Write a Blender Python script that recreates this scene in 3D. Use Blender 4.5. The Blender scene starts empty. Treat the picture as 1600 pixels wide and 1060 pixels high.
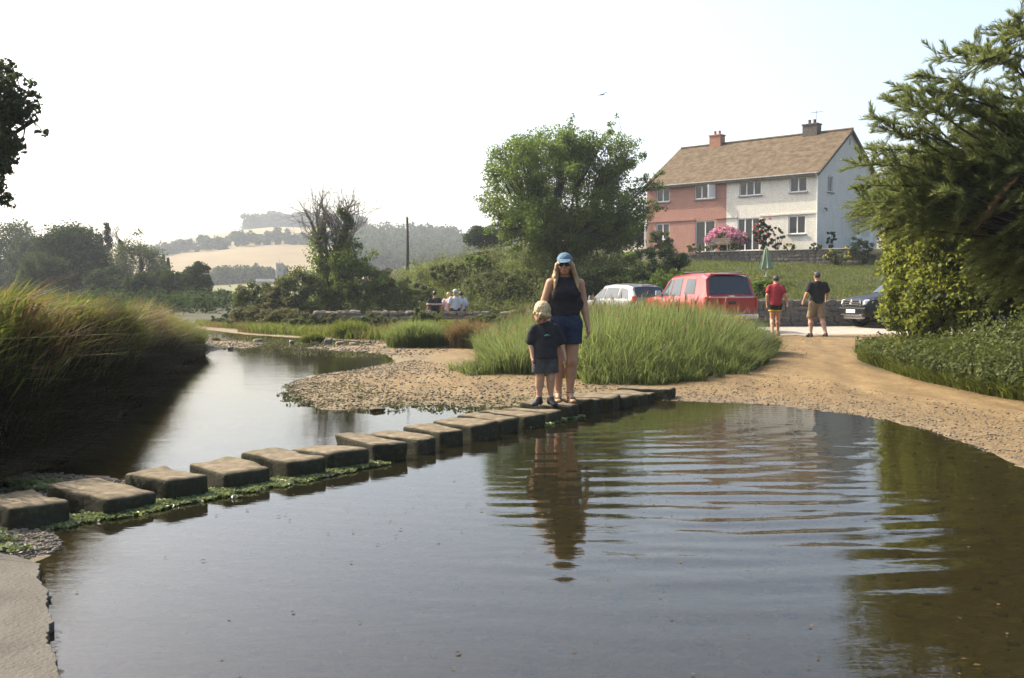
import bpy, bmesh, math, random
import numpy as np
from mathutils import Vector, Matrix, Euler

# ---------------------------------------------------------------- camera, sky, sun, exposure
sc = bpy.context.scene
COL = sc.collection
F, HC, HOR = 1556.0, 1.42, 456.0          # focal length in photo pixels, eye height over the water, horizon row
PITCH = math.atan((530 - HOR) / F)
cam_d = bpy.data.cameras.new("camera"); cam = bpy.data.objects.new("camera", cam_d); COL.objects.link(cam)
cam.location = (0, 0, HC); cam.rotation_euler = (math.pi / 2 - PITCH, 0, 0)
cam_d.sensor_width = 36; cam_d.lens = 36 * F / 1600; cam_d.clip_start = 0.05; cam_d.clip_end = 5000
sc.camera = cam

SUN_AZ = (-0.87, 0.493)                     # horizontal direction towards the sun
SUN_EL = math.radians(42)
w = bpy.data.worlds.new("World"); sc.world = w; w.use_nodes = True
nt = w.node_tree; bg = nt.nodes["Background"]
sky = nt.nodes.new("ShaderNodeTexSky"); sky.sky_type = 'NISHITA'; sky.sun_disc = False
sky.sun_elevation = SUN_EL; sky.sun_rotation = math.atan2(SUN_AZ[0], SUN_AZ[1])
sky.air_density = 1.0; sky.dust_density = 5.0; sky.ozone_density = 1.0; sky.altitude = 0
nt.links.new(sky.outputs[0], bg.inputs[0]); bg.inputs[1].default_value = 0.15
sun_d = bpy.data.lights.new("sun", 'SUN'); sun = bpy.data.objects.new("sun", sun_d); COL.objects.link(sun)
sun_d.energy = 3.6; sun_d.angle = math.radians(0.53); sun_d.color = (1.0, 0.90, 0.71)
sdir = Vector((SUN_AZ[0] * math.cos(SUN_EL), SUN_AZ[1] * math.cos(SUN_EL), math.sin(SUN_EL)))
sun.rotation_euler = sdir.to_track_quat('Z', 'Y').to_euler(); sun.location = (-30, 25, 40)
sc.view_settings.view_transform = 'Standard'; sc.view_settings.look = 'None'
sc.view_settings.exposure = 1.28; sc.view_settings.gamma = 1.0; sc.view_settings.use_curve_mapping = False
sc.render.engine = 'CYCLES'
sc.cycles.max_bounces = 8; sc.cycles.transparent_max_bounces = 12; sc.cycles.volume_bounces = 0
sc.cycles.caustics_reflective = False; sc.cycles.caustics_refractive = False
sc.cycles.use_denoising = True

RNG = np.random.default_rng(7)
random.seed(7)

# ---------------------------------------------------------------- helpers
def ray(px, py):
    u = (px - 800) / F; v = (530 - py) / F; c, s = math.cos(PITCH), math.sin(PITCH)
    return u, c + v * s, -s + v * c
def at(px, py, Y):
    u, y, z = ray(px, py); t = Y / y
    return Vector((u * t, Y, HC + z * t))
def onz(px, py, z=0.0):
    u, y, q = ray(px, py); t = (z - HC) / q
    return Vector((u * t, y * t, z))
def sstep(x):
    x = np.clip(x, 0, 1); return x * x * (3 - 2 * x)

def tag(o, label=None, cat=None, group=None, kind=None):
    if label: o["label"] = label
    if cat: o["category"] = cat
    if group: o["group"] = group
    if kind: o["kind"] = kind
    return o
def empty(name, loc, rotz=0.0, label=None, cat=None, group=None):
    o = bpy.data.objects.new(name, None); COL.objects.link(o); o.location = loc; o.rotation_euler = (0, 0, rotz)
    o.empty_display_size = 0.2
    return tag(o, label, cat, group)
def link(name, me, mats, parent=None):
    o = bpy.data.objects.new(name, me); COL.objects.link(o)
    for m in (mats if isinstance(mats, (list, tuple)) else [mats]):
        me.materials.append(m)
    if parent is not None: o.parent = parent
    return o
def np_mesh(name, verts, faces, smooth=False, attrs=None, mat_idx=None):
    """faces: (N,3) or (N,4) int array, or a list of such arrays"""
    me = bpy.data.meshes.new(name)
    verts = np.asarray(verts, dtype=np.float32)
    fl = faces if isinstance(faces, list) else [faces]
    fl = [np.asarray(f, dtype=np.int32) for f in fl if len(f)]
    loops = np.concatenate([f.ravel() for f in fl]); tot = np.concatenate([np.full(len(f), f.shape[1], np.int32) for f in fl])
    start = np.concatenate([[0], np.cumsum(tot)[:-1]]).astype(np.int32)
    me.vertices.add(len(verts)); me.vertices.foreach_set("co", verts.ravel())
    me.loops.add(len(loops)); me.loops.foreach_set("vertex_index", loops)
    me.polygons.add(len(tot)); me.polygons.foreach_set("loop_start", start); me.polygons.foreach_set("loop_total", tot)
    if smooth: me.polygons.foreach_set("use_smooth", np.ones(len(tot), bool))
    if mat_idx is not None: me.polygons.foreach_set("material_index", np.asarray(mat_idx, np.int32))
    me.update(calc_edges=True)
    for k, a in (attrs or {}).items():
        a = np.asarray(a, np.float32)
        if a.ndim == 1:
            at_ = me.attributes.new(k, 'FLOAT', 'POINT'); at_.data.foreach_set("value", a)
        else:
            at_ = me.attributes.new(k, 'FLOAT_COLOR', 'POINT'); at_.data.foreach_set("color", a.ravel())
    return me

class MB:
    """collects boxes, tubes, lathes ... into one mesh"""
    def __init__(s): s.v = []; s.f = []; s.m = []
    def add(s, vs, fs, mi=0):
        b = len(s.v); s.v += [tuple(v) for v in vs]; s.f += [tuple(i + b for i in f) for f in fs]; s.m += [mi] * len(fs); return s
    def box(s, c, d, rot=None, mi=0, taper=1.0):
        c = Vector(c); hx, hy, hz = d[0] / 2, d[1] / 2, d[2] / 2; vs = []
        for z, t in ((-hz, 1.0), (hz, taper)):
            for x, y in ((-hx, -hy), (hx, -hy), (hx, hy), (-hx, hy)):
                p = Vector((x * t, y * t, z)); p = rot @ p if rot is not None else p; vs.append(c + p)
        return s.add(vs, [(3, 2, 1, 0), (4, 5, 6, 7), (0, 1, 5, 4), (1, 2, 6, 5), (2, 3, 7, 6), (3, 0, 4, 7)], mi)
    def tube(s, pts, radii, n=6, mi=0, cap=True):
        pts = [Vector(p) for p in pts]
        if not hasattr(radii, '__len__'): radii = [radii] * len(pts)
        vs, fs = [], []; up = None
        for i, p in enumerate(pts):
            d = (pts[min(i + 1, len(pts) - 1)] - pts[max(i - 1, 0)]); d = d.normalized() if d.length > 1e-9 else Vector((0, 0, 1))
            if up is None: up = Vector((1, 0, 0)) if abs(d.x) < 0.9 else Vector((0, 1, 0))
            a = d.cross(up); a = a.normalized() if a.length > 1e-6 else d.orthogonal().normalized(); b = d.cross(a); up = -b if False else up
            for k in range(n):
                t = 2 * math.pi * k / n; vs.append(p + (a * math.cos(t) + b * math.sin(t)) * radii[i])
        for i in range(len(pts) - 1):
            for k in range(n):
                k2 = (k + 1) % n; fs.append((i * n + k, i * n + k2, (i + 1) * n + k2, (i + 1) * n + k))
        if cap:
            fs.append(tuple(range(n - 1, -1, -1))); fs.append(tuple((len(pts) - 1) * n + k for k in range(n)))
        return s.add(vs, fs, mi)
    def lathe(s, c, prof, n=16, axis='Z', mi=0):
        c = Vector(c); vs, fs = [], []
        for r, z in prof:
            for k in range(n):
                t = 2 * math.pi * k / n; p = (r * math.cos(t), r * math.sin(t), z)
                if axis == 'X': p = (p[2], p[0], p[1])
                if axis == 'Y': p = (p[0], p[2], p[1])
                vs.append(c + Vector(p))
        for i in range(len(prof) - 1):
            for k in range(n):
                k2 = (k + 1) % n; fs.append((i * n + k, i * n + k2, (i + 1) * n + k2, (i + 1) * n + k))
        return s.add(vs, fs, mi)
    def prism(s, poly, z0, z1, mi=0):
        n = len(poly); vs = [(x, y, z0) for x, y in poly] + [(x, y, z1) for x, y in poly]
        fs = [tuple(range(n - 1, -1, -1)), tuple(range(n, 2 * n))] + [(i, (i + 1) % n, n + (i + 1) % n, n + i) for i in range(n)]
        return s.add(vs, fs, mi)
    def mesh(s, name, smooth=False):
        me = bpy.data.meshes.new(name); me.from_pydata([tuple(v) for v in s.v], [], s.f); me.polygons.foreach_set("material_index", s.m)
        if smooth: me.polygons.foreach_set("use_smooth", [True] * len(s.f))
        me.update(); return me
    def build(s, name, mats, parent=None, smooth=False, bevel=0.0, segs=2):
        o = link(name, s.mesh(name, smooth), mats, parent)
        if bevel:
            b = o.modifiers.new("bevel", 'BEVEL'); b.width = bevel; b.segments = segs; b.limit_method = 'ANGLE'
        return o

def vnoise(p, seed=0):
    """smooth value noise of (N,3) points"""
    p = np.asarray(p, np.float64); i = np.floor(p).astype(np.int64); f = p - i; f = f * f * (3 - 2 * f)
    def hsh(x, y, z):
        h = (x * 374761393 + y * 668265263 + z * 1274126177 + seed * 974634) & 0x7fffffff
        h = ((h ^ (h >> 13)) * 1103515245) & 0x7fffffff
        h = ((h ^ (h >> 16)) * 69069 + 12345) & 0x7fffffff
        return (h ^ (h >> 15)) / float(0x7fffffff)
    r = 0
    for dx in (0, 1):
        for dy in (0, 1):
            for dz in (0, 1):
                wgt = (f[:, 0] if dx else 1 - f[:, 0]) * (f[:, 1] if dy else 1 - f[:, 1]) * (f[:, 2] if dz else 1 - f[:, 2])
                r = r + wgt * hsh(i[:, 0] + dx, i[:, 1] + dy, i[:, 2] + dz)
    return r
def n2(x, y, s, seed=0):
    return vnoise(np.stack([np.ravel(x) * s, np.ravel(y) * s, np.zeros(np.size(x)) + seed * 7.3], 1), seed).reshape(np.shape(x))
def fbm(x, y, s, seed=0, o=3):
    r = 0; a = 0.5
    for k in range(o): r = r + a * n2(x, y, s * 2 ** k, seed + k); a *= 0.5
    return r / (1 - 0.5 ** o)

# ---------------------------------------------------------------- materials
class NT:
    def __init__(s, name):
        s.m = bpy.data.materials.new(name); s.m.use_nodes = True; s.t = s.m.node_tree; s.t.nodes.clear()
        s.out = s.n("ShaderNodeOutputMaterial")
    def n(s, kind, **kw):
        x = s.t.nodes.new(kind)
        for k, v in kw.items(): setattr(x, k, v)
        return x
    def l(s, a, b): s.t.links.new(a, b)
    def mix(s, fac, a, b, mode='MIX'):
        x = s.n("ShaderNodeMix", data_type='RGBA', blend_type=mode)
        for sock, v in ((x.inputs[0], fac), (x.inputs[6], a), (x.inputs[7], b)):
            if hasattr(v, 'is_output'): s.l(v, sock)
            elif isinstance(v, (int, float)): sock.default_value = v
            else: sock.default_value = (*v, 1) if len(v) == 3 else v
        return x.outputs[2]
    def math(s, op, a, b=None):
        x = s.n("ShaderNodeMath", operation=op)
        for sock, v in ((x.inputs[0], a), (x.inputs[1], b)):
            if v is None: continue
            if hasattr(v, 'is_output'): s.l(v, sock)
            else: sock.default_value = v
        return x.outputs[0]
    def noise(s, scale, detail=3, co=None, rough=0.55, dist=0.0):
        x = s.n("ShaderNodeTexNoise"); x.inputs["Scale"].default_value = scale; x.inputs["Detail"].default_value = detail
        x.inputs["Roughness"].default_value = rough; x.inputs["Distortion"].default_value = dist
        if co is not None: s.l(co, x.inputs["Vector"])
        return x.outputs[0]
    def ramp(s, fac, stops):
        x = s.n("ShaderNodeValToRGB"); s.l(fac, x.inputs[0]); e = x.color_ramp.elements
        while len(e) < len(stops): e.new(0.5)
        for el, (p, c) in zip(e, stops): el.position = p; el.color = (*c, 1) if len(c) == 3 else c
        return x.outputs[0]
    def co(s, kind="Object"): return s.n("ShaderNodeTexCoord").outputs[kind]
    def bump(s, h, strength, dist=0.02):
        x = s.n("ShaderNodeBump"); x.inputs["Strength"].default_value = strength; x.inputs["Distance"].default_value = dist
        s.l(h, x.inputs["Height"]); return x.outputs[0]
    def pbsdf(s, color, rough=0.6, spec=0.5, metal=0.0, normal=None, **kw):
        x = s.n("ShaderNodeBsdfPrincipled")
        if hasattr(color, 'is_output'): s.l(color, x.inputs["Base Color"])
        else: x.inputs["Base Color"].default_value = (*color, 1)
        if hasattr(rough, 'is_output'): s.l(rough, x.inputs["Roughness"])
        else: x.inputs["Roughness"].default_value = rough
        x.inputs["Specular IOR Level"].default_value = spec; x.inputs["Metallic"].default_value = metal
        for k, v in kw.items(): x.inputs[k].default_value = v
        if normal is not None: s.l(normal, x.inputs["Normal"])
        return x.outputs[0]
    def done(s, sh): s.l(sh, s.out.inputs[0]); return s.m

def wallmat(name, c1, c2):
    t = NT(name); co = t.co(); mp = t.n('ShaderNodeMapping'); mp.inputs['Scale'].default_value = (1.2, 1.2, .5); t.l(co, mp.inputs['Vector'])
    base = t.ramp(t.noise(10, 7, co, .75), [(.34, c1), (.66, c2)]); strk = t.ramp(t.noise(2.0, 6, mp.outputs[0], .7), [(.36, (.66, .64, .60)), (.56, (1, 1, 1))]); grain = t.ramp(t.noise(16, 2, co), [(.35, (.72, .72, .70)), (.6, (1.08, 1.08, 1.08))])
    col = t.mix(.28, base, strk, 'MULTIPLY'); col = t.mix(.8, col, grain, 'MULTIPLY')
    return t.done(t.pbsdf(col, .95, .1, normal=t.bump(t.noise(18, 5, co), .9, .04)))
def pmat(name, c1, c2=None, scale=6.0, rough=0.7, spec=0.4, metal=0.0, bump=0.0, bscale=None, bdist=0.01, detail=4, lo=0.35, hi=0.65, **kw):
    t = NT(name); co = t.co()
    if c2 is None: c2 = tuple(c * 0.8 for c in c1)
    col = t.ramp(t.noise(scale, detail, co), [(lo, c1), (hi, c2)])
    nrm = t.bump(t.noise(bscale or scale * 4, 4, co), bump, bdist) if bump else None
    return t.done(t.pbsdf(col, rough, spec, metal, nrm, **kw))
def leafmat(name, dark, mid, light, transl=0.35, rough=0.6, spec=0.18, tcol=None):
    dark, mid, light = (tuple(x * k for x in q) for q, k in ((dark, .62), (mid, .74), (light, .9)))
    t = NT(name); a = t.n("ShaderNodeAttribute", attribute_name="tint")
    col = t.ramp(a.outputs["Fac"], [(0.0, dark), (0.5, mid), (1.0, light)])
    p = t.pbsdf(col, rough, spec)
    tr = t.n("ShaderNodeBsdfTranslucent"); t.l(t.mix(0.55, col, tcol or tuple(min(1, c * 1.9) for c in light)), tr.inputs[0])
    mx = t.n("ShaderNodeMixShader"); mx.inputs[0].default_value = transl; t.l(p, mx.inputs[1]); t.l(tr.outputs[0], mx.inputs[2])
    return t.done(mx.outputs[0])

M = {}
M['leaf_hawthorn'] = leafmat("leaf_hawthorn", (.015, .034, .006), (.056, .100, .017), (.145, .200, .038), .52, .6, .15)
M['leaf_dark'] = leafmat("leaf_dark", (.008, .018, .007), (.020, .038, .013), (.045, .072, .022), .3, .7, .1)
M['leaf_far'] = leafmat("leaf_far", (.012, .024, .009), (.026, .045, .016), (.055, .082, .026), .3, .8, .06)
M['leaf_pale'] = leafmat("leaf_pale", (.040, .056, .026), (.075, .098, .042), (.120, .145, .060), .3)
M['leaf_hedge'] = leafmat("leaf_hedge", (.022, .034, .007), (.085, .108, .018), (.210, .230, .034), .5, .6, .2)
M['leaf_bush'] = leafmat("leaf_bush", (.030, .042, .012), (.070, .092, .026), (.130, .150, .045), .35)
M['leaf_olive'] = leafmat("leaf_olive", (.035, .040, .014), (.075, .080, .028), (.125, .120, .045), .35)
M['leaf_oak'] = leafmat("leaf_oak", (.014, .024, .009), (.030, .050, .015), (.070, .100, .030), .3)
M['tamarisk'] = leafmat("tamarisk", (.028, .044, .012), (.080, .108, .030), (.165, .190, .060), .52, .7, .2)
M['grass'] = leafmat("grass", (.062, .050, .016), (.066, .084, .014), (.150, .178, .034), .42, .6, .2)
M['grass_dry'] = leafmat("grass_dry", (.050, .060, .016), (.105, .072, .030), (.190, .130, .058), .40, .5, .3)
M['reed'] = leafmat("reed", (.110, .085, .034), (.082, .118, .026), (.200, .245, .075), .42, .55, .25)
M['flower_pink'] = leafmat("flower_pink", (.35, .06, .14), (.62, .16, .28), (.80, .38, .48), .3)
M['flower_red'] = leafmat("flower_red", (.45, .02, .03), (.62, .05, .04), (.75, .15, .08), .3)
M['flower_yellow'] = leafmat("flower_yellow", (.50, .30, .02), (.70, .48, .04), (.80, .62, .10), .3)
M['algae'] = leafmat("algae", (.030, .045, .010), (.085, .120, .022), (.26, .31, .13), .3, .4, .4)
M['water_weed'] = leafmat("water_weed", (.030, .028, .010), (.075, .075, .022), (.140, .150, .045), .2, .6, .2)
M['grass_shaded'] = leafmat("grass_shaded", (.016, .014, .007), (.036, .034, .014), (.075, .066, .026), .2, .8, .1)  # old grass with the shade of the bank face painted into its colour
M['bark'] = pmat("bark", (.035, .028, .020), (.075, .060, .045), 8, .9, .2, bump=.6, bscale=30)
M['bark_pale'] = pmat("bark_pale", (.14, .12, .095), (.24, .21, .17), 6, .9, .2, bump=.4, bscale=30)
M['wood_weathered'] = pmat("wood_weathered", (.22, .18, .13), (.34, .28, .21), 8, .85, .2, bump=.3)
M['tar_pole'] = pmat("tar_pole", (.055, .045, .035), (.10, .085, .07), 4, .9, .2)
# ---------------------------------------------------------------- the lie of the land
def W(*pts): return [tuple(onz(*p)[:2]) if len(p) == 2 and p[1] > 400 else tuple(p[:2]) for p in pts]
WATER = [(4.4, -6), (4.25, 3), (4.15, 6)] + W((1600, 735), (1500, 690), (1400, 660), (1300, 645), (1200, 633), (1100, 628), (1050, 627),
         (985, 622), (935, 628), (870, 632), (800, 636), (745, 637), (680, 634), (620, 634), (560, 642), (505, 641), (462, 628), (445, 603), (478, 588), (560, 578),
         (618, 566), (600, 554), (535, 549), (470, 544), (560, 539), (610, 536), (530, 532), (450, 527), (385, 523)) + \
        [(-12.0, 38), (-20, 45.5), (-40, 58), (-80, 66), (-80, 60), (-40, 52), (-19, 42), (-12.6, 35.4), (-11.4, 34.3)] + W((328, 523), (345, 531), (420, 536), (400, 543), (330, 547), (290, 557), (215, 585), (188, 628), (140, 660), (60, 715), (20, 733), (60, 742), (120, 741), (190, 744), (225, 755),
         (130, 778), (60, 800), (72, 820), (100, 850), (66, 880), (76, 940), (76, 1000), (95, 1060)) + [(-1.35, 2.4), (-1.1, 0), (-1.1, -6)]
def poly_sd(P, x, y):
    """distance to the outline, negative inside"""
    x = np.asarray(x, float); y = np.asarray(y, float); d2 = np.full(x.shape, 1e18); ins = np.zeros(x.shape, bool); n = len(P)
    for i in range(n):
        ax, ay = P[i]; bx, by = P[(i + 1) % n]; ex, ey = bx - ax, by - ay
        t = np.clip(((x - ax) * ex + (y - ay) * ey) / (ex * ex + ey * ey + 1e-12), 0, 1)
        d2 = np.minimum(d2, (x - ax - t * ex) ** 2 + (y - ay - t * ey) ** 2)
        if ay != by:
            c = ((ay > y) != (by > y)) & (x < ex * (y - ay) / (by - ay) + ax); ins ^= c
    d = np.sqrt(d2); return np.where(ins, -d, d)
BANK = [(-4.6, 2), (-4.25, 7.8), (-4.6, 9.6), (-5.25, 12.8), (-6.35, 17), (-7.2, 22), (-7.75, 24.7), (-8.8, 26.5), (-11.6, 31.5), (-13.5, 34.6), (-20, 41.2), (-40, 51.3), (-120, 62), (-120, -12), (-7, -12)]
GARDEN = [(6.9, 34.75), (40, 33.4), (90, 50), (90, 175), (-30, 175), (-16, 75), (-10, 47), (-4, 43), (0.5, 40.5), (4.5, 37.0), (6.3, 36.0)]
RETAIN = ((6.9, 34.75), (16.5, 34.35))
TERR = [(11.0, 62.3), (19.6, 56.6), (32, 55), (90, 70), (90, 175), (0, 175), (4, 86), (9, 70)]
REED_POLY = [(-.55, 18.0), (-.1, 16.3), (.9, 15.3), (1.95, 15.2), (3.0, 16.0), (3.9, 17.6), (5.3, 20.8), (5.5, 24), (3.6, 27), (0, 27.5), (-1.0, 23.5)]
HEDGE_POLY = [(6.78, 17.9), (6.70, 16.7), (7.25, 15.9), (9.6, 14.7), (13, 13.6), (13, 25), (9.7, 24)]

def hill_z(x, y):
    pz = np.interp(y, [180, 260, 330, 400, 480, 600, 760, 900, 1200], [.6, 1.6, 5.0, 12.5, 23.0, 36.5, 51.0, 50.0, 20.0])
    fx = np.interp(x * 760 / np.maximum(y, 200), [-700, -420, -268, -215, -181, -120, -25, 100, 400], [.25, .45, .76, .93, 1.0, .97, .87, .95, 1.0])
    return pz * fx
def land(x, y):
    x = np.asarray(x, float); y = np.asarray(y, float); shp = x.shape; x = x.ravel(); y = y.ravel()
    sd = poly_sd(WATER, x, y)
    zin = -np.minimum(.30, .012 + .16 * np.maximum(-sd, 0) ** .8)
    ds = np.maximum(sd, 0)
    zout = .028 * (1 - np.exp(-ds / .35)) + np.minimum(.013 * ds, .30)
    z = np.where(sd < 0, zin, zout)
    up = (y > 11.5) & (x < 1.6) & (y < 40)
    rough = (fbm(x, y, 3.0, 3) - .5) * .035 + (fbm(x, y, 11.0, 5) - .5) * .016
    z = z + rough * np.where(sd < 0, 1.0, np.clip(1 - ds / 6, .35, 1))
    z = np.where(up & (sd < 0), np.maximum(z, -.10 + (fbm(x, y, 2.2, 9) - .5) * .08), z)
    # tyre ruts up the track
    u_ = (y - 13.0) / 15.0; cx = np.interp(y, [12.6, 16, 20, 25, 31], [3.9, 4.75, 5.75, 6.9, 8.2]); ro_ = np.abs(np.abs(x - cx + (fbm(y, y * 0, .35, 15) - .5) * .5) - .72)
    rut = np.exp(-(ro_ / .16) ** 2) * .022 - np.exp(-((ro_ - .30) / .14) ** 2) * .010
    z = np.where((sd > .1) & (y > 12.4) & (y < 31) & (x > 1), z - rut * sstep((y - 12.4) / 1.5) * (.5 + fbm(x, y, .8, 16)), z)
    # left bank
    bd = -poly_sd(BANK, x, y) + .42
    hb = np.interp(y, [0, 8, 12, 17, 22, 25, 30, 60], [.98, 1.05, .95, .74, .48, .22, .3, .5])
    bm = sstep((bd + (fbm(x, y, .8, 12) - .5) * .4 + (fbm(x, y, 3.5, 14) - .5) * .22) / (.42 + .4 * np.clip((y - 12) / 12, 0, 1)))
    zb = hb + np.minimum(np.maximum(bd - .6, 0) * .055, .33) + sstep((-46 - x) / 25) * 4.6 * sstep((y - 65) / 25) + (fbm(x, y, .9, 11) - .5) * .26 + (fbm(x, y, 4.0, 13) - .5) * .10
    z = np.where(bd > 0, z * (1 - bm) + zb * bm, z)
    # garden slope behind the walls
    gd = -poly_sd(GARDEN, x, y)
    zg = 1.10 + .083 * np.minimum(np.maximum(y - 34.5, 0), 40) + .45 * sstep((6 - x) / 4) - 1.5 * sstep((1 - x) / 10)
    gw = np.interp(x, [-10, -2, 3, 6.2, 6.9], [9, 6.5, 2.6, 1.2, .22])
    gm = sstep(gd / gw)
    z = np.where(gd > 0, z * (1 - gm) + zg * gm, z)
    td = -poly_sd(TERR, x, y); tm = sstep(td / np.where(x > 10.2, .4, 4.0))
    z = np.where(td > 0, z * (1 - tm) + (3.80 + .05 * np.minimum(td, 5)) * tm, z)
    # low rise under the hedge on the right
    hd = -poly_sd(HEDGE_POLY, x, y); z = z + .25 * sstep(hd / 1.2) * (hd > 0)
    far = sstep((y - 110) / 70)
    z = z * (1 - far) + hill_z(x, np.maximum(y, 180)) * far
    return z.reshape(shp)
def land1(x, y): return float(land(np.array([x]), np.array([y]))[0])

def axis(*segs):
    out = [segs[0][0]]
    for a, b, st in segs:
        n = max(1, int(round((b - a) / st))); out += list(np.linspace(a, b, n + 1)[1:])
    return np.array(out)
def geo(a, b, s0, k):
    out = [a]; s = s0
    while out[-1] < b: out.append(out[-1] + s); s *= k
    return out
gx = np.array(sorted(set([-v for v in geo(16, 420, .5, 1.16)] + list(axis((-16, -9, .25), (-9, 9, .1), (9, 20, .2))) + geo(20, 420, .4, 1.16))))
gy = np.concatenate([axis((-8, 1.5, .5), (1.5, 15, .09), (15, 36, .14), (36, 66, .3)), np.array(geo(66, 180, .5, 1.15)[1:])]); gy[-1] = 180
X, Y = np.meshgrid(gx, gy); Z = land(X, Y)
def grid_faces(nx, ny):
    i = np.arange(nx * ny).reshape(ny, nx); return np.stack([i[:-1, :-1], i[:-1, 1:], i[1:, 1:], i[1:, :-1]], -1).reshape(-1, 4)
SD = poly_sd(WATER, X, Y)
bankd = -poly_sd(BANK, X, Y) + .95; gard = -poly_sd(GARDEN, X, Y); reed = -poly_sd(REED_POLY, X, Y); hedg = -poly_sd(HEDGE_POLY, X, Y)
gmask = np.maximum.reduce([sstep((bankd + .05) / .5), sstep((gard + .3) / .8), sstep((reed + .1) / .5), sstep((hedg + .8) / .6)])
# vegetated strip between the far gravel shore and the dry stone wall
strip = sstep((Y - (27.2 + .35 * np.maximum(-3 - X, 0))) / 1.5) * sstep((2.2 - X) / 1.5) * sstep((SD - .5) / .8)
gmask = np.maximum(gmask, strip); gmask = np.maximum(gmask, sstep((Y - 66) / 20) * (SD > .3))
gmask = np.clip(gmask + (fbm(X, Y, 1.3, 21) - .5) * .5 * (gmask > .02) * (gmask < .98), 0, 1)
road = sstep((Y - (28.6 - .12 * (X - 5))) / .9) * sstep((34.9 - Y) / .3) * sstep((X - 2.5) / 1.5)
wet = np.where(SD < 0, 1.0, np.exp(-np.maximum(SD, 0) / .22)); wet = np.clip(np.maximum(wet, .62 * np.exp(-np.maximum(SD, 0) / .9)) + (fbm(X, Y, 2.5, 31) - .5) * .5 * np.exp(-np.maximum(SD, 0) / 1.2), 0, 1)
barm = ((Y > 11.8) & (X < 1.8) & (Y < 22)).astype(float) * np.exp(-np.maximum(SD, 0) / 1.6)
zone = np.stack([gmask, road, wet, barm], -1).reshape(-1, 4)

t = NT("ground"); co = t.co()
za = t.n("ShaderNodeAttribute", attribute_name="zone"); sep = t.n("ShaderNodeSeparateColor"); t.l(za.outputs["Color"], sep.inputs[0])
mpt = t.n('ShaderNodeMapping'); mpt.inputs['Scale'].default_value = (1.5, .45, 1); mpt.inputs['Rotation'].default_value = (0, 0, .3); t.l(co, mpt.inputs['Vector'])
sand = t.ramp(t.noise(1.5, 8, mpt.outputs[0], .68, .6), [(.3, (.100, .062, .023)), (.5, (.158, .103, .041)), (.72, (.225, .158, .074))])
spk = t.n("ShaderNodeTexVoronoi"); spk.inputs["Scale"].default_value = 26; t.l(co, spk.inputs["Vector"])
sand = t.mix(.5, sand, t.ramp(spk.outputs["Color"], [(.2, (.55, .52, .48)), (.6, (1, 1, 1)), (.95, (1.35, 1.3, 1.2))]), 'MULTIPLY')
peb = t.n("ShaderNodeTexVoronoi"); peb.inputs["Scale"].default_value = 15; t.l(co, peb.inputs["Vector"])
pebc = t.ramp(peb.outputs["Color"], [(.1, (.09, .068, .040)), (.45, (.14, .105, .060)), (.75, (.19, .15, .09)), (.97, (.30, .26, .19))])
sand = t.mix(t.math('MULTIPLY', sep.outputs[2], .9), sand, t.mix(.42, pebc, (.07, .048, .020)))
weed = t.math('MULTIPLY', za.outputs["Alpha"], t.ramp(t.noise(5, 4, co), [(.48, (0, 0, 0)), (.62, (1, 1, 1))]))
sand = t.mix(t.math('MULTIPLY', weed, .55), sand, (.13, .115, .035))
soil = t.ramp(t.noise(2.2, 5, co), [(.3, (.022, .020, .010)), (.55, (.038, .040, .014)), (.75, (.070, .066, .025))])
conc = t.ramp(t.noise(4, 5, co), [(.3, (.26, .225, .18)), (.7, (.35, .315, .26))])
col = t.mix(sep.outputs[1], sand, conc); col = t.mix(sep.outputs[0], col, soil)
rgh = t.math('SUBTRACT', .95, t.math('MULTIPLY', sep.outputs[2], .35))
hgt = t.math('ADD', t.math('MULTIPLY', t.noise(9, 5, co), 1.0), t.math('MULTIPLY', spk.outputs["Distance"], .35))
M['ground'] = t.done(t.pbsdf(col, rgh, .35, normal=t.bump(hgt, .55, .03)))
g = link("ground", np_mesh("ground", np.stack([X, Y, Z], -1).reshape(-1, 3), grid_faces(len(gx), len(gy)), True, {"zone": zone}), M['ground'])
tag(g, kind="structure")

# far hills
hx = axis((-700, -330, 25), (-330, 60, 8), (60, 700, 40)); hy = np.array([v for v in geo(180, 1290, 8, 1.035) if v < 1296])
HX, HY = np.meshgrid(hx, hy); HZ = hill_z(HX, HY) + (fbm(HX, HY, .02, 41) - .5) * 3 * sstep((HY - 185) / 60); HZ[0] = hill_z(HX[0], HY[0])
t = NT("hill_field"); co = t.co()
fld = t.ramp(t.noise(.02, 5, co), [(.35, (.165, .122, .066)), (.6, (.215, .168, .095))])
low = t.n("ShaderNodeSeparateXYZ"); t.l(co, low.inputs[0])
gr = t.n("ShaderNodeMapRange"); t.l(low.outputs[1], gr.inputs[0]); gr.inputs[1].default_value = 250; gr.inputs[2].default_value = 330
fld = t.mix(gr.outputs[0], (.11, .13, .05), fld)
M['hill'] = t.done(t.pbsdf(fld, .95, .1))
tag(link("hill", np_mesh("hill", np.stack([HX, HY, HZ], -1).reshape(-1, 3), grid_faces(len(hx), len(hy)), True), M['hill']), kind="structure")

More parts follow.
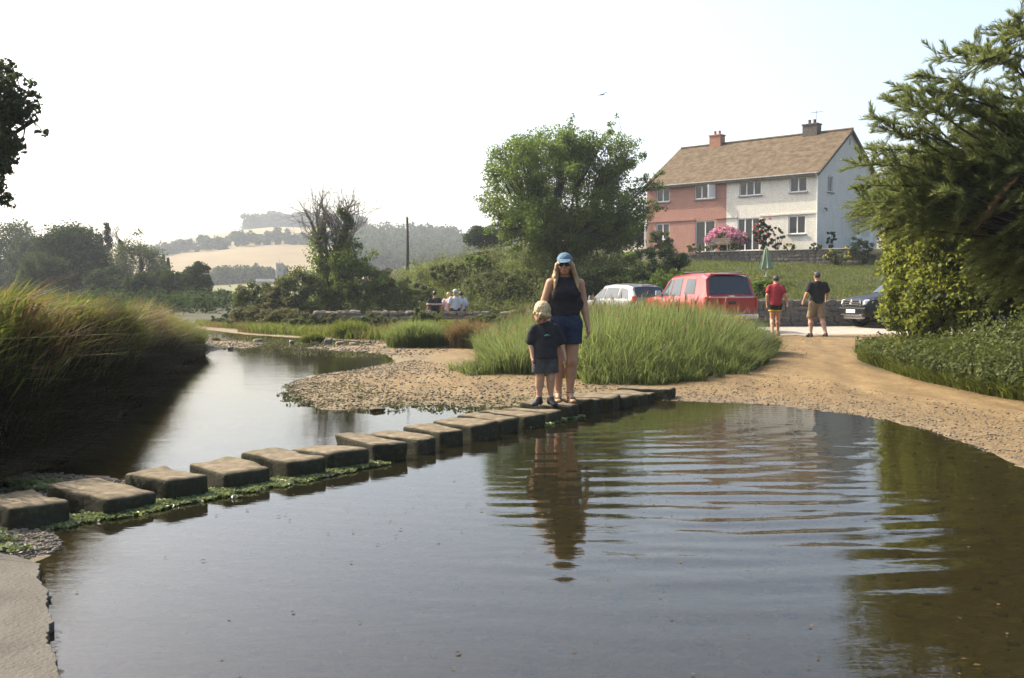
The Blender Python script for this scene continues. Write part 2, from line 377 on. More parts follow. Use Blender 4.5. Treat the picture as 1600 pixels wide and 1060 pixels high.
# ---------------------------------------------------------------- water
wx = np.concatenate([axis((-20, -6, .4), (-6, -2, .1), (-2, 5, .045))]); wy = np.concatenate([axis((-6, 2.5, .5), (2.5, 13, .04), (13, 18, .08), (18, 40, .2), (40, 66, 1))])
WX, WY = np.meshgrid(wx, wy); wsd = poly_sd(WATER, WX, WY)
def waves(x, y):
    pool = sstep((y - 3.2) / 1.5) * sstep((12.6 - y) / 3.0) * sstep((x + .55 - .10 * (y - 6)) / .7)
    band = np.interp(y, [3, 4.2, 5.2, 6.4, 8, 10, 13], [.10, .42, .95, 1.0, .70, .40, .25])
    amp = pool * band
    wob = (fbm(x, y, .55, 51) - .5) * 1.9 + (fbm(x, y * 1.5, 1.9, 60) - .5) * .35; wob2 = (fbm(x, y, .8, 52) - .5) * 2.2 + (fbm(x, y, 2.3, 61) - .5) * .4
    a1 = sstep((fbm(x, y * 1.8, 1.0, 53, 3) - .30) / .35); a2 = sstep((fbm(x, y * 1.6, .8, 54, 2) - .30) / .4); a3 = sstep((fbm(x, y * 2, 1.2, 55, 2) - .35) / .35)
    r = np.hypot(x - .6, (y - 12.5))
    z = .0026 * a1 * np.sin(2 * np.pi * (r / .40) + wob * 3) + .0015 * a2 * np.sin(2 * np.pi * ((y * .995 + .10 * x) / .29) + wob2 * 3) \
        + .0007 * a3 * np.sin(2 * np.pi * ((y * .99 - .16 * x) / .17) + wob * 5)
    z = z * amp
    calm = (1 - .75 * pool)
    z = z + calm * .0007 * (fbm(x * .6, y, 3.0, 56) - .5) + .0005 * np.sin(2 * np.pi * (y * .97 + .22 * x) / .21 + wob2 * 4) * sstep((y - 2) / 3) * .35
    return z
def upstream(x, y):
    # side of the stepping stones the river comes from
    s = ((x + 2.74) * -.78 + (y - 6.56) * .63)
    return sstep((s - .1) / .6)
ups = upstream(WX, WY)
WZ = waves(WX, WY) * (1 - ups) + ups * (.0030 * (fbm(WX * .45, WY, 3.4, 57) - .5) + .0016 * (fbm(WX * .6, WY, 7.0, 58) - .5)) * (.25 + 1.6 * fbm(WX, WY * 1.5, .5, 59) ** 2) * np.clip(1.2 - .03 * WY, .4, 1)
fc = grid_faces(len(wx), len(wy)); keep = (wsd.ravel()[fc].min(1) < .25); fc = fc[keep]
used = np.zeros(WX.size, bool); used[fc.ravel()] = True; remap = np.cumsum(used) - 1
t = NT("river_water"); co = t.co()
mp = t.n("ShaderNodeMapping"); mp.inputs["Scale"].default_value = (1.0, 2.2, 1.0); t.l(co, mp.inputs["Vector"])
nb = t.bump(t.noise(7.0, 3, mp.outputs[0]), .045, .02)
fr = t.n("ShaderNodeFresnel"); fr.inputs["IOR"].default_value = 1.47; t.l(nb, fr.inputs["Normal"])
gl = t.n("ShaderNodeBsdfGlossy"); gl.inputs["Roughness"].default_value = .02; t.l(nb, gl.inputs["Normal"])
tr = t.n("ShaderNodeBsdfTransparent"); tr.inputs[0].default_value = (.60, .54, .28, 1)
silt = t.n("ShaderNodeBsdfDiffuse"); silt.inputs[0].default_value = (.18, .165, .085, 1); body = t.n("ShaderNodeMixShader"); body.inputs[0].default_value = .06; t.l(tr.outputs[0], body.inputs[1]); t.l(silt.outputs[0], body.inputs[2])
mx = t.n("ShaderNodeMixShader"); t.l(fr.outputs[0], mx.inputs[0]); t.l(body.outputs[0], mx.inputs[1]); t.l(gl.outputs[0], mx.inputs[2])
M['water'] = t.done(mx.outputs[0])
wo = link("river_water", np_mesh("river_water", np.stack([WX, WY, WZ], -1).reshape(-1, 3)[used], remap[fc], True), M['water'])
tag(wo, kind="structure")
# ---------------------------------------------------------------- plants
def unit(v): return v / np.maximum(np.linalg.norm(v, axis=-1, keepdims=True), 1e-9)
def leaf_arrays(pos, outward, size, rng, aspect=.62, droop=.25, spread=.9):
    n = len(pos); nrm = unit(outward * .6 + rng.normal(size=(n, 3)) * spread + np.array([0, 0, .55]))
    tdir = rng.normal(size=(n, 3)); tdir -= nrm * (tdir * nrm).sum(1, keepdims=True); tdir = unit(tdir); tdir[:, 2] -= droop; tdir = unit(tdir)
    bdir = unit(np.cross(nrm, tdir)); s = np.broadcast_to(np.asarray(size, float), (n,))[:, None] * rng.uniform(.65, 1.25, (n, 1))
    v = np.stack([pos - tdir * s * .5, pos + bdir * s * aspect * .5 + nrm * s * .10 - tdir * s * .05, pos + tdir * s * .5, pos - bdir * s * aspect * .5 + nrm * s * .10 - tdir * s * .05], 1)
    return v.reshape(-1, 3)
def leaf_obj(name, pos, outward, size, tint, mat, rng, parent=None, **kw):
    v = leaf_arrays(pos, outward, size, rng, **kw); n = len(pos); i = np.arange(n)[:, None] * 4
    f = np.concatenate([i + [[0, 1, 2]], i + [[0, 2, 3]]])
    return link(name, np_mesh(name, v, f, False, {"tint": np.repeat(np.clip(tint, 0, 1), 4)}), mat, parent)
def cluster_leaves(cent, rad, per, rng, flat=.7):
    """gaussian puffs of leaves round cluster centres"""
    n = len(cent); cnt = np.broadcast_to(per, (n,)).astype(int); k = np.repeat(np.arange(n), cnt); d = unit(rng.normal(size=(len(k), 3))) * (rng.uniform(0, 1, (len(k), 1)) ** .45)
    off = d * np.asarray(rad)[k][:, None]; off[:, 2] *= flat
    return cent[k] + off, d, k
def crown_points(center, radii, n, rng, shell=.55, seed=0, lump=.28, zcut=-.85):
    """points in a lumpy ellipsoid, denser near its skin"""
    out = []
    while len(out) < n:
        d = unit(rng.normal(size=(n * 2, 3))); r = shell + (1 - shell) * rng.uniform(0, 1, (n * 2, 1)) ** .6
        lum = 1 + lump * (vnoise(d * 2.3 + seed, seed)[:, None] - .5) * 2
        p = d * r * lum; p = p[p[:, 2] > zcut]; out += list(p)
    return np.array(out[:n]) * np.array(radii) + np.array(center)
def limb_mesh(base, targets, r0, rng, trunk_top, n_sec=7, twig=.012, lean=(0, 0), multi=1, forks=None):
    """trunk(s) with limbs that split towards the clusters of the crown"""
    mb = MB(); base = np.array(base); tops = []
    for k in range(multi):
        ang = 2 * math.pi * k / multi + .6; sp = (.12 + .30 * (multi > 1)) * (trunk_top[2] - base[2])
        tp = np.array(trunk_top) + (np.array([math.cos(ang), math.sin(ang), 0]) * sp if multi > 1 else 0)
        mid = base * .5 + tp * .5 + rng.normal(size=3) * .05 * (tp[2] - base[2]); b = base + (np.array([math.cos(ang), math.sin(ang), 0]) * r0 * .8 if multi > 1 else 0)
        rr = r0 / math.sqrt(multi); mb.tube([b - [0, 0, .15], b + [0, 0, .1], mid, tp], [rr * 1.5, rr * 1.15, rr * .85, rr * .62], n_sec); tops.append((tp, rr * .62))
    T = np.array(targets); nl = forks or max(4, len(T) // 9); seeds = T[rng.choice(len(T), min(nl, len(T)), replace=False)]
    own = np.argmin(((T[:, None] - seeds[None]) ** 2).sum(2), 1)
    for s in range(len(seeds)):
        mem = T[own == s]
        if not len(mem): continue
        c = mem.mean(0); tp, tr = tops[int(np.argmin([np.linalg.norm(c - q[0]) for q in tops]))]
        j = tp * .45 + c * .55 + rng.normal(size=3) * .06 * np.linalg.norm(c - tp); j[2] -= .06 * np.linalg.norm(c - tp)
        rl = max(twig * 2, tr * .45); st = tp - (0, 0, rng.uniform(0, .15) * (tp[2] - base[2]))
        mb.tube([st, st * .55 + j * .45 + rng.normal(size=3) * .02, j, c], [rl, rl * .8, rl * .6, rl * .35], 5, cap=False)
        for m in mem:
            q = c * .5 + m * .5 + rng.normal(size=3) * .05 * np.linalg.norm(m - c); mb.tube([j, q, m], [rl * .4, rl * .25 + twig * .3, twig * .4], 3, cap=False)
    return mb
def tree(name, label, base, center, radii, n_cl, cl_r, per, lsize, mat, seed=0, cat="tree", group=None, r0=.2, shell=.5, lump=.28, multi=1, bark='bark', flat=.7, zcut=-.85,
         extra=None, trunk_frac=.35, aspect=.62, tint_shift=0.0, hole=0.0, parts=("trunk", "crown"), dist=None):
    rng = np.random.default_rng(seed + 100)
    root = empty(name, base, 0, label, cat, group); b = np.array(base)
    P = crown_points(center, radii, n_cl, rng, shell, seed, lump, zcut)
    if hole: P = P[vnoise((P - b) / (np.mean(radii) * .55), seed + 5) > hole]
    R = cl_r * rng.uniform(.6, 1.3, len(P))
    if extra is not None:
        E = np.array([e[:3] for e in extra]); P = np.concatenate([P, E]); R = np.concatenate([R, np.array([e[3] for e in extra])])
    top = b + (np.array(center) - b) * trunk_frac
    limb_mesh(b - b, P - b, r0, rng, top - b, multi=multi).build(parts[0], M[bark], root, smooth=True)
    pos, out, k = cluster_leaves(P - b, R, np.maximum(6, per * np.clip((R / cl_r) ** 2.1, .02, 1.6)), rng, flat)
    cl_t = rng.uniform(-.22, .22, len(P))[k]
    tint = np.clip(.5 + tint_shift + cl_t + rng.normal(size=len(pos)) * .17, 0, 1)
    leaf_obj(parts[1], pos, out, lsize, tint, mat, rng, root, aspect=aspect)
    return root

def blades(name, P, h, lean, mat, rng, width=.012, tint=None, parent=None, bend=.5, jitter=.25, flow=1.3):
    """grass: each blade a bent three-level strip"""
    n = len(P); h = np.broadcast_to(np.asarray(h, float), (n,)) * rng.uniform(.6, 1.25, n)
    fl = np.stack([fbm(P[:, 0], P[:, 1], .9, 171) - .5, fbm(P[:, 0], P[:, 1], .9, 172) - .5], 1) * flow
    lean = np.broadcast_to(np.asarray(lean, float), (n, 2)) + fl + rng.normal(size=(n, 2)) * jitter * rng.choice([.6, 1.0, 1.9], (n, 1))
    ang = rng.uniform(0, 2 * np.pi, n); side = np.stack([np.cos(ang), np.sin(ang), np.zeros(n)], 1)
    L = np.concatenate([lean, np.zeros((n, 1))], 1); m = np.linalg.norm(lean, axis=1)
    up = np.array([0, 0, 1.0]); wd = np.broadcast_to(np.asarray(width, float), (n,))[:, None] * rng.uniform(.6, 1.3, (n, 1))
    hh = h[:, None]
    p1 = P + up * hh * .5 + L * hh * .22
    drop = np.clip(1 - .35 * m ** 2, .15, 1)[:, None]
    p2 = P + up * hh * (.5 + .5 * drop * (1 - bend * .3)) + L * hh * (.22 + .62 * bend + .2)
    v = np.stack([P - side * wd * .5, P + side * wd * .5, p1 - side * wd * .42, p1 + side * wd * .42, p2], 1).reshape(-1, 3)
    i = np.arange(n)[:, None] * 5
    if tint is None: tint = np.clip(rng.normal(.5, .22, n), 0, 1)
    return link(name, np_mesh(name, v, [i + [[0, 1, 3, 2]], i + [[2, 3, 4]]], False, {"tint": np.repeat(np.clip(tint, 0, 1), 5)}), mat, parent)
def scatter_poly(P, n, rng, dens=None):
    P = np.array(P); lo, hi = P.min(0), P.max(0); out = np.zeros((0, 2))
    while len(out) < n:
        q = rng.uniform(lo, hi, (n * 2, 2)); q = q[poly_sd(list(map(tuple, P)), q[:, 0], q[:, 1]) < 0]
        if dens is not None: q = q[rng.uniform(size=len(q)) < dens(q[:, 0], q[:, 1])]
        out = np.concatenate([out, q])
    return out[:n]
def onland(q, dz=0.0): return np.column_stack([q, land(q[:, 0], q[:, 1]) + dz])

def bush(name, label, px, ytop, wpx, Y, mat, ybase=None, seed=0, per=70, n_cl=60, lsize=.10, group=None, cat="bush", depth=1.0, tint_shift=0., lump=.3, blossom=None, aspect=.62, zcut=-.9):
    rng = np.random.default_rng(seed + 300); X_ = (px - 800) / F * Y; zb = land1(X_, Y) if ybase is None else at(px, ybase, Y).z
    zt = at(px, ytop, Y).z; hw = wpx / 2 / F * Y; hz = max(.15, (zt - zb) / 2 * .96)
    root = empty(name, (X_, Y, zb), 0, label, cat, group)
    P = crown_points((0, 0, hz), (hw, hw * depth, hz), n_cl, rng, .62, seed, lump, zcut); R = rng.uniform(.16, .3, n_cl) * min(hw, hz * 1.4)
    P[:, 2] = np.maximum(P[:, 2], .05)
    st = MB()
    for q in P[::4]: st.tube([(q[0] * .15, q[1] * .15, -.1), (q[0] * .5, q[1] * .5, q[2] * .55), tuple(q)], [.03, .02, .008], 4, cap=False)
    so__ = st.build("stem", M['bark'], root); so__["kind"] = "stuff"
    pos, out, k = cluster_leaves(P, R, per, rng, .85); tint = .5 + tint_shift + rng.uniform(-.2, .2, n_cl)[k] + rng.normal(size=len(pos)) * .18
    leaf_obj("foliage", pos, out, lsize, tint, mat, rng, root, aspect=aspect)
    if blossom:
        bm, bn, bs = blossom; d = unit(rng.normal(size=(bn, 3))); d = d[d[:, 2] > -.35]; lum = 1 + lump * (vnoise(d * 2.3 + seed, seed)[:, None] - .5) * 2
        fp = d * lum * 1.08 * np.array([hw, hw * depth, hz]) + np.array([0, 0, hz]); pos, out, k = cluster_leaves(fp, np.full(len(fp), bs), 12, rng, 1.0)
        leaf_obj("blossom", pos, out, bs * 1.1, rng.uniform(0, 1, len(pos)), bm, rng, root, aspect=.9)
    return root

# --- the big spreading tree on the rise
tb = at(872, 402, 45.0)
ex = []
for px, py, r in ((748, 312, .35), (760, 290, .4), (770, 340, .4), (803, 222, .22), (818, 236, .3), (892, 185, .3), (880, 205, .4), (962, 186, .2), (957, 200, .25), (998, 222, .2), (1012, 238, .18), (1000, 250, .35),
                  (1038, 270, .3), (1030, 292, .5), (1036, 330, .25), (1020, 318, .4), (1000, 345, .5), (780, 372, .5), (800, 392, .45), (840, 392, .5), (930, 378, .6), (965, 362, .6), (905, 390, .5), (985, 380, .4), (760, 362, .35)):
    q = at(px, py, 45 + random.uniform(-1.0, 1.0)); cc = at(890, 310, 45.0)
    for f in (0, .05, .10, .16, .22, .3): p_ = q.lerp(cc, f); ex.append((p_.x + random.uniform(-.12, .12), p_.y, p_.z + random.uniform(-.12, .12), .13 + r * (.2 + 1.5 * f)))
tc = at(890, 304, 45.0)
tree("hawthorn_tree", "broad round leafy tree standing on the rise beside the house", (tb.x, 45, land1(tb.x, 45)), (tc.x, 45, tc.z), (3.75, 3.4, 3.15), 520, .48, 170, .12, M['leaf_hawthorn'], 3, r0=.30, shell=.35, lump=.20, multi=4, flat=.85, zcut=-.88, extra=ex, trunk_frac=.42, hole=.22)

# --- wooded left side of the valley
def vtree(name, label, px, ytop, wpx, Y, mat, seed, ybase=498, per=80, n_cl=90, lsize=.34, **kw):
    per = int(per * 1.7)
    X_ = (px - 800) / F * Y; zb = land1(X_, Y); zt = at(px, ytop, Y).z; hw = wpx / 2 / F * Y; zl = at(px, ybase, Y).z
    zl = zb + .15; hz = (zt - zl) / 2
    return tree(name, label, (X_, Y, zb), (X_, Y, (zt + zl) / 2), (hw * .92, hw * .9, hz * .95), n_cl, min(hw, hz) * .40, per, lsize, mat, seed, r0=.25, **kw)
VG = "trees on the left side of the valley"
vtree("broadleaf_tree", "dark tree at the far left edge behind the grassy bank", 8, 348, 120, 125, M['leaf_dark'], 11, 455, group=VG, n_cl=110)
vtree("broadleaf_tree", "low dark tree between the far left tree and the big round tree", 48, 372, 62, 118, M['leaf_dark'], 12, 470, group=VG)
vtree("broadleaf_tree", "big round dark green tree rising above the left bank", 112, 350, 112, 96, M['leaf_far'], 13, 500, group=VG, n_cl=150, per=100, lsize=.30)
vtree("broadleaf_tree", "pale loose-crowned tree right of the ivy covered trunks", 219, 368, 82, 88, M['leaf_pale'], 14, 490, group=VG, n_cl=80, per=60, lsize=.22, hole=.36)
vtree("broadleaf_tree", "tall narrow tree at the right end of the left-hand wood", 309, 412, 44, 80, M['leaf_far'], 15, 500, group=VG, lsize=.2, n_cl=90, per=90)
vtree("broadleaf_tree", "green tree in front of the pointed conifers", 268, 424, 66, 78, M['leaf_far'], 16, 505, group=VG, lsize=.22, n_cl=80)
vtree("broadleaf_tree", "shrubby tree low in front of the big round tree", 70, 398, 70, 84, M['leaf_far'], 17, 490, group=VG, lsize=.22)
vtree("broadleaf_tree", "dark tree filling the dip under the ivy covered trunks", 172, 418, 74, 86, M['leaf_far'], 18, 505, group=VG, lsize=.24, n_cl=90)
vtree("broadleaf_tree", "low round tree closing the wood beside the far water", 345, 456, 48, 74, M['leaf_far'], 19, 505, group=VG, lsize=.2, tint_shift=.06)
vtree("broadleaf_tree", "bushy tree below the tall narrow tree", 312, 458, 52, 72, M['leaf_far'], 20, 508, group=VG, lsize=.2)
vtree("broadleaf_tree", "dark green tree below the pale loose-crowned tree", 225, 428, 66, 76, M['leaf_far'], 22, 508, group=VG, lsize=.22)
def conifer(label, px, ytop, wpx, Y, seed, ybase=470):
    rng = np.random.default_rng(seed); X_ = (px - 800) / F * Y; zb = land1(X_, Y); zt = at(px, ytop, Y).z; hw = wpx / 2 / F * Y
    r = empty("conifer_tree", (X_, Y, zb), 0, label, "conifer", VG); H = zt - zb
    MB().tube([(0, 0, -.2), (0, 0, H * .95)], [.18, .03], 6).build("trunk", M['bark'], r)
    z = 1 - rng.uniform(0, 1, 2600) ** .6; a = rng.uniform(0, 6.283, 2600); rr = hw * (1.02 - z) * rng.uniform(.5, 1.1, 2600) * (1 + .25 * np.sin(z * 40))
    pos = np.stack([rr * np.cos(a), rr * np.sin(a), z * H], 1); out = np.stack([np.cos(a), np.sin(a), a * 0 - .3], 1)
    leaf_obj("crown", pos, out, .35, rng.normal(.3, .2, 2600), M['leaf_dark'], rng, r, aspect=.4, droop=.5)
conifer("left of the two pointed dark conifers", 257, 398, 24, 108, 31); conifer("right of the two pointed dark conifers", 264, 403, 20, 100, 32)
def ivy_tree(label, px, ytop, Y, ivy, twigs_n, spread, seed, r0=.16, zsplit=.5, group=VG, ivy_mat='leaf_dark', name="ivy_clad_tree", lsz=.24, per=55, twr=.012):
    """dead tree: bare fine twigs above, ivy climbing round its trunks. ivy: (px, ytop, ybot, wpx)"""
    rng = np.random.default_rng(seed); X_ = (px - 800) / F * Y; zb = land1(X_, Y); root = empty(name, (X_, Y, zb), 0, label, "tree", group)
    zt = at(px, ytop, Y).z - zb; mb = MB(); sp = spread / F * Y
    def grow(p, d, ln, r, lev):
        pts = [p]; rs = [r]; q = p; dd = d
        for s in range(3):
            dd = (dd + Vector(rng.normal(size=3)) * .16 + Vector((0, 0, .10))).normalized(); q = q + dd * ln / 3; pts.append(q); rs.append(max(twr * .35, r * (1 - .22 * (s + 1))))
        mb.tube(pts, rs, 5 if lev < 2 else 3, cap=False)
        if lev >= 4: return
        for c in range(3 if lev < 3 else 2):
            t = rng.uniform(.45, 1.0); st = pts[1] + (pts[3] - pts[1]) * (t - .33) / .67 if t > .33 else pts[1]
            nd = (dd + Vector(rng.normal(size=3)) * .55); grow(st, nd.normalized(), ln * rng.uniform(.5, .72), max(twr * .5, r * .5), lev + 1)
    for s, (ix, iy0, iy1, iw) in enumerate(ivy):
        bx = (ix - px) / F * Y; top = at(ix, iy0, Y).z - zb
        mb.tube([(bx * .5, 0, -.2), (bx * .8, .1, top * .5), (bx, 0, top)], [r0 * 1.3, r0, r0 * .55], 7)
        for c in range(twigs_n):
            z0 = top * rng.uniform(zsplit, 1.0); a = rng.uniform(0, 6.283)
            grow(Vector((bx * .95, 0, z0)), Vector((math.cos(a) * .6, math.sin(a) * .6, 1)).normalized(), (zt - z0) * rng.uniform(.35, .62), r0 * .42, 1)
    mb.build("trunk", M['bark_pale'], root, smooth=True)
    pos, out = [], []
    for (ix, iy0, iy1, iw) in ivy:
        bx = (ix - px) / F * Y; z1 = at(ix, iy0, Y).z - zb; z0 = max(.1, at(ix, iy1, Y).z - zb); n = 26
        z = np.linspace(z0, z1, n); wv = iw / 2 / F * Y * (1 - .55 * (z - z0) / (z1 - z0)) * rng.uniform(.7, 1.2, n)
        c = np.stack([bx * (.8 + .2 * z / z1) + rng.normal(size=n) * .12, rng.normal(size=n) * .1, z], 1); p, o, k = cluster_leaves(c, wv, per, rng, 1.1); pos.append(p); out.append(o)
    pos = np.concatenate(pos); leaf_obj("ivy", pos, np.concatenate(out), lsz, rng.normal(.42, .2, len(pos)), M[ivy_mat], rng, root)
    return root
ivy_tree("bare tree with ivy covered trunks above the left-hand wood", 178, 346, 98, [(170, 352, 430, 20), (158, 368, 430, 20)], 4, 30, 41, zsplit=.75)
ivy_tree("bare twiggy tree beside the ivy covered pair above the left-hand wood", 196, 342, 97, [(192, 378, 430, 16)], 6, 30, 42, zsplit=.7)
ivy_tree("small bare tree poking out behind the big round tree", 146, 340, 101, [(142, 362, 430, 22)], 5, 24, 43, zsplit=.7)

# --- dead ivy tree in the middle distance and bushes round its foot
ivy_tree("tall dead tree with bare twigs and ivy climbing its trunks", 520, 288, 47, [(500, 362, 480, 62), (541, 330, 470, 34), (540, 378, 480, 70), (522, 400, 480, 80)], 9, 60, 44, r0=.13, zsplit=.72, group=None, ivy_mat='leaf_hawthorn', lsz=.13, per=110, twr=.016)
BG = "bushes along the far bank"
bush("bush", "dense dark bush right of the dead ivy tree", 552, 380, 88, 46.2, M['leaf_hawthorn'], seed=1, n_cl=110, per=90, lsize=.12, group=BG, lump=.4)
bush("bush", "tall bright green bush left of the dead ivy tree", 470, 416, 84, 45.5, M['leaf_bush'], seed=2, n_cl=100, per=90, lsize=.12, group=BG)
bush("bush", "olive bush right of the dense dark bush", 590, 412, 70, 47, M['leaf_olive'], seed=3, n_cl=70, per=80, lsize=.11, group=BG, tint_shift=-.1)
bush("bush", "light green bush overhanging the far water", 405, 440, 72, 45, M['leaf_bush'], seed=4, n_cl=80, per=80, lsize=.13, group=BG, tint_shift=.05)
bush("bush", "rounded olive bush on the shore where the river bends", 392, 478, 62, 38, M['leaf_olive'], seed=5, n_cl=80, per=80, lsize=.10, group=BG, ybase=524)
bush("bush", "brownish scrubby bush between the river bend and the stone wall", 450, 482, 76, 36.5, M['leaf_olive'], seed=6, n_cl=80, per=80, lsize=.09, group=BG, ybase=526, tint_shift=.12)
bush("bush", "small dark bush in front of the light green overhanging bush", 432, 452, 52, 43, M['leaf_olive'], seed=7, n_cl=50, per=80, lsize=.10, group=BG, tint_shift=-.15)
bush("bush", "low grey-green bush at the very end of the visible water", 352, 492, 44, 42, M['leaf_pale'], seed=8, n_cl=40, per=70, lsize=.10, group=BG)
bush("bush", "low bush at the foot of the stone wall below the dead tree", 600, 492, 60, 33, M['leaf_olive'], seed=9, n_cl=50, per=80, lsize=.07, group=BG, ybase=535, tint_shift=.1)
bush("bush", "dark bush on the slope left of the big spreading tree", 762, 392, 60, 50, M['leaf_bush'], seed=10, n_cl=50, per=90, lsize=.12, group="bushes on the slope", ybase=430, tint_shift=-.2)
bush("bush", "dark rounded bush alone on the grassy slope", 748, 398, 36, 47, M['leaf_hawthorn'], seed=11, n_cl=40, per=70, lsize=.10, group="bushes on the slope", ybase=424)
bush("bush", "dark spreading bush at the foot of the slope above the seated people", 705, 412, 70, 48, M['leaf_bush'], seed=12, n_cl=50, per=80, lsize=.11, group="bushes on the slope", ybase=440, tint_shift=-.12)
bush("bush", "yellow-green bush below the big spreading tree", 815, 418, 90, 44, M['leaf_bush'], seed=13, n_cl=70, per=90, lsize=.11, group="bushes on the slope", ybase=470, tint_shift=.12)
bush("bush", "pale green bramble beside the woman's shoulder", 770, 424, 80, 45, M['leaf_bush'], seed=14, n_cl=60, per=90, lsize=.10, group="bushes on the slope", ybase=474, tint_shift=.1)
bush("bush", "leafy bramble straight above the seated people", 640, 440, 80, 46, M['leaf_bush'], seed=15, n_cl=60, per=90, lsize=.11, group="bushes on the slope", ybase=482)
# dark clipped and bramble hedges under the house
HGp = "garden hedges below the house"
bush("garden_hedge", "dark rounded clipped hedge in front of the pink house", 1025, 386, 104, 50, M['leaf_dark'], seed=20, n_cl=120, per=110, lsize=.09, group=HGp, cat="hedge", ybase=428, lump=.08, tint_shift=.15)
bush("garden_hedge", "brighter green hedge left of the dark rounded hedge", 972, 392, 50, 49, M['leaf_hawthorn'], seed=21, n_cl=60, per=90, lsize=.09, group=HGp, cat="hedge", ybase=428)
bush("garden_hedge", "long dark hedge behind the silver car", 950, 418, 190, 40, M['leaf_dark'], seed=22, n_cl=200, per=120, lsize=.09, group=HGp, cat="hedge", ybase=482, depth=.35, lump=.12, tint_shift=.05)
bush("garden_hedge", "dark hedge behind the bonnet of the red pickup", 1060, 422, 120, 39, M['leaf_hawthorn'], seed=23, n_cl=120, per=110, lsize=.09, group=HGp, cat="hedge", ybase=480, depth=.4, lump=.2, tint_shift=-.1)
bush("garden_shrub", "leafy shrub between the red pickup and the green parasol", 1182, 438, 56, 36.2, M['leaf_hawthorn'], seed=24, n_cl=60, per=80, lsize=.09, cat="shrub", ybase=482, tint_shift=.1)
bush("garden_shrub", "small round yellow-green bush against the pink wall", 1033, 357, 34, 64, M['leaf_bush'], seed=25, n_cl=40, per=80, lsize=.13, cat="shrub", ybase=392)
bush("flowering_shrub", "large pink flowering bush by the house terrace", 1134, 356, 54, 62.6, M['leaf_hawthorn'], seed=26, n_cl=60, per=60, lsize=.13, cat="shrub", ybase=392, blossom=(M['flower_pink'], 330, .13), lump=.2)
bush("rose_bush", "climbing rose with red flowers beside the white house's glass door", 1192, 341, 28, 63.2, M['leaf_dark'], seed=27, n_cl=40, per=60, lsize=.12, cat="rose bush", ybase=390, blossom=(M['flower_red'], 34, .09), depth=.4)
bush("flowering_shrub", "yellow flowering plants at the foot of the terrace wall's right end", 1308, 388, 40, 55.2, M['leaf_bush'], seed=28, n_cl=40, per=60, lsize=.10, cat="shrub", ybase=412, blossom=(M['flower_yellow'], 26, .07))
bush("flowering_shrub", "yellow flowers on the terrace wall right of the parasol", 1232, 380, 20, 57.6, M['leaf_bush'], seed=29, n_cl=14, per=50, lsize=.09, cat="shrub", ybase=391, blossom=(M['flower_yellow'], 10, .06))
bush("garden_shrub", "thin dark shrub against the gable wall", 1297, 356, 16, 62.0, M['leaf_dark'], seed=30, n_cl=20, per=50, lsize=.10, cat="shrub", ybase=392, lump=.4)
bush("garden_shrub", "small dark shrub left of the lower window of the white house", 1212, 352, 20, 62.6, M['leaf_dark'], seed=31, n_cl=20, per=50, lsize=.10, cat="shrub", ybase=391, lump=.4)
bush("garden_shrub", "low green plants on top of the terrace wall", 1272, 380, 24, 57.0, M['leaf_bush'], seed=32, n_cl=16, per=50, lsize=.09, cat="shrub", ybase=391)
bush("garden_shrub", "low leafy plants at the left end of the terrace wall", 1090, 382, 40, 61.0, M['leaf_bush'], seed=33, n_cl=24, per=50, lsize=.10, cat="shrub", ybase=394)
bush("garden_shrub", "dark shrub by the porch at the right end of the house", 1342, 372, 40, 56.5, M['leaf_dark'], seed=34, n_cl=40, per=70, lsize=.10, cat="shrub", ybase=412)
for i, (px, yt, wpx, Y, lab) in enumerate(((1400, 255, 110, 92, "tree behind the right end of the house, above the porch"), (965, 340, 90, 78, "green tree seen under the big spreading tree beside the pink house"), (760, 356, 60, 80, "tree peeping out left of the big spreading tree"))):
    X_ = (px - 800) / F * Y; zb = land1(X_, Y); zt = at(px, yt, Y).z; hw = wpx / 2 / F * Y
    tree("broadleaf_tree", lab, (X_, Y, zb), (X_, Y, zb + (zt - zb) * .55), (hw, hw, (zt - zb) * .45), 80, hw * .3, 90, .22, M['leaf_far'], 60 + i, group="trees behind the house")

# --- oak reaching in at the top left
root_b = (-10.6, 14.5, land1(-10.6, 14.5)); E = []
for px, py, r in ((8, 104, .15), (4, 128, .2), (26, 118, .10), (22, 142, .14), (46, 130, .10), (50, 146, .08), (8, 158, .24), (30, 166, .2), (52, 166, .14), (14, 184, .24), (40, 182, .16), (56, 150, .08), (70, 209, .07), (60, 206, .06),
                  (6, 205, .14), (24, 222, .15), (8, 232, .2), (34, 232, .10), (14, 250, .13), (2, 262, .12), (12, 268, .09), (4, 292, .08), (14, 308, .09), (6, 316, .09), (18, 322, .06), (-8, 120, .3), (-12, 170, .4), (-14, 220, .35), (-14, 270, .25), (-12, 300, .2)):
    q = at(px, py, 14 + random.uniform(-.3, .3)); E.append((q.x, q.y, q.z, r))
c_ = at(-75, 190, 14.5)
tree("oak_tree", "dark leafy tree reaching into the picture at the top left corner", root_b, (c_.x - .9, 14.5, c_.z), (1.55, 1.6, 1.5), 70, .33, 420, .080, M['leaf_oak'], 71, r0=.22, shell=.3, extra=E, trunk_frac=.55, aspect=.7)

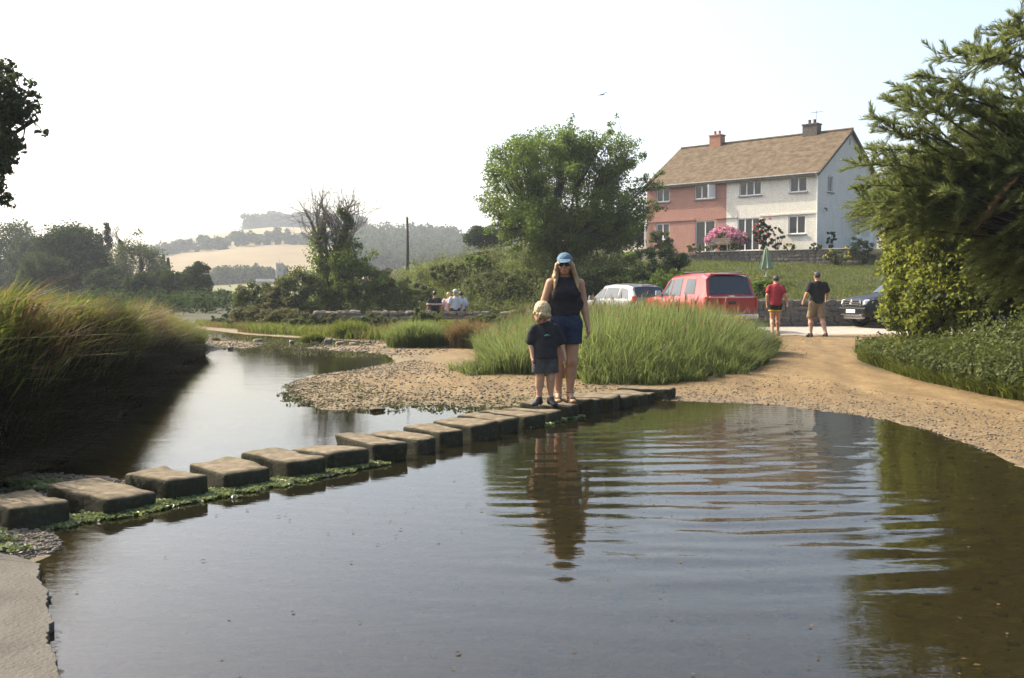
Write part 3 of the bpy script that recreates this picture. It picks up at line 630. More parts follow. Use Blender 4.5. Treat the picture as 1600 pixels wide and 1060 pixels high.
# --- far woods and hedgerows on the hill (one hazy mass each)
def hill_trees(name, band, n, hmin, hmax, seed, mat='leaf_far', per=60, ls=1.5):
    rng = np.random.default_rng(seed); C, R = [], []
    for i in range(n):
        px, Y_ = band(rng.uniform(), rng); x = (px - 800) / F * Y_; h = rng.uniform(hmin, hmax); z = float(hill_z(np.array(x), np.array(Y_)))
        for k in range(7): C.append((x + rng.normal() * h * .22, Y_ + rng.normal() * h * .2, z + h * rng.uniform(.12, .85))); R.append(h * rng.uniform(.2, .36))
    pos, out, k = cluster_leaves(np.array(C), np.array(R), per, rng, .9)
    o = leaf_obj(name, pos, out, ls, rng.uniform(.25, .6, len(C))[k] + rng.normal(size=len(pos)) * .12, M[mat], rng); return tag(o, kind="stuff")
hill_trees("knoll_woods", lambda u, r: (388 + 180 * u ** .9, 750 + r.uniform(0, 60)), 190, 7, 13, 81, 'leaf_dark', 60, 2.0)
tag(bpy.data.objects["knoll_woods"], "hazy dark wood covering the top of the far hill", "woods")
hill_trees("hedgerow_treeline", lambda u, r: (235 + 300 * u, 505 + r.uniform(-12, 25)), 75, 2.5, 7.5, 82)
tag(bpy.data.objects["hedgerow_treeline"], "hazy line of hedgerow trees between the two straw coloured fields", "treeline")
hill_trees("hillside_woods", lambda u, r: (555 + 240 * u, r.uniform(330, 560)), 150, 7, 12, 83, 'leaf_far', 60, 1.6)
tag(bpy.data.objects["hillside_woods"], "hazy bluish wood on the far hillside behind the pole", "woods")
hill_trees("valley_hedgerow", lambda u, r: (325 + 120 * u, 300 + 25 * u + r.uniform(-5, 5)), 40, 3, 6, 84, 'leaf_far', 60, .9)
tag(bpy.data.objects["valley_hedgerow"], "hedgerow running along the foot of the straw coloured field", "hedgerow")
Yq = 300; xq = (404 - 800) / F * Yq; zq = float(hill_z(np.array(xq), np.array(Yq)))
tree("field_tree", "single round hazy tree at the foot of the straw coloured field", (xq, Yq, zq), (xq, Yq, at(404, 428, Yq).z), (2.7, 2.7, 2.6), 50, .9, 60, .5, M['leaf_far'], 91)

# --- hedge and tamarisk on the right bank
rng = np.random.default_rng(501)
HB = (7.2, 15.0, land1(7.2, 15.0)); hr = empty("ivy_hedge", HB, 0, "tall sunlit yellow-green hedge at the right edge of the track", "hedge")
def hedge_pts(n):
    q = []
    P = HEDGE_POLY
    seg = [(P[0], P[1]), (P[1], P[2]), (P[2], P[3]), (P[3], P[4]), (P[-1], P[0])]
    L = [math.dist(a, b) for a, b in seg]; out = []
    for (a, b), ln in zip(seg, L):
        m = int(n * ln / sum(L)); tt = rng.uniform(0, 1, m); zz = rng.uniform(.25, 1, m); H_ = 2.25 + .05 * (18 - (np.array(a)[1] * (1 - tt) + np.array(b)[1] * tt))
        d = np.array(b) - np.array(a); nr = np.array([-d[1], d[0]]) / math.hypot(*d); nr = -nr if nr @ (np.array([9.5, 17.0]) - np.array(a)) < 0 else nr
        inn = rng.uniform(.0, .45, m) + .55 * np.clip(zz - .72, 0, 1) ** 1.3 + .75 * (fbm(tt * ln + a[0], zz * 2, 1.3, 61) - .5)
        x = a[0] + d[0] * tt + nr[0] * inn; y = a[1] + d[1] * tt + nr[1] * inn
        out.append(np.stack([x, y, zz * H_ + .15], 1))
    top = scatter_poly(HEDGE_POLY, n // 4, rng, lambda x, y: np.where((x < 9.0), 1.0, .25)); out.append(np.column_stack([top, 2.2 + rng.uniform(0, .5, len(top))]))
    return np.concatenate(out)
HP = hedge_pts(1050); HP[:, 2] += .12
pos, out, k = cluster_leaves(HP - np.array(HB) * [1, 1, 0] , np.full(len(HP), .22) * rng.uniform(.7, 1.3, len(HP)), 85, rng, .9); pos[:, 2] -= HB[2]
leaf_obj("foliage", pos, out + np.array([-.5, -.1, 0]), rng.uniform(.05, .105, len(pos)), .55 + rng.uniform(-.25, .25, len(HP))[k] + rng.normal(size=len(pos)) * .2, M['leaf_hedge'], rng, hr, aspect=.8)
st = MB()
for q in HP[::7]:
    a = q - np.array(HB); st.tube([(a[0] + .5, a[1] + .4, -.1), (a[0] + .3, a[1] + .25, a[2] * .5), tuple(a)], [.03, .02, .006], 4, cap=False)
st.build("stem", M['bark'], hr)

def tam_spray(rng, p, d, ln, n):
    """one feathery shoot: fine strands along a curved stem"""
    tt = rng.uniform(.08, 1, n); d = d / np.linalg.norm(d); sag = np.array([0, 0, -.22 * ln])
    q = p + d * (tt * ln)[:, None] + sag * (tt ** 2)[:, None]
    sd_ = rng.normal(size=(n, 3)); sd_ -= d * (sd_ @ d)[:, None]; sd_ = unit(sd_)
    dr = unit(d * .95 + sd_ * .50); L = (.25 * (1 - .55 * tt) * ln ** .5 * rng.uniform(.6, 1.2, n))[:, None]; wv = np.cross(dr, rng.normal(size=(n, 3))); wv = unit(wv) * .0030
    return np.stack([q - wv, q + wv, q + dr * L * .6 + wv * .9, q + dr * L, q + dr * L * .6 - wv * .9], 1)
def tamarisk():
    rng = np.random.default_rng(601); base = np.array([7.6, 12.6, land1(7.6, 12.6)]); r = empty("tamarisk_tree", tuple(base), 0, "dark feathery tamarisk leaning over the hedge at the right edge", "tree")
    S = []; mb = MB()
    shoots = [((1600, 60), (1490, 130), 12.0), ((1600, 45), (1560, 60), 12.2), ((1590, 100), (1466, 90), 12.0), ((1560, 170), (1410, 140), 12.0), ((1560, 185), (1420, 150), 12.4), ((1500, 235), (1366, 185), 12.0), ((1480, 215), (1395, 160), 12.6),
              ((1530, 150), (1440, 118), 12.2), ((1480, 250), (1372, 236), 12.2), ((1470, 280), (1345, 258), 11.8), ((1600, 120), (1520, 75), 12.6), ((1470, 240), (1390, 205), 12.0), ((1500, 200), (1425, 165), 11.7),
              ((1480, 310), (1352, 290), 12.0), ((1470, 330), (1352, 318), 12.0), ((1600, 160), (1500, 150), 12.4), ((1550, 190), (1460, 165), 12.1), ((1500, 260), (1400, 250), 12.4), ((1600, 90), (1540, 95), 11.8), ((1590, 30), (1600, 55), 12)]
    for a, b, Y in shoots:
        p0 = np.array(at(*a, Y + .4)); p1 = np.array(at(*b, Y)); mid = (p0 + p1) / 2 + np.array([0, 0, .08])
        mb.tube([tuple(base + [0, 0, 1.6]) , tuple(p0 * .7 + (base + [0, 0, 2.2]) * .3), tuple(p0), tuple(mid), tuple(p1)], [.05, .03, .014, .008, .003], 5, cap=False)
        n = 15
        for t in np.linspace(0, 1, n):
            c = p0 * (1 - t) + p1 * t + np.array([0, 0, .16 * t * (1 - t)])
            for k in range(2):
                d = unit((p1 - p0)) + rng.normal(size=3) * .55 + np.array([0, 0, .25]); S.append(tam_spray(rng, c, d, rng.uniform(.16, .34), 70))
        S.append(tam_spray(rng, p1 - (p1 - p0) * .12, p1 - p0, .38, 46))
    # the body of the crown
    C = []
    for (px, py, Y, rx, rz, n) in tuple((p_ + 22, *r_) for p_, *r_ in ((1560, 235, 12.6, .62, .62, 150), (1490, 290, 12.6, .62, .5, 150), (1600, 330, 12.2, .7, .9, 190), (1430, 320, 12.4, .5, .36, 110), (1590, 385, 12.4, .45, .30, 110), (1610, 420, 12.2, .5, .35, 90), (1400, 300, 12.7, .30, .25, 40), (1390, 335, 12.8, .3, .2, 40),
                                  (1640, 180, 12.6, .6, .8, 120), (1540, 250, 12.8, .55, .5, 150), (1470, 285, 12.8, .5, .35, 120), (1700, 330, 12.6, .9, 1.1, 130))):
        c = np.array(at(px, py, Y)); d = unit(rng.normal(size=(n, 3))) * rng.uniform(.3, 1, (n, 1)) ** .5; C.append(c + d * [rx, .75, rz])
    C = np.concatenate(C)
    for c in C:
        d = (c - base - [0, 0, 1.9]); d = unit(d) + rng.normal(size=3) * .5 + np.array([-.25, -.1, -.05]); S.append(tam_spray(rng, c, d, rng.uniform(.22, .5), 115))
    for c in C[::6]: mb.tube([tuple(base + [0, 0, 1.4]), tuple((base + [0, 0, 1.8]) * .45 + c * .55), tuple(c)], [.05, .025, .006], 4, cap=False)
    mb.tube([tuple(base - [0, 0, .2]), tuple(base + [.1, 0, .8]), tuple(base + [0, 0, 1.7])], [.14, .11, .07], 8)
    mb.v = [tuple(np.array(v) - base) for v in mb.v]; mb.build("trunk", M['bark'], r, smooth=True)
    V = np.concatenate(S) - base; n = len(V); i = np.arange(n)[:, None] * 5; tint = np.repeat(np.clip(rng.normal(.55, .24, n), 0, 1), 5)
    link("crown", np_mesh("crown", V.reshape(-1, 3), [i + [[0, 1, 2, 4]], i + [[4, 2, 3]]], False, {"tint": tint}), M['tamarisk'], r)
    # withered brown shoot
    S2 = [tam_spray(rng, np.array(at(px, py, 11.7)), np.array([-.6, 0, -.5]), .3, 60) for px, py in ((1600, 268), (1590, 278), (1582, 288), (1572, 300), (1564, 314), (1556, 324))]
    V = np.concatenate(S2) - base; n = len(V); i = np.arange(n)[:, None] * 5
    tag(link("withered_shoot", np_mesh("withered_shoot", V.reshape(-1, 3), [i + [[0, 1, 2, 4]], i + [[4, 2, 3]]], False, {"tint": np.repeat(rng.uniform(.3, .9, n), 5)}), M['grass_dry'], r), "withered brown shoot")
tamarisk()
# broadleaf tree standing behind the tamarisk
for i, (px, yt, wpx, Y, lab) in enumerate(((1585, 190, 230, 19, "dark tree behind the feathery tamarisk at the right edge"),)):
    X_ = (px - 800) / F * Y; zb = land1(X_, Y); zt = at(px, yt, Y).z; hw = wpx / 2 / F * Y
    tree("broadleaf_tree", lab, (X_, Y, zb), (X_, Y, zb + (zt - zb) * .6), (hw, 1.6, (zt - zb) * .4), 140, .42, 120, .13, M['leaf_dark'], 97)

# ---------------------------------------------------------------- grasses (uncountable)
rng = np.random.default_rng(701)
q = scatter_poly(REED_POLY, 44000, rng); edge = -poly_sd(REED_POLY, q[:, 0], q[:, 1]); kk = (edge > .45 * fbm(q[:, 0], q[:, 1], 1.7, 69) ** 1.5) & (fbm(q[:, 0], q[:, 1], 2.6, 68) + rng.uniform(0, .5, len(q)) > .42); q, edge = q[kk], edge[kk]; P = onland(q, -.02)
hgt = np.interp(q[:, 0], [-.8, .5, 1.6, 3.2, 5.4], [.74, .88, 1.05, 1.17, .98]) * (.62 + .38 * sstep(edge / 1.1)) * (.60 + .62 * fbm(q[:, 0], q[:, 1], 1.6, 71)) * 1.04
cx_, cy_ = 2.3, 21.0; ln = np.stack([(q[:, 0] - cx_) * .10 + .08, (q[:, 1] - cy_) * .03 - .05], 1) * (1 + 1.5 * np.exp(-edge / .4))[:, None]
tn = .55 + .5 * (fbm(q[:, 0], q[:, 1], .8, 72) - .5) + rng.normal(size=len(q)) * .2 - .30 * np.exp(-edge / .25)
tag(blades("tall_reeds", P, hgt, ln, M['reed'], rng, .017, tn, bend=.42, jitter=.26), "tall bright green reed bed behind the stepping stones", "reeds", kind="stuff")
kb = rng.choice(len(P), 7000, replace=False); tag(blades('broad_reed_leaves', P[kb] + np.column_stack([np.zeros((7000, 2)), hgt[kb] * rng.uniform(.05, .5, 7000)]), .42, (0, -.15), M['reed'], rng, .034, rng.normal(.55, .25, 7000), bend=.9, jitter=.75), 'broad arching green leaves among the reeds', 'reeds', kind='stuff')
q = q[edge < 1.3][:6000]; e2 = -poly_sd(REED_POLY, q[:, 0], q[:, 1])
tag(blades("dry_reed_skirt", onland(q[e2 < .55], -.02), .34, (.15, -.5), M['grass_dry'], rng, .014, bend=.9, jitter=.4), "dry brown stalks drooping round the foot of the reed bed", "reeds", kind="stuff")
ring = scatter_poly([(-1.3, 18), (-.6, 15.7), (.9, 14.7), (2.2, 14.6), (3.6, 15.6), (4.35, 17.4), (5.55, 20.8), (5.6, 24.5), (5.2, 24), (5.2, 21), (3.8, 17.8), (2.9, 16.2), (1.9, 15.4), (.9, 15.5), (0, 16.5), (-.4, 18)], 5200, rng, lambda x, y: (fbm(x, y, 1.5, 66) > .55).astype(float))
re_ = np.maximum(poly_sd(REED_POLY, ring[:, 0], ring[:, 1]), 0)
tag(blades("stray_reeds", onland(ring, -.02), .55 * np.exp(-re_ / .45) + .10, np.stack([(ring[:, 0] - 2.3) * .12, np.full(len(ring), -.2)], 1), M['reed'], rng, .016, rng.normal(.45, .25, len(ring)), bend=.7, jitter=.5), "scattered reed shoots straggling out over the gravel from the reed bed", "reeds", kind="stuff")
hd_i = rng.choice(len(P), 900, replace=False); hp = P[hd_i] + np.column_stack([ln[hd_i] * hgt[hd_i][:, None] * .5, hgt[hd_i] * 1.02])
o = blades("reed_seed_heads", hp, .16, (.25, -.1), M['grass_dry'], rng, .018, rng.uniform(.5, 1, 900), bend=.8); tag(o, "pale seed heads standing above the green reeds", "seed heads", kind="stuff")

n = 120000; q = scatter_poly([(-4.3, 3), (-3.95, 7.8), (-4.3, 9.6), (-4.95, 12.8), (-6.0, 17), (-6.9, 22), (-7.5, 24.7), (-8.6, 26.3), (-11.6, 31.5), (-13.5, 34), (-19, 38), (-17, 24), (-14, 14), (-11, 3)], n, rng,
                 lambda x, y: np.clip(1.2 - (-poly_sd(BANK, x, y) - 1.2) / 5, .18, 1) * np.where(y < 7, .35, 1))
bd = -poly_sd(BANK, q[:, 0], q[:, 1]); P = onland(q, -.03); hbq = np.interp(q[:, 1], [0, 12, 17, 22, 25, 40], [.46, .40, .28, .14, .05, .0]); ok = P[:, 2] > hbq * (.6 + .8 * fbm(q[:, 0], q[:, 1], 1.5, 70)); low = P[~ok]; q, bd, P = q[ok], bd[ok], P[ok]; n = len(q)
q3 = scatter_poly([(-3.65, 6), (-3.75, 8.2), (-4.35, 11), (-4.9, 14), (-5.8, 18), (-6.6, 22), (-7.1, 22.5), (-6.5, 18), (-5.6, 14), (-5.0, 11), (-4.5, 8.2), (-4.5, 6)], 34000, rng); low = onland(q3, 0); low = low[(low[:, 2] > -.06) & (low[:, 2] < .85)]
tag(blades('bank_grass_shaded', low + [0, 0, .02], .30, (.75, -.5), M['grass_shaded'], rng, .022, rng.normal(.4, .25, len(low)), bend=1.0, jitter=.5), 'matted grass hanging down the face of the left bank, darkened with painted shade', 'grass_shaded', kind='stuff')  # darker blades on the bank face, their colour carries its shade
slope = np.exp(-np.maximum(bd - .1, 0) / .5); ln = np.stack([.12 + .75 * slope, -.06 - .5 * slope], 1)
hgt = (.36 + .18 * slope) * (.45 + 1.05 * fbm(q[:, 0], q[:, 1], .75, 73)) * np.interp(q[:, 1], [8, 20, 26, 34], [1, 1, .75, .6])
dry = fbm(q[:, 0], q[:, 1], .55, 74); dsel = (dry + .14 * slope + rng.normal(size=n) * .09) > .61
tn = .52 + .6 * (fbm(q[:, 0], q[:, 1], .7, 75) - .5) + rng.normal(size=n) * .2
tag(blades("bank_grass", P[~dsel], hgt[~dsel], ln[~dsel], M['grass'], rng, np.interp(P[~dsel][:, 1], [8, 14, 24], [.026, .022, .02]), tn[~dsel], bend=.6, jitter=.42), "long green grass hanging over the left bank", "grass", kind="stuff")
tag(blades("dry_bank_grass", P[dsel], hgt[dsel] * 1.05, ln[dsel], M['grass_dry'], rng, .018, tn[dsel], bend=.75, jitter=.42), "dry reddish brown grass in patches on the left bank", "grass", kind="stuff")
# broad-leaved weeds among it
m = rng.choice(n, 900, replace=False); m = m[(bd[m] > .2)][:520]; C = P[m] + [0, 0, .32]; pos, out, k = cluster_leaves(C, np.full(len(C), .17), 22, rng, .7)
tag(leaf_obj("bank_weeds", pos, out, .075, rng.normal(.6, .2, len(pos)), M['leaf_bush'], rng), "leafy weeds growing through the grass of the left bank", "weeds", kind="stuff")

q = scatter_poly([(6.55, 18.8), (6.35, 17.2), (6.15, 15.2), (6.2, 13.2), (6.5, 10.8), (7.0, 9), (9.6, 9), (10, 14.4), (7.4, 15.8), (6.9, 16.7), (7.0, 18.9), (6.8, 19.4)], 46000, rng); P = onland(q, -.02)
hx_ = -poly_sd(HEDGE_POLY, q[:, 0], q[:, 1]); vd = np.minimum(q[:, 0] - np.interp(q[:, 1], [9, 10.8, 13.2, 15.2, 17.2, 18.8], [7.0, 6.5, 6.2, 6.15, 6.35, 6.55]), 2); hg = .30 + .40 * sstep(vd / 1.1) + .15 * sstep((hx_ + .7) / .8)
tag(blades("verge_grass", P, hg * (.7 + .6 * fbm(q[:, 0], q[:, 1], 1.4, 76)), (-.35, -.28), M['grass'], rng, .016, rng.normal(.42, .22, len(q)) + .5 * (fbm(q[:, 0], q[:, 1], 1.2, 67) - .5), bend=.75, jitter=.5), "long grass at the foot of the sunlit hedge", "grass", kind="stuff")
wi = np.arange(0, len(P), 40); wz = np.clip(vd[wi], .1, 1.6); pos, out, k = cluster_leaves(P[wi] + np.column_stack([np.zeros((len(wi), 2)), .25 + .5 * wz * rng.uniform(.3, 1, len(wi))]), .16 + .1 * wz, 40, rng, .8)
tag(leaf_obj("verge_weeds", pos, out, .075, rng.normal(.5, .2, len(pos)), M['leaf_bush'], rng), "leafy weeds at the foot of the sunlit hedge", "weeds", kind="stuff")

q = scatter_poly([(6.7, 35.1), (16.5, 34.7), (20, 44), (20, 56), (11, 61.5), (5, 58), (3, 47), (5, 39)], 36000, rng); P = onland(q)
tag(blades("lawn_grass", P, .10 + .10 * fbm(q[:, 0], q[:, 1], .5, 77) ** 2, (0, 0), M['grass'], rng, .03, .45 + .6 * (fbm(q[:, 0], q[:, 1], .45, 78) - .5) + rng.normal(size=len(q)) * .15, bend=.6, jitter=.5), "sloping lawn between the road wall and the house", "lawn", kind="stuff")
q = scatter_poly([(-10, 46), (-4, 42.6), (.5, 40.8), (4.5, 38), (6, 42), (5, 56), (-3, 62), (-14, 62)], 46000, rng); P = onland(q)
dsel = fbm(q[:, 0], q[:, 1], .35, 79) + rng.normal(size=len(q)) * .06 > .56
tag(blades("slope_grass", P[~dsel], .42, (.1, -.1), M['grass'], rng, .03, rng.normal(.62, .2, (~dsel).sum()), bend=.6, jitter=.4), "rough grass on the slope behind the dry stone wall", "grass", kind="stuff")
tag(blades("pale_slope_grass", P[dsel], .5, (.1, -.1), M['reed'], rng, .028, rng.normal(.8, .2, dsel.sum()), bend=.6, jitter=.4), "pale seeding grass on the slope behind the dry stone wall", "grass", kind="stuff")
m = rng.choice(len(q), 1000, replace=False); m = m[fbm(q[m, 0], q[m, 1], .3, 90) > .44]; C = P[m] + np.column_stack([np.zeros((len(m), 2)), rng.uniform(.1, .7, len(m))]); pos, out, k = cluster_leaves(C, rng.uniform(.25, .75, len(C)), 85, rng, .75)
tag(leaf_obj("slope_undergrowth", pos, out, .10, rng.uniform(.25, .85, len(C))[k] + rng.normal(size=len(pos)) * .15, M['leaf_bush'], rng), "brambles and nettles covering the slope", "undergrowth", kind="stuff")

# vegetated shore between gravel and dry stone wall, upstream
q = scatter_poly([(-9.5, 33), (-6.2, 29.6), (-3.2, 27.9), (0.6, 26.8), (2.2, 27.5), (3.5, 36.5), (1.2, 39.5), (-3, 39.6), (-9, 41), (-14, 44), (-12.4, 39.5), (-9.6, 36)], 44000, rng, lambda x, y: (poly_sd(WATER, x, y) > .25).astype(float)); P = onland(q)
f_ = fbm(q[:, 0], q[:, 1], .5, 80); dsel = f_ + rng.normal(size=len(q)) * .06 > .54; hh = (.18 + .34 * fbm(q[:, 0], q[:, 1], .6, 81)) * np.interp(q[:, 1], [30, 37, 39], [1.1, .8, .55])
tag(blades("shore_grass", P[~dsel], hh[~dsel], (.05, -.2), M['grass'], rng, .022, rng.normal(.5, .22, (~dsel).sum()), bend=.6, jitter=.35), "green grass on the far shore below the dry stone wall", "grass", kind="stuff")
tag(blades("dry_shore_grass", P[dsel], hh[dsel], (.05, -.2), M['grass_dry'], rng, .022, rng.normal(.6, .22, dsel.sum()), bend=.6, jitter=.35), "dry brown grass on the far shore below the dry stone wall", "grass", kind="stuff")
def tuft(label, px, ybase, ytop, wpx, mat, n, seed, tint=.5, group="grass tufts on the far shore"):
    rng = np.random.default_rng(seed); c = onz(px, ybase, .05); Y = c.y; hw = wpx / 2 / F * Y; H_ = at(px, ytop, Y).z - .05
    a = rng.uniform(0, 6.283, n); r = np.sqrt(rng.uniform(0, 1, n)) * hw * .8; q = np.stack([r * np.cos(a), r * np.sin(a) * .8], 1); z = land(q[:, 0] + c.x, q[:, 1] + Y + hw * .6)
    o = empty("grass_tuft", (c.x, Y + hw * .6, .05), 0, label, "grass tuft", group); P = np.column_stack([q, z - .05])
    blades("grass_blades", P, H_ * (1.05 - .45 * (r / hw / .8) ** 2), q / hw * .55, mat, rng, .02, rng.normal(tint, .2, n), o, bend=.7, jitter=.2)
tuft("large bright green grass clump on the edge of the gravel", 648, 544, 500, 118, M['reed'], 5200, 1)
tuft("dark round grass tuft standing at the water's edge", 487, 531, 511, 40, M['grass'], 2200, 2, .3)
tuft("yellowish grass clump between the two darker tufts on the far shore", 545, 528, 498, 70, M['grass'], 3000, 3, .6)
tuft("dry grass clump at the left end of the reed bed", 735, 545, 500, 90, M['grass_dry'], 3600, 4, .6)
tuft("green grass clump just left of the reed bed", 690, 540, 498, 60, M['grass'], 2600, 5, .55)
tuft("brown dead grass mound at the right-hand end of the reed bed", 1196, 558, 524, 52, M['grass_dry'], 3000, 7, .45, group=None)
tuft("tiny tuft on the mud spit in mid-river", 337, 532, 526, 14, M['grass'], 500, 6, .3)

for i, (px, yb, yt, w_, Y, mt, ts, lb) in enumerate(((520, 512, 490, 60, 35.5, 'leaf_olive', .1, "yellowish scrub just right of the dark round grass tuft"), (578, 535, 498, 50, 31.5, 'leaf_bush', -.1, "dark green scrub behind the line of boulders"), (628, 522, 494, 50, 34, 'leaf_olive', .05, "olive scrub left of the bright green grass clump"), (668, 520, 492, 44, 33, 'leaf_bush', -.05, "green scrub behind the bright green grass clump"),
        (712, 545, 500, 56, 28.6, 'leaf_olive', -.05, "dark scrub at the water worn bank left of the reed bed"), (760, 535, 496, 60, 29.5, 'leaf_bush', .05, "green scrub behind the left end of the reed bed"), (470, 522, 492, 44, 35, 'leaf_bush', .05, "light scrub above the dark round grass tuft"), (420, 522, 486, 50, 37.5, 'leaf_olive', -.1, "olive scrub at the shore between the two rounded bushes"), (375, 514, 488, 40, 41, 'leaf_pale', .0, "grey-green scrub where the far water disappears"), (820, 520, 492, 60, 31, 'leaf_bush', .1, "yellow-green scrub behind the boy, under the stone wall"))):
    bush("bush", lb, px, yt - (6 if i % 2 else -3), w_ * 1.3, Y, M[mt], ybase=yb, seed=400 + i, n_cl=70, per=130, lsize=.075, group="scrub along the far shore", tint_shift=ts, lump=.45, zcut=-.95)
rng = np.random.default_rng(801)
q = scatter_poly([(-75, 100), (-50, 70), (-30, 58), (-18, 52), (-15, 58), (-24, 78), (-40, 104)], 300, rng); C = onland(q, .5); pos, out, k = cluster_leaves(C, rng.uniform(.6, 1.7, len(C)), 90, rng, .8)
tag(leaf_obj("valley_scrub", pos, out, .26, rng.uniform(.2, .7, len(C))[k] + rng.normal(size=len(pos)) * .12, M['leaf_far'], rng), "low scrub under the trees on the left side of the valley", None, None, "stuff")
# ---------------------------------------------------------------- building and stone materials
M['render_white'] = wallmat("render_white", (.76, .73, .64), (.62, .59, .51))
M['render_pink'] = wallmat("render_pink", (.44, .245, .19), (.35, .19, .148))
M['roof_tile'] = pmat("roof_tile", (.088, .065, .043), (.160, .122, .080), 2.5, .95, .1, bump=.5, bscale=14, bdist=.03, detail=7, lo=.35, hi=.7)
M['brick_pink'] = pmat("brick_pink", (.36, .19, .13), (.28, .15, .10), 9, .9, .1, bump=.3)
M['brick_dark'] = pmat("brick_dark", (.085, .075, .062), (.14, .12, .10), 8, .9, .1, bump=.3)
M['upvc'] = pmat("upvc", (.78, .78, .76), (.72, .72, .70), 3, .45, .5)
M['sill'] = pmat("sill", (.30, .29, .27), (.22, .21, .20), 6, .9, .2)
M['dark_felt'] = pmat("dark_felt", (.05, .055, .06), (.08, .08, .085), 5, .8, .3)
M['stone_grey'] = pmat("stone_grey", (.10, .088, .068), (.20, .178, .14), 5, .92, .2, bump=.5, bscale=18, detail=6)
M['stone_tan'] = pmat("stone_tan", (.13, .098, .060), (.235, .185, .122), 5, .92, .2, bump=.5, bscale=18, detail=6)
M['stone_dark'] = pmat("stone_dark", (.085, .075, .062), (.17, .15, .125), 5, .92, .2, bump=.5, bscale=18, detail=6)
M['mortar'] = pmat("mortar", (.10, .09, .075), (.15, .135, .11), 8, .95, .1, bump=.4)
M['coping'] = pmat("coping", (.46, .42, .34), (.36, .32, .25), 5, .9, .2, bump=.3)
t = NT("window_glass"); M['glass'] = t.done(t.pbsdf((.018, .022, .025), .06, .6))
t = NT("curtain"); M['curtain'] = t.done(t.pbsdf((.45, .44, .42), .9, .1))

def wall_panel(mb, o, du, nrm, length, height, ops, depth=.12, mi=0):
    o = Vector(o); du = Vector(du); n = Vector(nrm); us = sorted({0, length, *[a for q in ops for a in q[:2]]}); zs = sorted({0, height, *[a for q in ops for a in q[2:]]})
    up = Vector((0, 0, 1)); flip = du.cross(up).dot(n) < 0
    def quad(a, b, c, d): mb.add([a, b, c, d], [(0, 1, 2, 3) if not flip else (3, 2, 1, 0)], mi)
    P = lambda u, z, dd=0.0: o + du * u + up * z - n * dd
    for i in range(len(us) - 1):
        for j in range(len(zs) - 1):
            uc, zc = (us[i] + us[i + 1]) / 2, (zs[j] + zs[j + 1]) / 2
            if any(q[0] < uc < q[1] and q[2] < zc < q[3] for q in ops): continue
            quad(P(us[i], zs[j]), P(us[i + 1], zs[j]), P(us[i + 1], zs[j + 1]), P(us[i], zs[j + 1]))
    for u0, u1, z0, z1 in ops:
        for (a, b) in (((u0, z0), (u0, z1)), ((u0, z1), (u1, z1)), ((u1, z1), (u1, z0)), ((u1, z0), (u0, z0))):
            quad(P(*a), P(*b), P(*b, depth), P(*a, depth))

def window(parent, o, du, nrm, u0, u1, z0, z1, lights, sill=True, label=None, curtain=(), depth=.07, fr=.06, opened=None):
    o = Vector(o); du = Vector(du); n = Vector(nrm); up = Vector((0, 0, 1)); R = Matrix((du, n, up)).transposed()
    base = o + du * ((u0 + u1) / 2) + up * z0 - n * depth; W_, H_ = u1 - u0, z1 - z0; mb = MB(); e = .002
    def bx(m, cu, cz, w_, h_, d_=.05, off=0.0): m.box(R @ Vector((cu, off, cz)), (w_, d_, h_), R)
    bx(mb, 0, H_ - fr / 2, W_ - e, fr); bx(mb, 0, fr / 2, W_ - e, fr); bx(mb, -W_ / 2 + fr / 2 + e, H_ / 2, fr, H_ - 2 * fr); bx(mb, W_ / 2 - fr / 2 - e, H_ / 2, fr, H_ - 2 * fr)
    for k in range(1, lights): bx(mb, -W_ / 2 + W_ * k / lights, H_ / 2, fr * 1.3, H_ - 2 * fr)
    wo = mb.build("window", M['upvc'], parent, bevel=.008, segs=1); wo.location = base
    if label: wo["label"] = label
    for k in range(lights):
        a = -W_ / 2 + W_ * k / lights; p = MB(); ww = W_ / lights - fr
        p.box(R @ Vector((a + W_ / lights / 2, -.012, H_ / 2)), (ww, .006, H_ - fr), R); p.build("pane", M['glass'], wo)
    for c in curtain:
        p = MB(); a = -W_ / 2 + W_ * c
        for s in range(5): p.box(R @ Vector((a + s * .06, -.07 - .02 * (s % 2), H_ / 2)), (.058, .01, H_ - .1), R)
        p.build("curtain", M['curtain'], wo)
    if sill:
        p = MB(); p.box(R @ Vector((0, depth + .02, -.045)), (W_ + .14, .16, .07), R); p.build("sill", M['sill'], wo)
    if opened is not None:
        p = MB(); hinge = -W_ / 2 + W_ * opened / lights; Ro = R @ Matrix.Rotation(math.radians(60), 3, 'Z'); c = R @ Vector((hinge, depth + .02, H_ / 2)); ww = W_ / lights
        p.box(c + Ro @ Vector((ww / 2, 0, 0)), (ww, .04, H_ - .08), Ro); p.build("open_casement", M['upvc'], wo)
    return wo

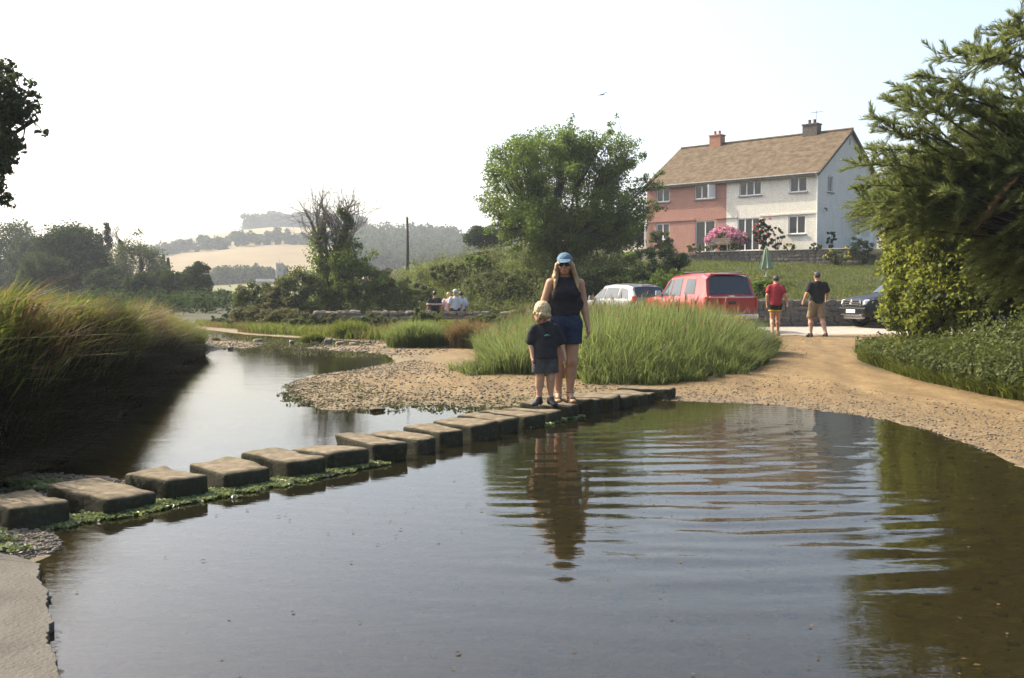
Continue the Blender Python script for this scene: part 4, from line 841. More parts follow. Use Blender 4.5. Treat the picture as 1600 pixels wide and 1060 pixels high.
HZ = 4.05
house = empty("semi_detached_house", (18.9, 62, HZ), math.atan2(.681, -.732), "two storey house, half painted pink and half white, under a brown tiled roof", "house")
L_, D_, EV, RG = 12.8, 9.0, 4.78, 7.87
FO, FU, FN = (0, 0, 0), (1, 0, 0), (0, 1, 0)
front_w = [(3.86, 5.45, 3.62, 4.55), (.70, 1.86, 3.62, 4.55), (.76, 1.92, 1.0, 2.14), (3.95, 5.55, .04, 2.16)]
front_p = [(7.25, 8.86, 3.62, 4.55), (10.9, 12.0, 3.62, 4.55), (7.25, 8.8, .04, 2.14), (10.9, 12.0, 1.0, 2.12)]
mb = MB(); wall_panel(mb, FO, FU, FN, 6.4, EV, front_w)
gable_w = [(1.40, 2.15, 3.66, 4.66), (5.75, 7.1, 3.66, 4.62), (5.5, 6.35, .04, 2.1)]
wall_panel(mb, (0, 0, 0), (0, -1, 0), (-1, 0, 0), D_, EV, gable_w)
mb.add([(0, 0, EV), (0, -D_, EV), (0, -D_ / 2, RG)], [(0, 1, 2)])
mb.add([(0, -D_, 0), (6.4, -D_, 0), (6.4, -D_, EV), (0, -D_, EV)], [(0, 1, 2, 3)])
tag(mb.build("wall", M['render_white'], house), "white pebbledash walls")
mb = MB(); wall_panel(mb, (6.4, 0, 0), FU, FN, L_ - 6.4, EV, [(a - 6.4, b - 6.4, c, d) for a, b, c, d in front_p])
mb.add([(L_, 0, 0), (L_, -D_, 0), (L_, -D_, EV), (L_, -D_ / 2, RG), (L_, 0, EV)], [(0, 1, 2, 3, 4)]); mb.add([(6.4, -D_, 0), (L_, -D_, 0), (L_, -D_, EV), (6.4, -D_, EV)], [(0, 1, 2, 3)])
tag(mb.build("wall", M['render_pink'], house), "pink rendered walls")
for a, b, mm in ((.05, 3.93, 'render_white'), (5.57, 6.38, 'render_white'), (6.42, 7.23, 'render_pink'), (8.82, L_ - .02, 'render_pink')):
    p = MB(); p.box(((a + b) / 2, .035, 2.27), (b - a, .07, .10)); p.build("band_course", M[mm], house)
for q, n_, c, op in ((front_w[0], 3, (.06,), None), (front_w[1], 2, (.08,), None), (front_w[2], 2, (.06, .40), None), (front_p[0], 3, (.72,), 0), (front_p[1], 2, (.5,), None), (front_p[3], 2, (), None)):
    window(house, FO, FU, FN, *q, n_, curtain=c, opened=op)
window(house, FO, FU, FN, *front_w[3], 3, sill=False, label="white framed glass door of the white half", curtain=(.66,)); window(house, FO, FU, FN, *front_p[2], 2, sill=False, label="white framed glass door of the pink half")
GU, GN = (0, -1, 0), (-1, 0, 0)
window(house, FO, GU, GN, *gable_w[0], 1); window(house, FO, GU, GN, *gable_w[1], 2, curtain=(.05,))
def roof_side(y0, y1, nm):
    mb = MB(); n = 34; z0, z1 = EV - .12, RG + .03; xa, xb = -.22, L_ + .22
    for i in range(n):
        f0, f1 = i / n, (i + 1.12) / n; ya, yb = y0 + (y1 - y0) * f0, y0 + (y1 - y0) * min(f1, 1); za, zb = z0 + (z1 - z0) * f0, z0 + (z1 - z0) * min(f1, 1); h = .016
        wob = [random.uniform(-.008, .008) for _ in range(14)]; xs = np.linspace(xa, xb, 14)
        for k in range(13):
            mb.add([(xs[k], ya, za + wob[k]), (xs[k + 1], ya, za + wob[k + 1]), (xs[k + 1], yb, zb + h * .1), (xs[k], yb, zb + h * .1), (xs[k], ya, za + h + wob[k]), (xs[k + 1], ya, za + h + wob[k + 1])],
                   [(0, 1, 5, 4), (4, 5, 2, 3)] if y0 > y1 else [(1, 0, 4, 5), (5, 4, 3, 2)])
    return mb
ro = roof_side(.34, -D_ / 2, "f"); rb = roof_side(-D_ - .34, -D_ / 2, "b"); b0 = len(ro.v); ro.add(rb.v, rb.f); roof = ro.build("roof", M['roof_tile'], house)
for k in range(28):
    p = MB(); p.tube([(-.22 + k * .47, -D_ / 2, RG + .06), (-.22 + k * .47 + .455, -D_ / 2, RG + .06)], .085, 8); p.build("ridge_tile", M['roof_tile'], roof)
p = MB(); p.tube([(-.2, .38, EV - .10), (L_ + .2, .38, EV - .10)], .05, 8); p.build("gutter", M['sill'], house)
p = MB(); p.box((L_ / 2, .30, EV - .15), (L_ + .3, .03, .16)); p.box((L_ / 2, .15, EV - .21), (L_ + .3, .28, .02)); p.build("fascia", M['sill'], house)
for a, b in (((-.23, .36, EV - .14), (-.23, -D_ / 2, RG + .0)), ((-.23, -D_ - .36, EV - .14), (-.23, -D_ / 2, RG + .0))):
    p = MB(); a, b = Vector(a), Vector(b); d = (b - a).normalized(); p.add([a + Vector((s, 0, z)) for s in (-.02, .02) for z in (-.16, .0)] + [b + Vector((s, 0, z)) for s in (-.02, .02) for z in (-.16, .0)],
        [(0, 1, 3, 2), (4, 6, 7, 5), (0, 4, 5, 1), (2, 3, 7, 6), (1, 5, 7, 3), (0, 2, 6, 4)]); p.build("bargeboard", M['brick_dark'], house)
for x in (-.06, L_ + .06):
    p = MB(); p.tube([(x * 1.0 if x < 0 else x, .34, EV - .14), (x, .12, EV - .45), (x, .10, .05)], .04, 8); p.build("downpipe", M['upvc'], house)
p = MB(); p.box((-.01, -D_ / 2, RG - .75), (.04, .16, .42)); p.build("gable_vent", M['sill'], house)
p = MB(); p.tube([(-.05, -.95, 2.6), (-.18, -.95, 2.55), (-.18, -.95, 2.4)], .05, 6); p.build("wall_light", M['brick_dark'], house)
def chimney(x, w_, mat, h, aerial):
    p = MB(); p.box((x, -D_ / 2, RG + h / 2 - .35), (w_, .62, h + .5)); p.box((x, -D_ / 2, RG + h - .07), (w_ + .09, .71, .09)); c = p.build("chimney", M[mat], house, bevel=.01)
    for dx in (-.2, .16):
        q = MB(); q.lathe((x + dx, -D_ / 2, RG + h - .03), [(.10, 0), (.12, .04), (.095, .08), (.085, .24), (.105, .26), (.105, .29), (.07, .29), (.07, .1)], 10); q.build("chimney_pot", M['brick_pink' if mat == 'brick_pink' else 'brick_dark'], c, smooth=True)
    if aerial:
        q = MB(); q.tube([(x - .3, -D_ / 2, RG + h - .2), (x - .3, -D_ / 2, RG + h + .85)], .014, 5)
        q.tube([(x - .75, -D_ / 2, RG + h + .72), (x + .1, -D_ / 2, RG + h + .72)], .01, 4)
        for k in range(6): q.tube([(x - .7 + k * .14, -D_ / 2 - .2, RG + h + .72), (x - .7 + k * .14, -D_ / 2 + .2, RG + h + .72)], .006, 4)
        q.build("aerial", M['brick_dark'], c)
chimney(9.9, .92, 'brick_pink', .74, False); chimney(2.65, 1.05, 'brick_dark', .70, True)
# porch on the gable
p = MB(); p.box((-.75, -5.9, 2.52), (1.6, 2.5, .12)); p.build("porch_roof", M['dark_felt'], house, bevel=.01)
for nm, c_, s_ in (("porch_post", (-1.42, -4.75, 1.22), (.12, .12, 2.45)), ("porch_post", (-1.42, -7.05, 1.22), (.12, .12, 2.45)), ("porch_panel", (-.7, -4.75, .45), (1.32, .10, .9)), ("porch_mullion", (-.7, -4.75, 1.66), (.06, .06, 1.52)), ("porch_rail", (-.7, -4.75, 2.40), (1.32, .08, .1))): p = MB(); p.box(c_, s_); p.build(nm, M['upvc'], house)
p = MB(); p.box((-.04, -5.93, 1.05), (.05, .83, 2.0)); dr = p.build("door", M['upvc'], house)
p = MB(); p.box((-.08, -5.93, 1.5), (.02, .5, .7)); p.build("pane", M['glass'], dr)

# ---------------------------------------------------------------- stones, walls
def rock_verts(seed, div=1, sph=.45, rough=.16):
    bm = bmesh.new(); bmesh.ops.create_cube(bm, size=2); bmesh.ops.subdivide_edges(bm, edges=bm.edges[:], cuts=div, use_grid_fill=True)
    v = np.array([x.co[:] for x in bm.verts]); f = [[q.index for q in fc_.verts] for fc_ in bm.faces]; bm.free()
    u = unit(v); v = v * (1 - sph) + u * 1.15 * sph; v *= 1 + (vnoise(v * 1.3 + seed * 5.1, seed)[:, None] - .5) * 2 * rough
    v += np.stack([vnoise(v * 1.1 + s_ * 9 + seed, seed + s_) - .5 for s_ in (1, 2, 3)], 1) * rough * 1.4
    return v / 2, f
ROCK = []
for s_ in range(8):
    v, f = rock_verts(s_); me = bpy.data.meshes.new("stone"); me.from_pydata(v.tolist(), [], f); ROCK.append(me)
RM = {}
def stone_part(parent, loc, dims, rz, mat, rng, name="stone", tilt=.08):
    k = int(rng.integers(8)); key = (k, mat)
    if key not in RM: m_ = ROCK[k].copy(); m_.materials.append(M[mat]); RM[key] = m_
    o = bpy.data.objects.new(name, RM[key]); COL.objects.link(o); o.parent = parent; o.location = loc; o.scale = dims
    o.rotation_euler = (rng.normal() * tilt, rng.normal() * tilt, rz + rng.normal() * tilt); return o
def stone_wall(name, label, pts, rows, rowh, slen, thick, mats, seed, core=None, zoff=0.0, top_irreg=.0, base=None):
    rng = np.random.default_rng(seed); pts = [Vector(p) for p in pts]; org = pts[0].copy(); org.z = base if base is not None else land1(org.x, org.y)
    root = empty(name, org, 0, label, "stone wall")
    for (a, b) in zip(pts[:-1], pts[1:]):
        d = (b - a); L = d.length; d.normalize(); rz = math.atan2(d.y, d.x)
        for r in range(rows):
            u = -rng.uniform(0, slen * .6)
            while u < L:
                w_ = slen * rng.uniform(.6, 1.45); c = a + d * (u + w_ / 2); zg = (base if base is not None else land1(c.x, c.y)) + zoff
                hh = rowh * rng.uniform(.85, 1.12) * (1.25 if r == rows - 1 and rng.uniform() < top_irreg else 1)
                if not (r == rows - 1 and rng.uniform() < top_irreg * .4):
                    stone_part(root, (c.x - org.x, c.y - org.y, zg + rowh * (r + .5) - org.z), (w_ * 1.05, thick * rng.uniform(.85, 1.1), hh * 1.1), rz, mats[int(rng.integers(len(mats)))], rng)
                u += w_
    return root
stone_wall("dry_stone_wall", "low dry stone wall where the four people sit", [at(496, 500, 40.6), at(600, 495, 40.2), at(700, 492, 40.0), at(860, 490, 39.2)], 3, .16, .34, .45, ['stone_grey', 'stone_tan'], 5, zoff=.0, top_irreg=.5, base=.14)
rw = stone_wall("retaining_wall", "dark stone retaining wall along the road under the lawn", [Vector((6.9, 34.62, 0)), Vector((13.4, 34.35, 0))], 5, .185, .36, .20, ['stone_dark'], 6, base=.20)
p = MB(); p.box((4.8, -.02 + .16, .42), (9.8, .26, .98), Matrix.Rotation(math.atan2(-.40, 9.6), 3, 'Z')); p.build("mortar_core", M['mortar'], rw)
tw0, tw1 = Vector((11.0, 62.1, 0)), Vector((19.7, 56.35, 0)); dt = (tw1 - tw0); tl = dt.length; rzt = math.atan2(dt.y, dt.x)
tw = empty("terrace_wall", (tw0.x, tw0.y, 3.0), rzt, "grey stone terrace wall with a pale coping in front of the house", "stone wall")
p = MB(); p.box((tl / 2, 0, .40), (tl, .26, .86)); p.build("mortar_core", M['mortar'], tw)
rng = np.random.default_rng(9); p = MB(); v0, f0 = rock_verts(3)
for r in range(4):
    u = 0
    while u < tl:
        w_ = rng.uniform(.2, .48); vv, ff = rock_verts(int(rng.integers(8))); vv = vv * np.array([w_, .16, .21]) + np.array([u + w_ / 2, -.10, .10 + r * .2]); p.add(vv.tolist(), ff); u += w_
o = p.build("wall_stones", M['stone_dark'], tw); o["kind"] = "stuff"
for k in range(11):
    if k == 0: continue
    p = MB(); p.box((.5 + k * .93, -.02, .86), (.91, .36, .06)); p.build("coping_stone", M['coping'], tw, bevel=.012)

# stepping stones
rng = np.random.default_rng(21)
def step_mesh(seed, w_=.62, d_=.42, h_=.42):
    bm = bmesh.new(); bmesh.ops.create_cube(bm, size=1); bmesh.ops.bevel(bm, geom=bm.edges[:], offset=.085, segments=3, affect='EDGES', profile=.6)
    bmesh.ops.subdivide_edges(bm, edges=[e for e in bm.edges if e.calc_length() > .3], cuts=7, use_grid_fill=True)
    v = np.array([x.co[:] for x in bm.verts]); f = [[q.index for q in fc_.verts] for fc_ in bm.faces]; bm.free()
    ph = seed * 3.7; v[:, 0] *= w_; v[:, 1] *= d_; v[:, 2] *= h_; sk = 1 + .10 * (rng.uniform(-1, 1)) * v[:, 1:2] / d_; v[:, 0:1] *= sk; v[:, 1] *= 1 + .10 * rng.uniform(-1, 1) * v[:, 0] / w_ * 2
    dz = vnoise(v * 5 + ph, seed) - .5; r1 = vnoise(v * 3.2 + ph + 9, seed + 1) - .5; r2 = vnoise(v * 14 + ph, seed + 2) - .5; n_ = unit(v / np.array([w_, d_, h_]))
    v = v + n_ * (.085 * r1 + .034 * r2)[:, None] * np.array([1, 1, .45]) + np.array([0, 0, 1]) * (.014 * dz)[:, None] * (v[:, 2:3] > 0)
    me = bpy.data.meshes.new("stepping_stone"); me.from_pydata(v.tolist(), [], f); me.polygons.foreach_set("use_smooth", [True] * len(f)); me.set_sharp_from_angle(angle=math.radians(50)); return me
t = NT("stepping_stone"); co = t.co(); geo_ = t.n("ShaderNodeNewGeometry"); sp = t.n("ShaderNodeSeparateXYZ"); t.l(geo_.outputs["Normal"], sp.inputs[0]); so = t.n("ShaderNodeSeparateXYZ"); t.l(co, so.inputs[0])
stc = t.ramp(t.noise(9, 6, co), [(.3, (.075, .054, .028)), (.5, (.15, .112, .066)), (.75, (.235, .19, .128))])
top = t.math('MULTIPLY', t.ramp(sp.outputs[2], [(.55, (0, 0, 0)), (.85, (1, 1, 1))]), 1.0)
moss_shade = t.ramp(t.noise(26, 5, co), [(.3, (.010, .009, .004)), (.58, (.022, .021, .007)), (.76, (.055, .058, .013))])  # dark moss on the sides, with the shade of those faces painted in
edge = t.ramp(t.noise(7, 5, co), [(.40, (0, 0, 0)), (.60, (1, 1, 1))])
body = t.mix(top, moss_shade, stc); body = t.mix(t.math('MULTIPLY', t.math('MULTIPLY', edge, top), .7), body, (.060, .052, .018))
M['step'] = t.done(t.pbsdf(body, .85, .35, normal=t.bump(t.noise(38, 6, co), .7, .012)))
SPOT = [(-3.06, 6.14), (-2.74, 6.55), (-2.42, 6.95), (-2.12, 7.37), (-1.80, 7.77), (-1.52, 8.14), (-1.235, 8.54), (-.975, 8.94), (-.735, 9.34), (-.48, 9.74), (-.25, 10.15), (-.03, 10.56), (.21, 10.96), (.46, 11.36), (.76, 11.80), (.98, 12.10), (1.17, 12.38), (1.40, 12.70), (1.60, 12.98), (1.80, 13.24)]
SL = ["mossy stepping stone cut off by the left edge over bright green algae", "first whole stepping stone from the left, its square top pale and its front dark", "second whole stepping stone from the left, beside the gravel beach", "third whole stepping stone from the left, over green algae",
      "fourth whole stepping stone from the left, long and flat topped", "fifth whole stepping stone from the left, last one with algae at its foot", "sixth whole stepping stone from the left, standing in open water", "seventh whole stepping stone from the left, over its own dark reflection",
      "eighth whole stepping stone from the left, midway along the row", "sixth stepping stone before the boy's feet", "fifth stepping stone before the boy's feet", "fourth stepping stone before the boy's feet", "stepping stone directly under the boy's shoes",
      "stepping stone directly under the woman's sandals", "first stepping stone beyond the woman", "second stepping stone beyond the woman", "third stepping stone beyond the woman", "long flat stepping stone at the edge of the gravel", "last stepping stone but one at the far right end", "last stepping stone at the far right end, lying on the gravel"]
STOP = .142
for i, (x, y) in enumerate(SPOT):
    o = link("stepping_stone", step_mesh(i, (.62 if i < 14 else (.66 if i in (17, 19) else .58)) * rng.uniform(.88, 1.10), (.365 if i < 7 else .325) * rng.uniform(.9, 1.06)), M['step']); o.location = (x, y, STOP - .21 + rng.normal() * .012 + (.0 if i < 16 else -.015)); o.rotation_euler = (rng.normal() * .028, rng.normal() * .028, math.atan2(-.62, .78) + rng.normal() * .09 + (.0 if i < 14 else .18))
    tag(o, SL[i], "stepping stone", "row of stepping stones")

# rocks at the water
M['rock_wet'] = pmat("rock_wet", (.06, .05, .035), (.15, .13, .09), 7, .5, .5, bump=.5, bscale=18)
def rock(label, px, py, wpx, hpx, seed, mat='stone_tan', flat=1.0):
    c = onz(px, py, .02); s_ = c.y / F; v, f = rock_verts(seed, 3, .6, .18); me = bpy.data.meshes.new("rock"); v = v * np.array([wpx * s_, wpx * s_ * .8 * flat, hpx * s_ * 1.4]); me.from_pydata(v.tolist(), [], f); me.polygons.foreach_set("use_smooth", [True] * len(f))
    o = link("rock", me, M[mat]); o.location = (c.x, c.y + wpx * s_ * .3, .02); o.rotation_euler = (0, 0, seed); tag(o, label, "rock", "rocks along the water")
rock("pale layered rock jutting from the foot of the left bank", 216, 580, 34, 9, 1); rock("upper pale rock behind the layered rock under the left bank", 208, 572, 26, 10, 4, 'stone_dark'); rock("dark rock lying on the mud upstream in mid-river", 402, 535, 18, 7, 2, 'stone_dark')
rock("small dark stone on the mud spit below the grass tuft", 360, 545, 9, 5, 3, 'rock_wet'); rock("pale flat stone on the far gravel near the reed bed", 675, 545, 12, 4, 6); rock("dark stone among the weeds upstream", 455, 535, 9, 4, 5, 'rock_wet')
for i, (px, py, w_, lb) in enumerate(((512, 535, 16, 'second boulder from the left in the line at the far water\'s edge'), (530, 538, 20, 'largest boulder, in the middle of the line at the far water\'s edge'), (552, 540, 18, 'boulder just right of the largest one at the far water\'s edge'), (575, 541, 14, 'rightmost boulder of the line at the far water\'s edge'), (500, 531, 12, 'leftmost small boulder of the line at the far water\'s edge'))): rock(lb, px, py, w_ * .8, 6, 10 + i, 'stone_tan' if i % 2 else 'stone_dark'); bpy.context.scene.collection.objects[-1]["group"] = "boulders at the far water's edge"
rock("weedy green stone awash upstream of the stepping stones", 588, 641, 22, 4, 7, 'step')

# gravel
def gravel(name, label, q, smin, smax, seed, sink=.25, mats=('stone_tan',), zmin=-9):
    rng = np.random.default_rng(seed); bm = bmesh.new(); bmesh.ops.create_icosphere(bm, subdivisions=1, radius=.5); bv = np.array([v.co[:] for v in bm.verts]); bf = np.array([[x.index for x in f.verts] for f in bm.faces]); bm.free()
    n = len(q); z = land(q[:, 0], q[:, 1]); s_ = smin * (smax / smin) ** (rng.uniform(0, 1, n) ** 1.8); d = np.stack([s_ * rng.uniform(.8, 1.5, n), s_ * rng.uniform(.7, 1.1, n), s_ * rng.uniform(.4, .75, n)], 1)
    V = bv[None] * (1 + (rng.uniform(size=(n, len(bv), 1)) - .5) * .45) * d[:, None]; a = rng.uniform(0, 6.283, n); c, s = np.cos(a)[:, None], np.sin(a)[:, None]
    V = np.stack([V[..., 0] * c - V[..., 1] * s, V[..., 0] * s + V[..., 1] * c, V[..., 2]], -1) + np.stack([q[:, 0], q[:, 1], z + d[:, 2] * sink], 1)[:, None]
    fcs = (bf[None] + (np.arange(n) * len(bv))[:, None, None]).reshape(-1, 3)
    o = link(name, np_mesh(name, V.reshape(-1, 3), fcs, True, None, np.repeat(rng.integers(0, len(mats), n), len(bf))), [M[m] for m in mats]); return tag(o, label, None, None, "stuff")
rng = np.random.default_rng(31)
q = scatter_poly([(-3.6, 15.4), (-3, 13), (-2.2, 11.8), (-.4, 11.9), (.4, 12.2), (1.5, 13.2), (1.8, 14.8), (.2, 15.8), (-.6, 17.5), (-2.0, 20.3), (-3, 18)], 9500, rng, lambda x, y: np.exp(-np.maximum(poly_sd(WATER, x, y), 0) / 1.5))
gravel("gravel", "brown gravel and pebbles of the bar behind the stepping stones", q,   .008, .048, 1, mats=('stone_tan', 'stone_tan', 'stone_tan', 'rock_wet'))
q = np.concatenate([scatter_poly([(1.6, 12.7), (2.6, 12.8), (3.3, 12.4), (3.9, 11.5), (4.2, 10.6), (4.2, 7.9), (4.15, 5), (5.5, 5), (6.4, 9), (5.2, 13), (4.6, 16), (2.2, 14.2)], 9000, rng, lambda x, y: np.clip(np.exp(-np.maximum(poly_sd(WATER, x, y), 0) / .9) + .12, 0, 1)), scatter_poly([(3.2, 12.6), (8.5, 27), (5.7, 27.5), (4.4, 18), (2.2, 13.6)], 1500, rng)])
gravel("gravel", "pale pebbles scattered over the sandy track and right shore", q, .006, .032, 2, mats=('stone_tan', 'stone_tan', 'stone_grey', 'stone_dark'))
q = scatter_poly([(-4.2, 7.9), (-3.3, 7.6), (-2.5, 7.1), (-2.7, 6.7), (-3.2, 6.3), (-3.0, 5.7), (-2.5, 5.3), (-2.9, 5.0), (-4.5, 5.5)], 5200, rng); q = np.concatenate([q, scatter_poly([(-3.5, 6.1), (-2.75, 5.9), (-2.45, 5.45), (-2.6, 5.1), (-3.4, 5.3)], 3500, rng)])
gravel("gravel", "wet gravel on the small beach round the first stepping stones", q, .010, .035, 3, mats=('stone_dark', 'stone_tan', 'rock_wet', 'stone_grey'))
q = scatter_poly([(-2.3, 3.0), (4.2, 2.6), (4.2, 8), (3.9, 11), (1, 12.3), (-2, 7.4), (-2.4, 5.8)], 2200, rng)
gravel("pebbles", "pebbles lying under the shallow water of the pool", q, .012, .075, 4, mats=('rock_wet', 'stone_dark', 'stone_tan', 'rock_wet', 'rock_wet'))
q = scatter_poly([(-11, 33.5), (-7.4, 24.5), (-5.8, 23.2), (-3.0, 22.8), (-2.0, 21.4), (-.9, 24), (-.6, 27), (-4, 28.4), (-7.5, 31.5)], 4200, rng, lambda x, y: np.exp(-np.abs(poly_sd(WATER, x, y)) / .8))
gravel("gravel", "stones and gravel along the shallows far upstream", q, .02, .08, 5, mats=('stone_tan', 'stone_grey', 'rock_wet'))

# green weed
def weed(name, label, pts, r, per, seed, ls=.035, z=.012):
    rng = np.random.default_rng(seed); C = np.column_stack([pts, np.full(len(pts), z)]); pos, out, k = cluster_leaves(C, np.full(len(C), r) * rng.uniform(.5, 1.3, len(C)), per, rng, .14); out[:] = (0, 0, 1.5)
    return tag(leaf_obj(name, pos, out, ls, rng.uniform(.2, .95, len(C))[k] + rng.normal(size=len(pos)) * .15, M['algae'], rng, aspect=.8), label, None, None, "stuff")
rng = np.random.default_rng(41)
def along(i0, i1, n, off, sp):
    out = []
    for _ in range(n):
        u = rng.uniform(i0, i1); i = int(u); f = u - i; a, b = np.array(SPOT[i]), np.array(SPOT[min(i + 1, 19)]); out.append(a * (1 - f) + b * f + np.array([.70, -.60]) * (off + rng.normal() * sp))
    return np.array(out)
weed("algae", "bright green algae round the feet of the left-hand stepping stones", np.concatenate([along(0, 5.6, 330, .36, .05), along(0, 3, 120, .30, .06), along(11, 13.5, 24, .36, .03)]), .06, 26, 1)
q = scatter_poly([(-3.5, 5.9), (-3.0, 5.75), (-2.6, 5.3), (-2.9, 5.1), (-3.6, 5.4)], 60, rng); q2 = scatter_poly([(-3.9, 7.4), (-3.2, 7.2), (-3.3, 6.9), (-3.9, 6.9)], 40, rng)
q = np.concatenate([q, q2]); o = weed("algae", "green algae patches on the concrete and gravel at the left edge", q, .07, 30, 2, z=.045)
q = scatter_poly([(-3.5, 15.2), (-3, 13), (-2.3, 11.7), (-.4, 11.7), (.5, 12.2), (.6, 12.9), (-1.5, 13.6), (-2.5, 15.5)], 420, rng); q = np.concatenate([q, scatter_poly([(-9, 31), (-7.5, 25), (-5.5, 22.6), (-3, 21.4), (-1.9, 21.2), (-3.4, 24), (-4, 27.6)], 380, rng)])
P_ = onland(q, .012); P_[:, 2] = np.maximum(P_[:, 2] - .02, .003); rng2 = np.random.default_rng(5); pos, out, k = cluster_leaves(P_, rng2.uniform(.04, .16, len(P_)) * (1 + (P_[:, 1] > 20) * .8), 16, rng2, .16); out[:] = (0, 0, 1.2)
tag(leaf_obj("water_weed", pos, out, .035, rng2.uniform(0, .8, len(P_))[k], M['water_weed'], rng2, aspect=.8), "straggling water weed over the gravel shallows", None, None, "stuff")

# concrete ledge, bottom left
out = [tuple(onz(px, py, .03)[:2]) for px, py in ((0, 868), (30, 872), (62, 884), (58, 905), (74, 925), (72, 950), (82, 975), (72, 1000), (86, 1030), (96, 1062))] + [(-1.42, 2.6), (-1.3, 1.0), (-1.2, -1), (-3.5, -1), (-5, 3), (-4.2, 5.4), (-3.4, 5.7)]
pts = []
for (a, b) in zip(out[:9], out[1:10]):
    for k in range(7):
        f = k / 7; pts.append((a[0] * (1 - f) + b[0] * f + random.uniform(-.010, .010), a[1] * (1 - f) + b[1] * f + random.uniform(-.006, .006)))
pts += out[9:]
M['concrete'] = pmat("concrete", (.050, .045, .037), (.092, .082, .066), 3, .8, .3, bump=.9, bscale=45, bdist=.012, detail=8, lo=.3, hi=.7)
p = MB(); p.prism(pts, -.25, .04); tag(p.build("concrete_ledge", M['concrete'], bevel=.012), kind="structure")

# ---------------------------------------------------------------- garden things, pole, far buildings, bird
px_, Y_ = 637, 62; X_ = (px_ - 800) / F * Y_; zb = land1(X_, Y_); zt = at(px_, 340, Y_).z
p = MB(); p.tube([(0, 0, -.3), (.02, 0, (zt - zb) * .5), (0, 0, zt - zb)], [.10, .09, .075], 10); o = p.build("utility_pole", M['tar_pole'], smooth=True); o.location = (X_, Y_, zb); tag(o, "dark wooden utility pole standing alone on the slope", "pole")
q = MB(); q.box((0, -.11, (zt - zb) * .985), (.06, .05, .22)); q.build("pole_bracket", M['brick_dark'], o)
M['parasol'] = pmat("parasol", (.17, .225, .135), (.22, .28, .175), 5, .85, .2)
Yp = 46.0; Xp = (1196 - 800) / F * Yp; zp = land1(Xp, Yp); ztp = at(1196, 386, Yp).z - zp; zbp = at(1196, 421, Yp).z - zp
pr = empty("garden_parasol", (Xp, Yp, zp), 0, "closed pale green parasol on the lawn in front of the terrace wall", "parasol")
p = MB(); p.tube([(0, 0, -.05), (0, 0, ztp + .05)], .022, 8); p.build("pole", M['upvc'], pr)
p = MB(); vs, fs = [], []; n = 24
prof = [(0.02, ztp), (.07, ztp - .08), (.11, ztp - .22), (.15, ztp - .45), (.21, ztp - .75), (.30, zbp)]
for r, z in prof:
    for k in range(n):
        a = 2 * math.pi * k / n; rr = r * (1 + (.28 if k % 3 == 0 else -.12) * min(1, r / .2)); vs.append((rr * math.cos(a), rr * math.sin(a), z + (.05 * (k % 3 == 0) if r > .25 else 0)))
for i in range(len(prof) - 1):
    for k in range(n): fs.append((i * n + k, i * n + (k + 1) % n, (i + 1) * n + (k + 1) % n, (i + 1) * n + k))
p.add(vs, fs); p.build("canopy", M['parasol'], pr)
p = MB(); p.lathe((0, 0, 0), [(.0, .10), (.05, .10), (.24, .04), (.25, -.03)], 14); p.build("base", M['stone_grey'], pr)
Ys = 46.5
sw = empty("garden_swing", (at(935, 410, Ys).x, Ys, land1(at(935, 410, Ys).x, Ys)), 0, "weathered wooden swing frame under the big spreading tree", "swing"); so_ = Vector(sw.location)
def bar(nm, a, b, r=.045, dy=(0, 0)):
    A, B = at(*a, Ys + dy[0]) - so_, at(*b, Ys + dy[1]) - so_; p = MB(); p.tube([A, B], r, 6); p.build(nm, M['wood_weathered'], sw)
bar("leg", (932, 380), (909, 424), dy=(0, -.5)); bar("leg", (930, 380), (937, 424), dy=(0, .5)); bar("leg", (961, 384), (954, 426), dy=(.3, -.3)); bar("leg", (961, 384), (980, 424), dy=(.3, .7)); bar("brace", (920, 404), (934, 402), dy=(-.3, .3)); bar("top_beam", (928, 380), (965, 384), .05, (0, .3))
bar("swing_rope", (944, 382), (943, 412), .012, (.1, .1)); bar("swing_rope", (950, 383), (949, 412), .012, (.1, .1)); bar("swing_seat", (941, 412), (951, 412), .035, (.1, .1))
Yb = 60.6; b0 = at(1124, 391, Yb); b0.z = land1(b0.x, Yb) if False else 3.82
bn = empty("garden_bench", b0, rzt, "pale garden bench in front of the pink flowering bush", "bench")
for k in range(3): p = MB(); p.box((0, -.16 + k * .13, .44), (1.25, .11, .03)); p.build("seat_slat", M['wood_weathered'], bn)
for k in range(3): p = MB(); p.box((0, .21, .56 + k * .12), (1.25, .025, .09)); p.build("back_slat", M['wood_weathered'], bn)
for sx in (-.58, .58):
    for sy, h in ((-.18, .60), (.22, .86)): p = MB(); p.box((sx, sy, h / 2), (.06, .05, h)); p.build("leg", M['wood_weathered'], bn)
    p = MB(); p.box((sx, .0, .62), (.06, .44, .035)); p.build("armrest", M['wood_weathered'], bn)
M['far_stone'] = pmat("far_stone", (.16, .15, .14), (.22, .21, .19), .5, .9, .1)
Yc = 300; cx0 = at(437, 430, Yc); zc = float(hill_z(np.array(cx0.x), np.array(Yc))); hct = at(437, 413, Yc).z - zc
ch = empty("church_tower", (cx0.x, Yc, zc), .3, "hazy grey church tower beyond the bushes", "church")
p = MB(); p.box((0, 0, hct / 2), (2.1, 2.1, hct)); p.build("tower", M['far_stone'], ch)
for sx in (-.8, 0, .8):
    for sy in (-.93, .93): p = MB(); p.box((sx, sy, hct + .2), (.4, .22, .45)); p.build("battlement", M['far_stone'], ch)
p = MB(); p.tube([(.1, 0, hct), (.1, 0, hct + 1.6)], .06, 5); p.build("flagpole", M['far_stone'], ch)
p = MB(); p.box((0, -1.06, hct * .72), (.5, .05, .9)); p.build("belfry_opening", M['dark_felt'], ch)
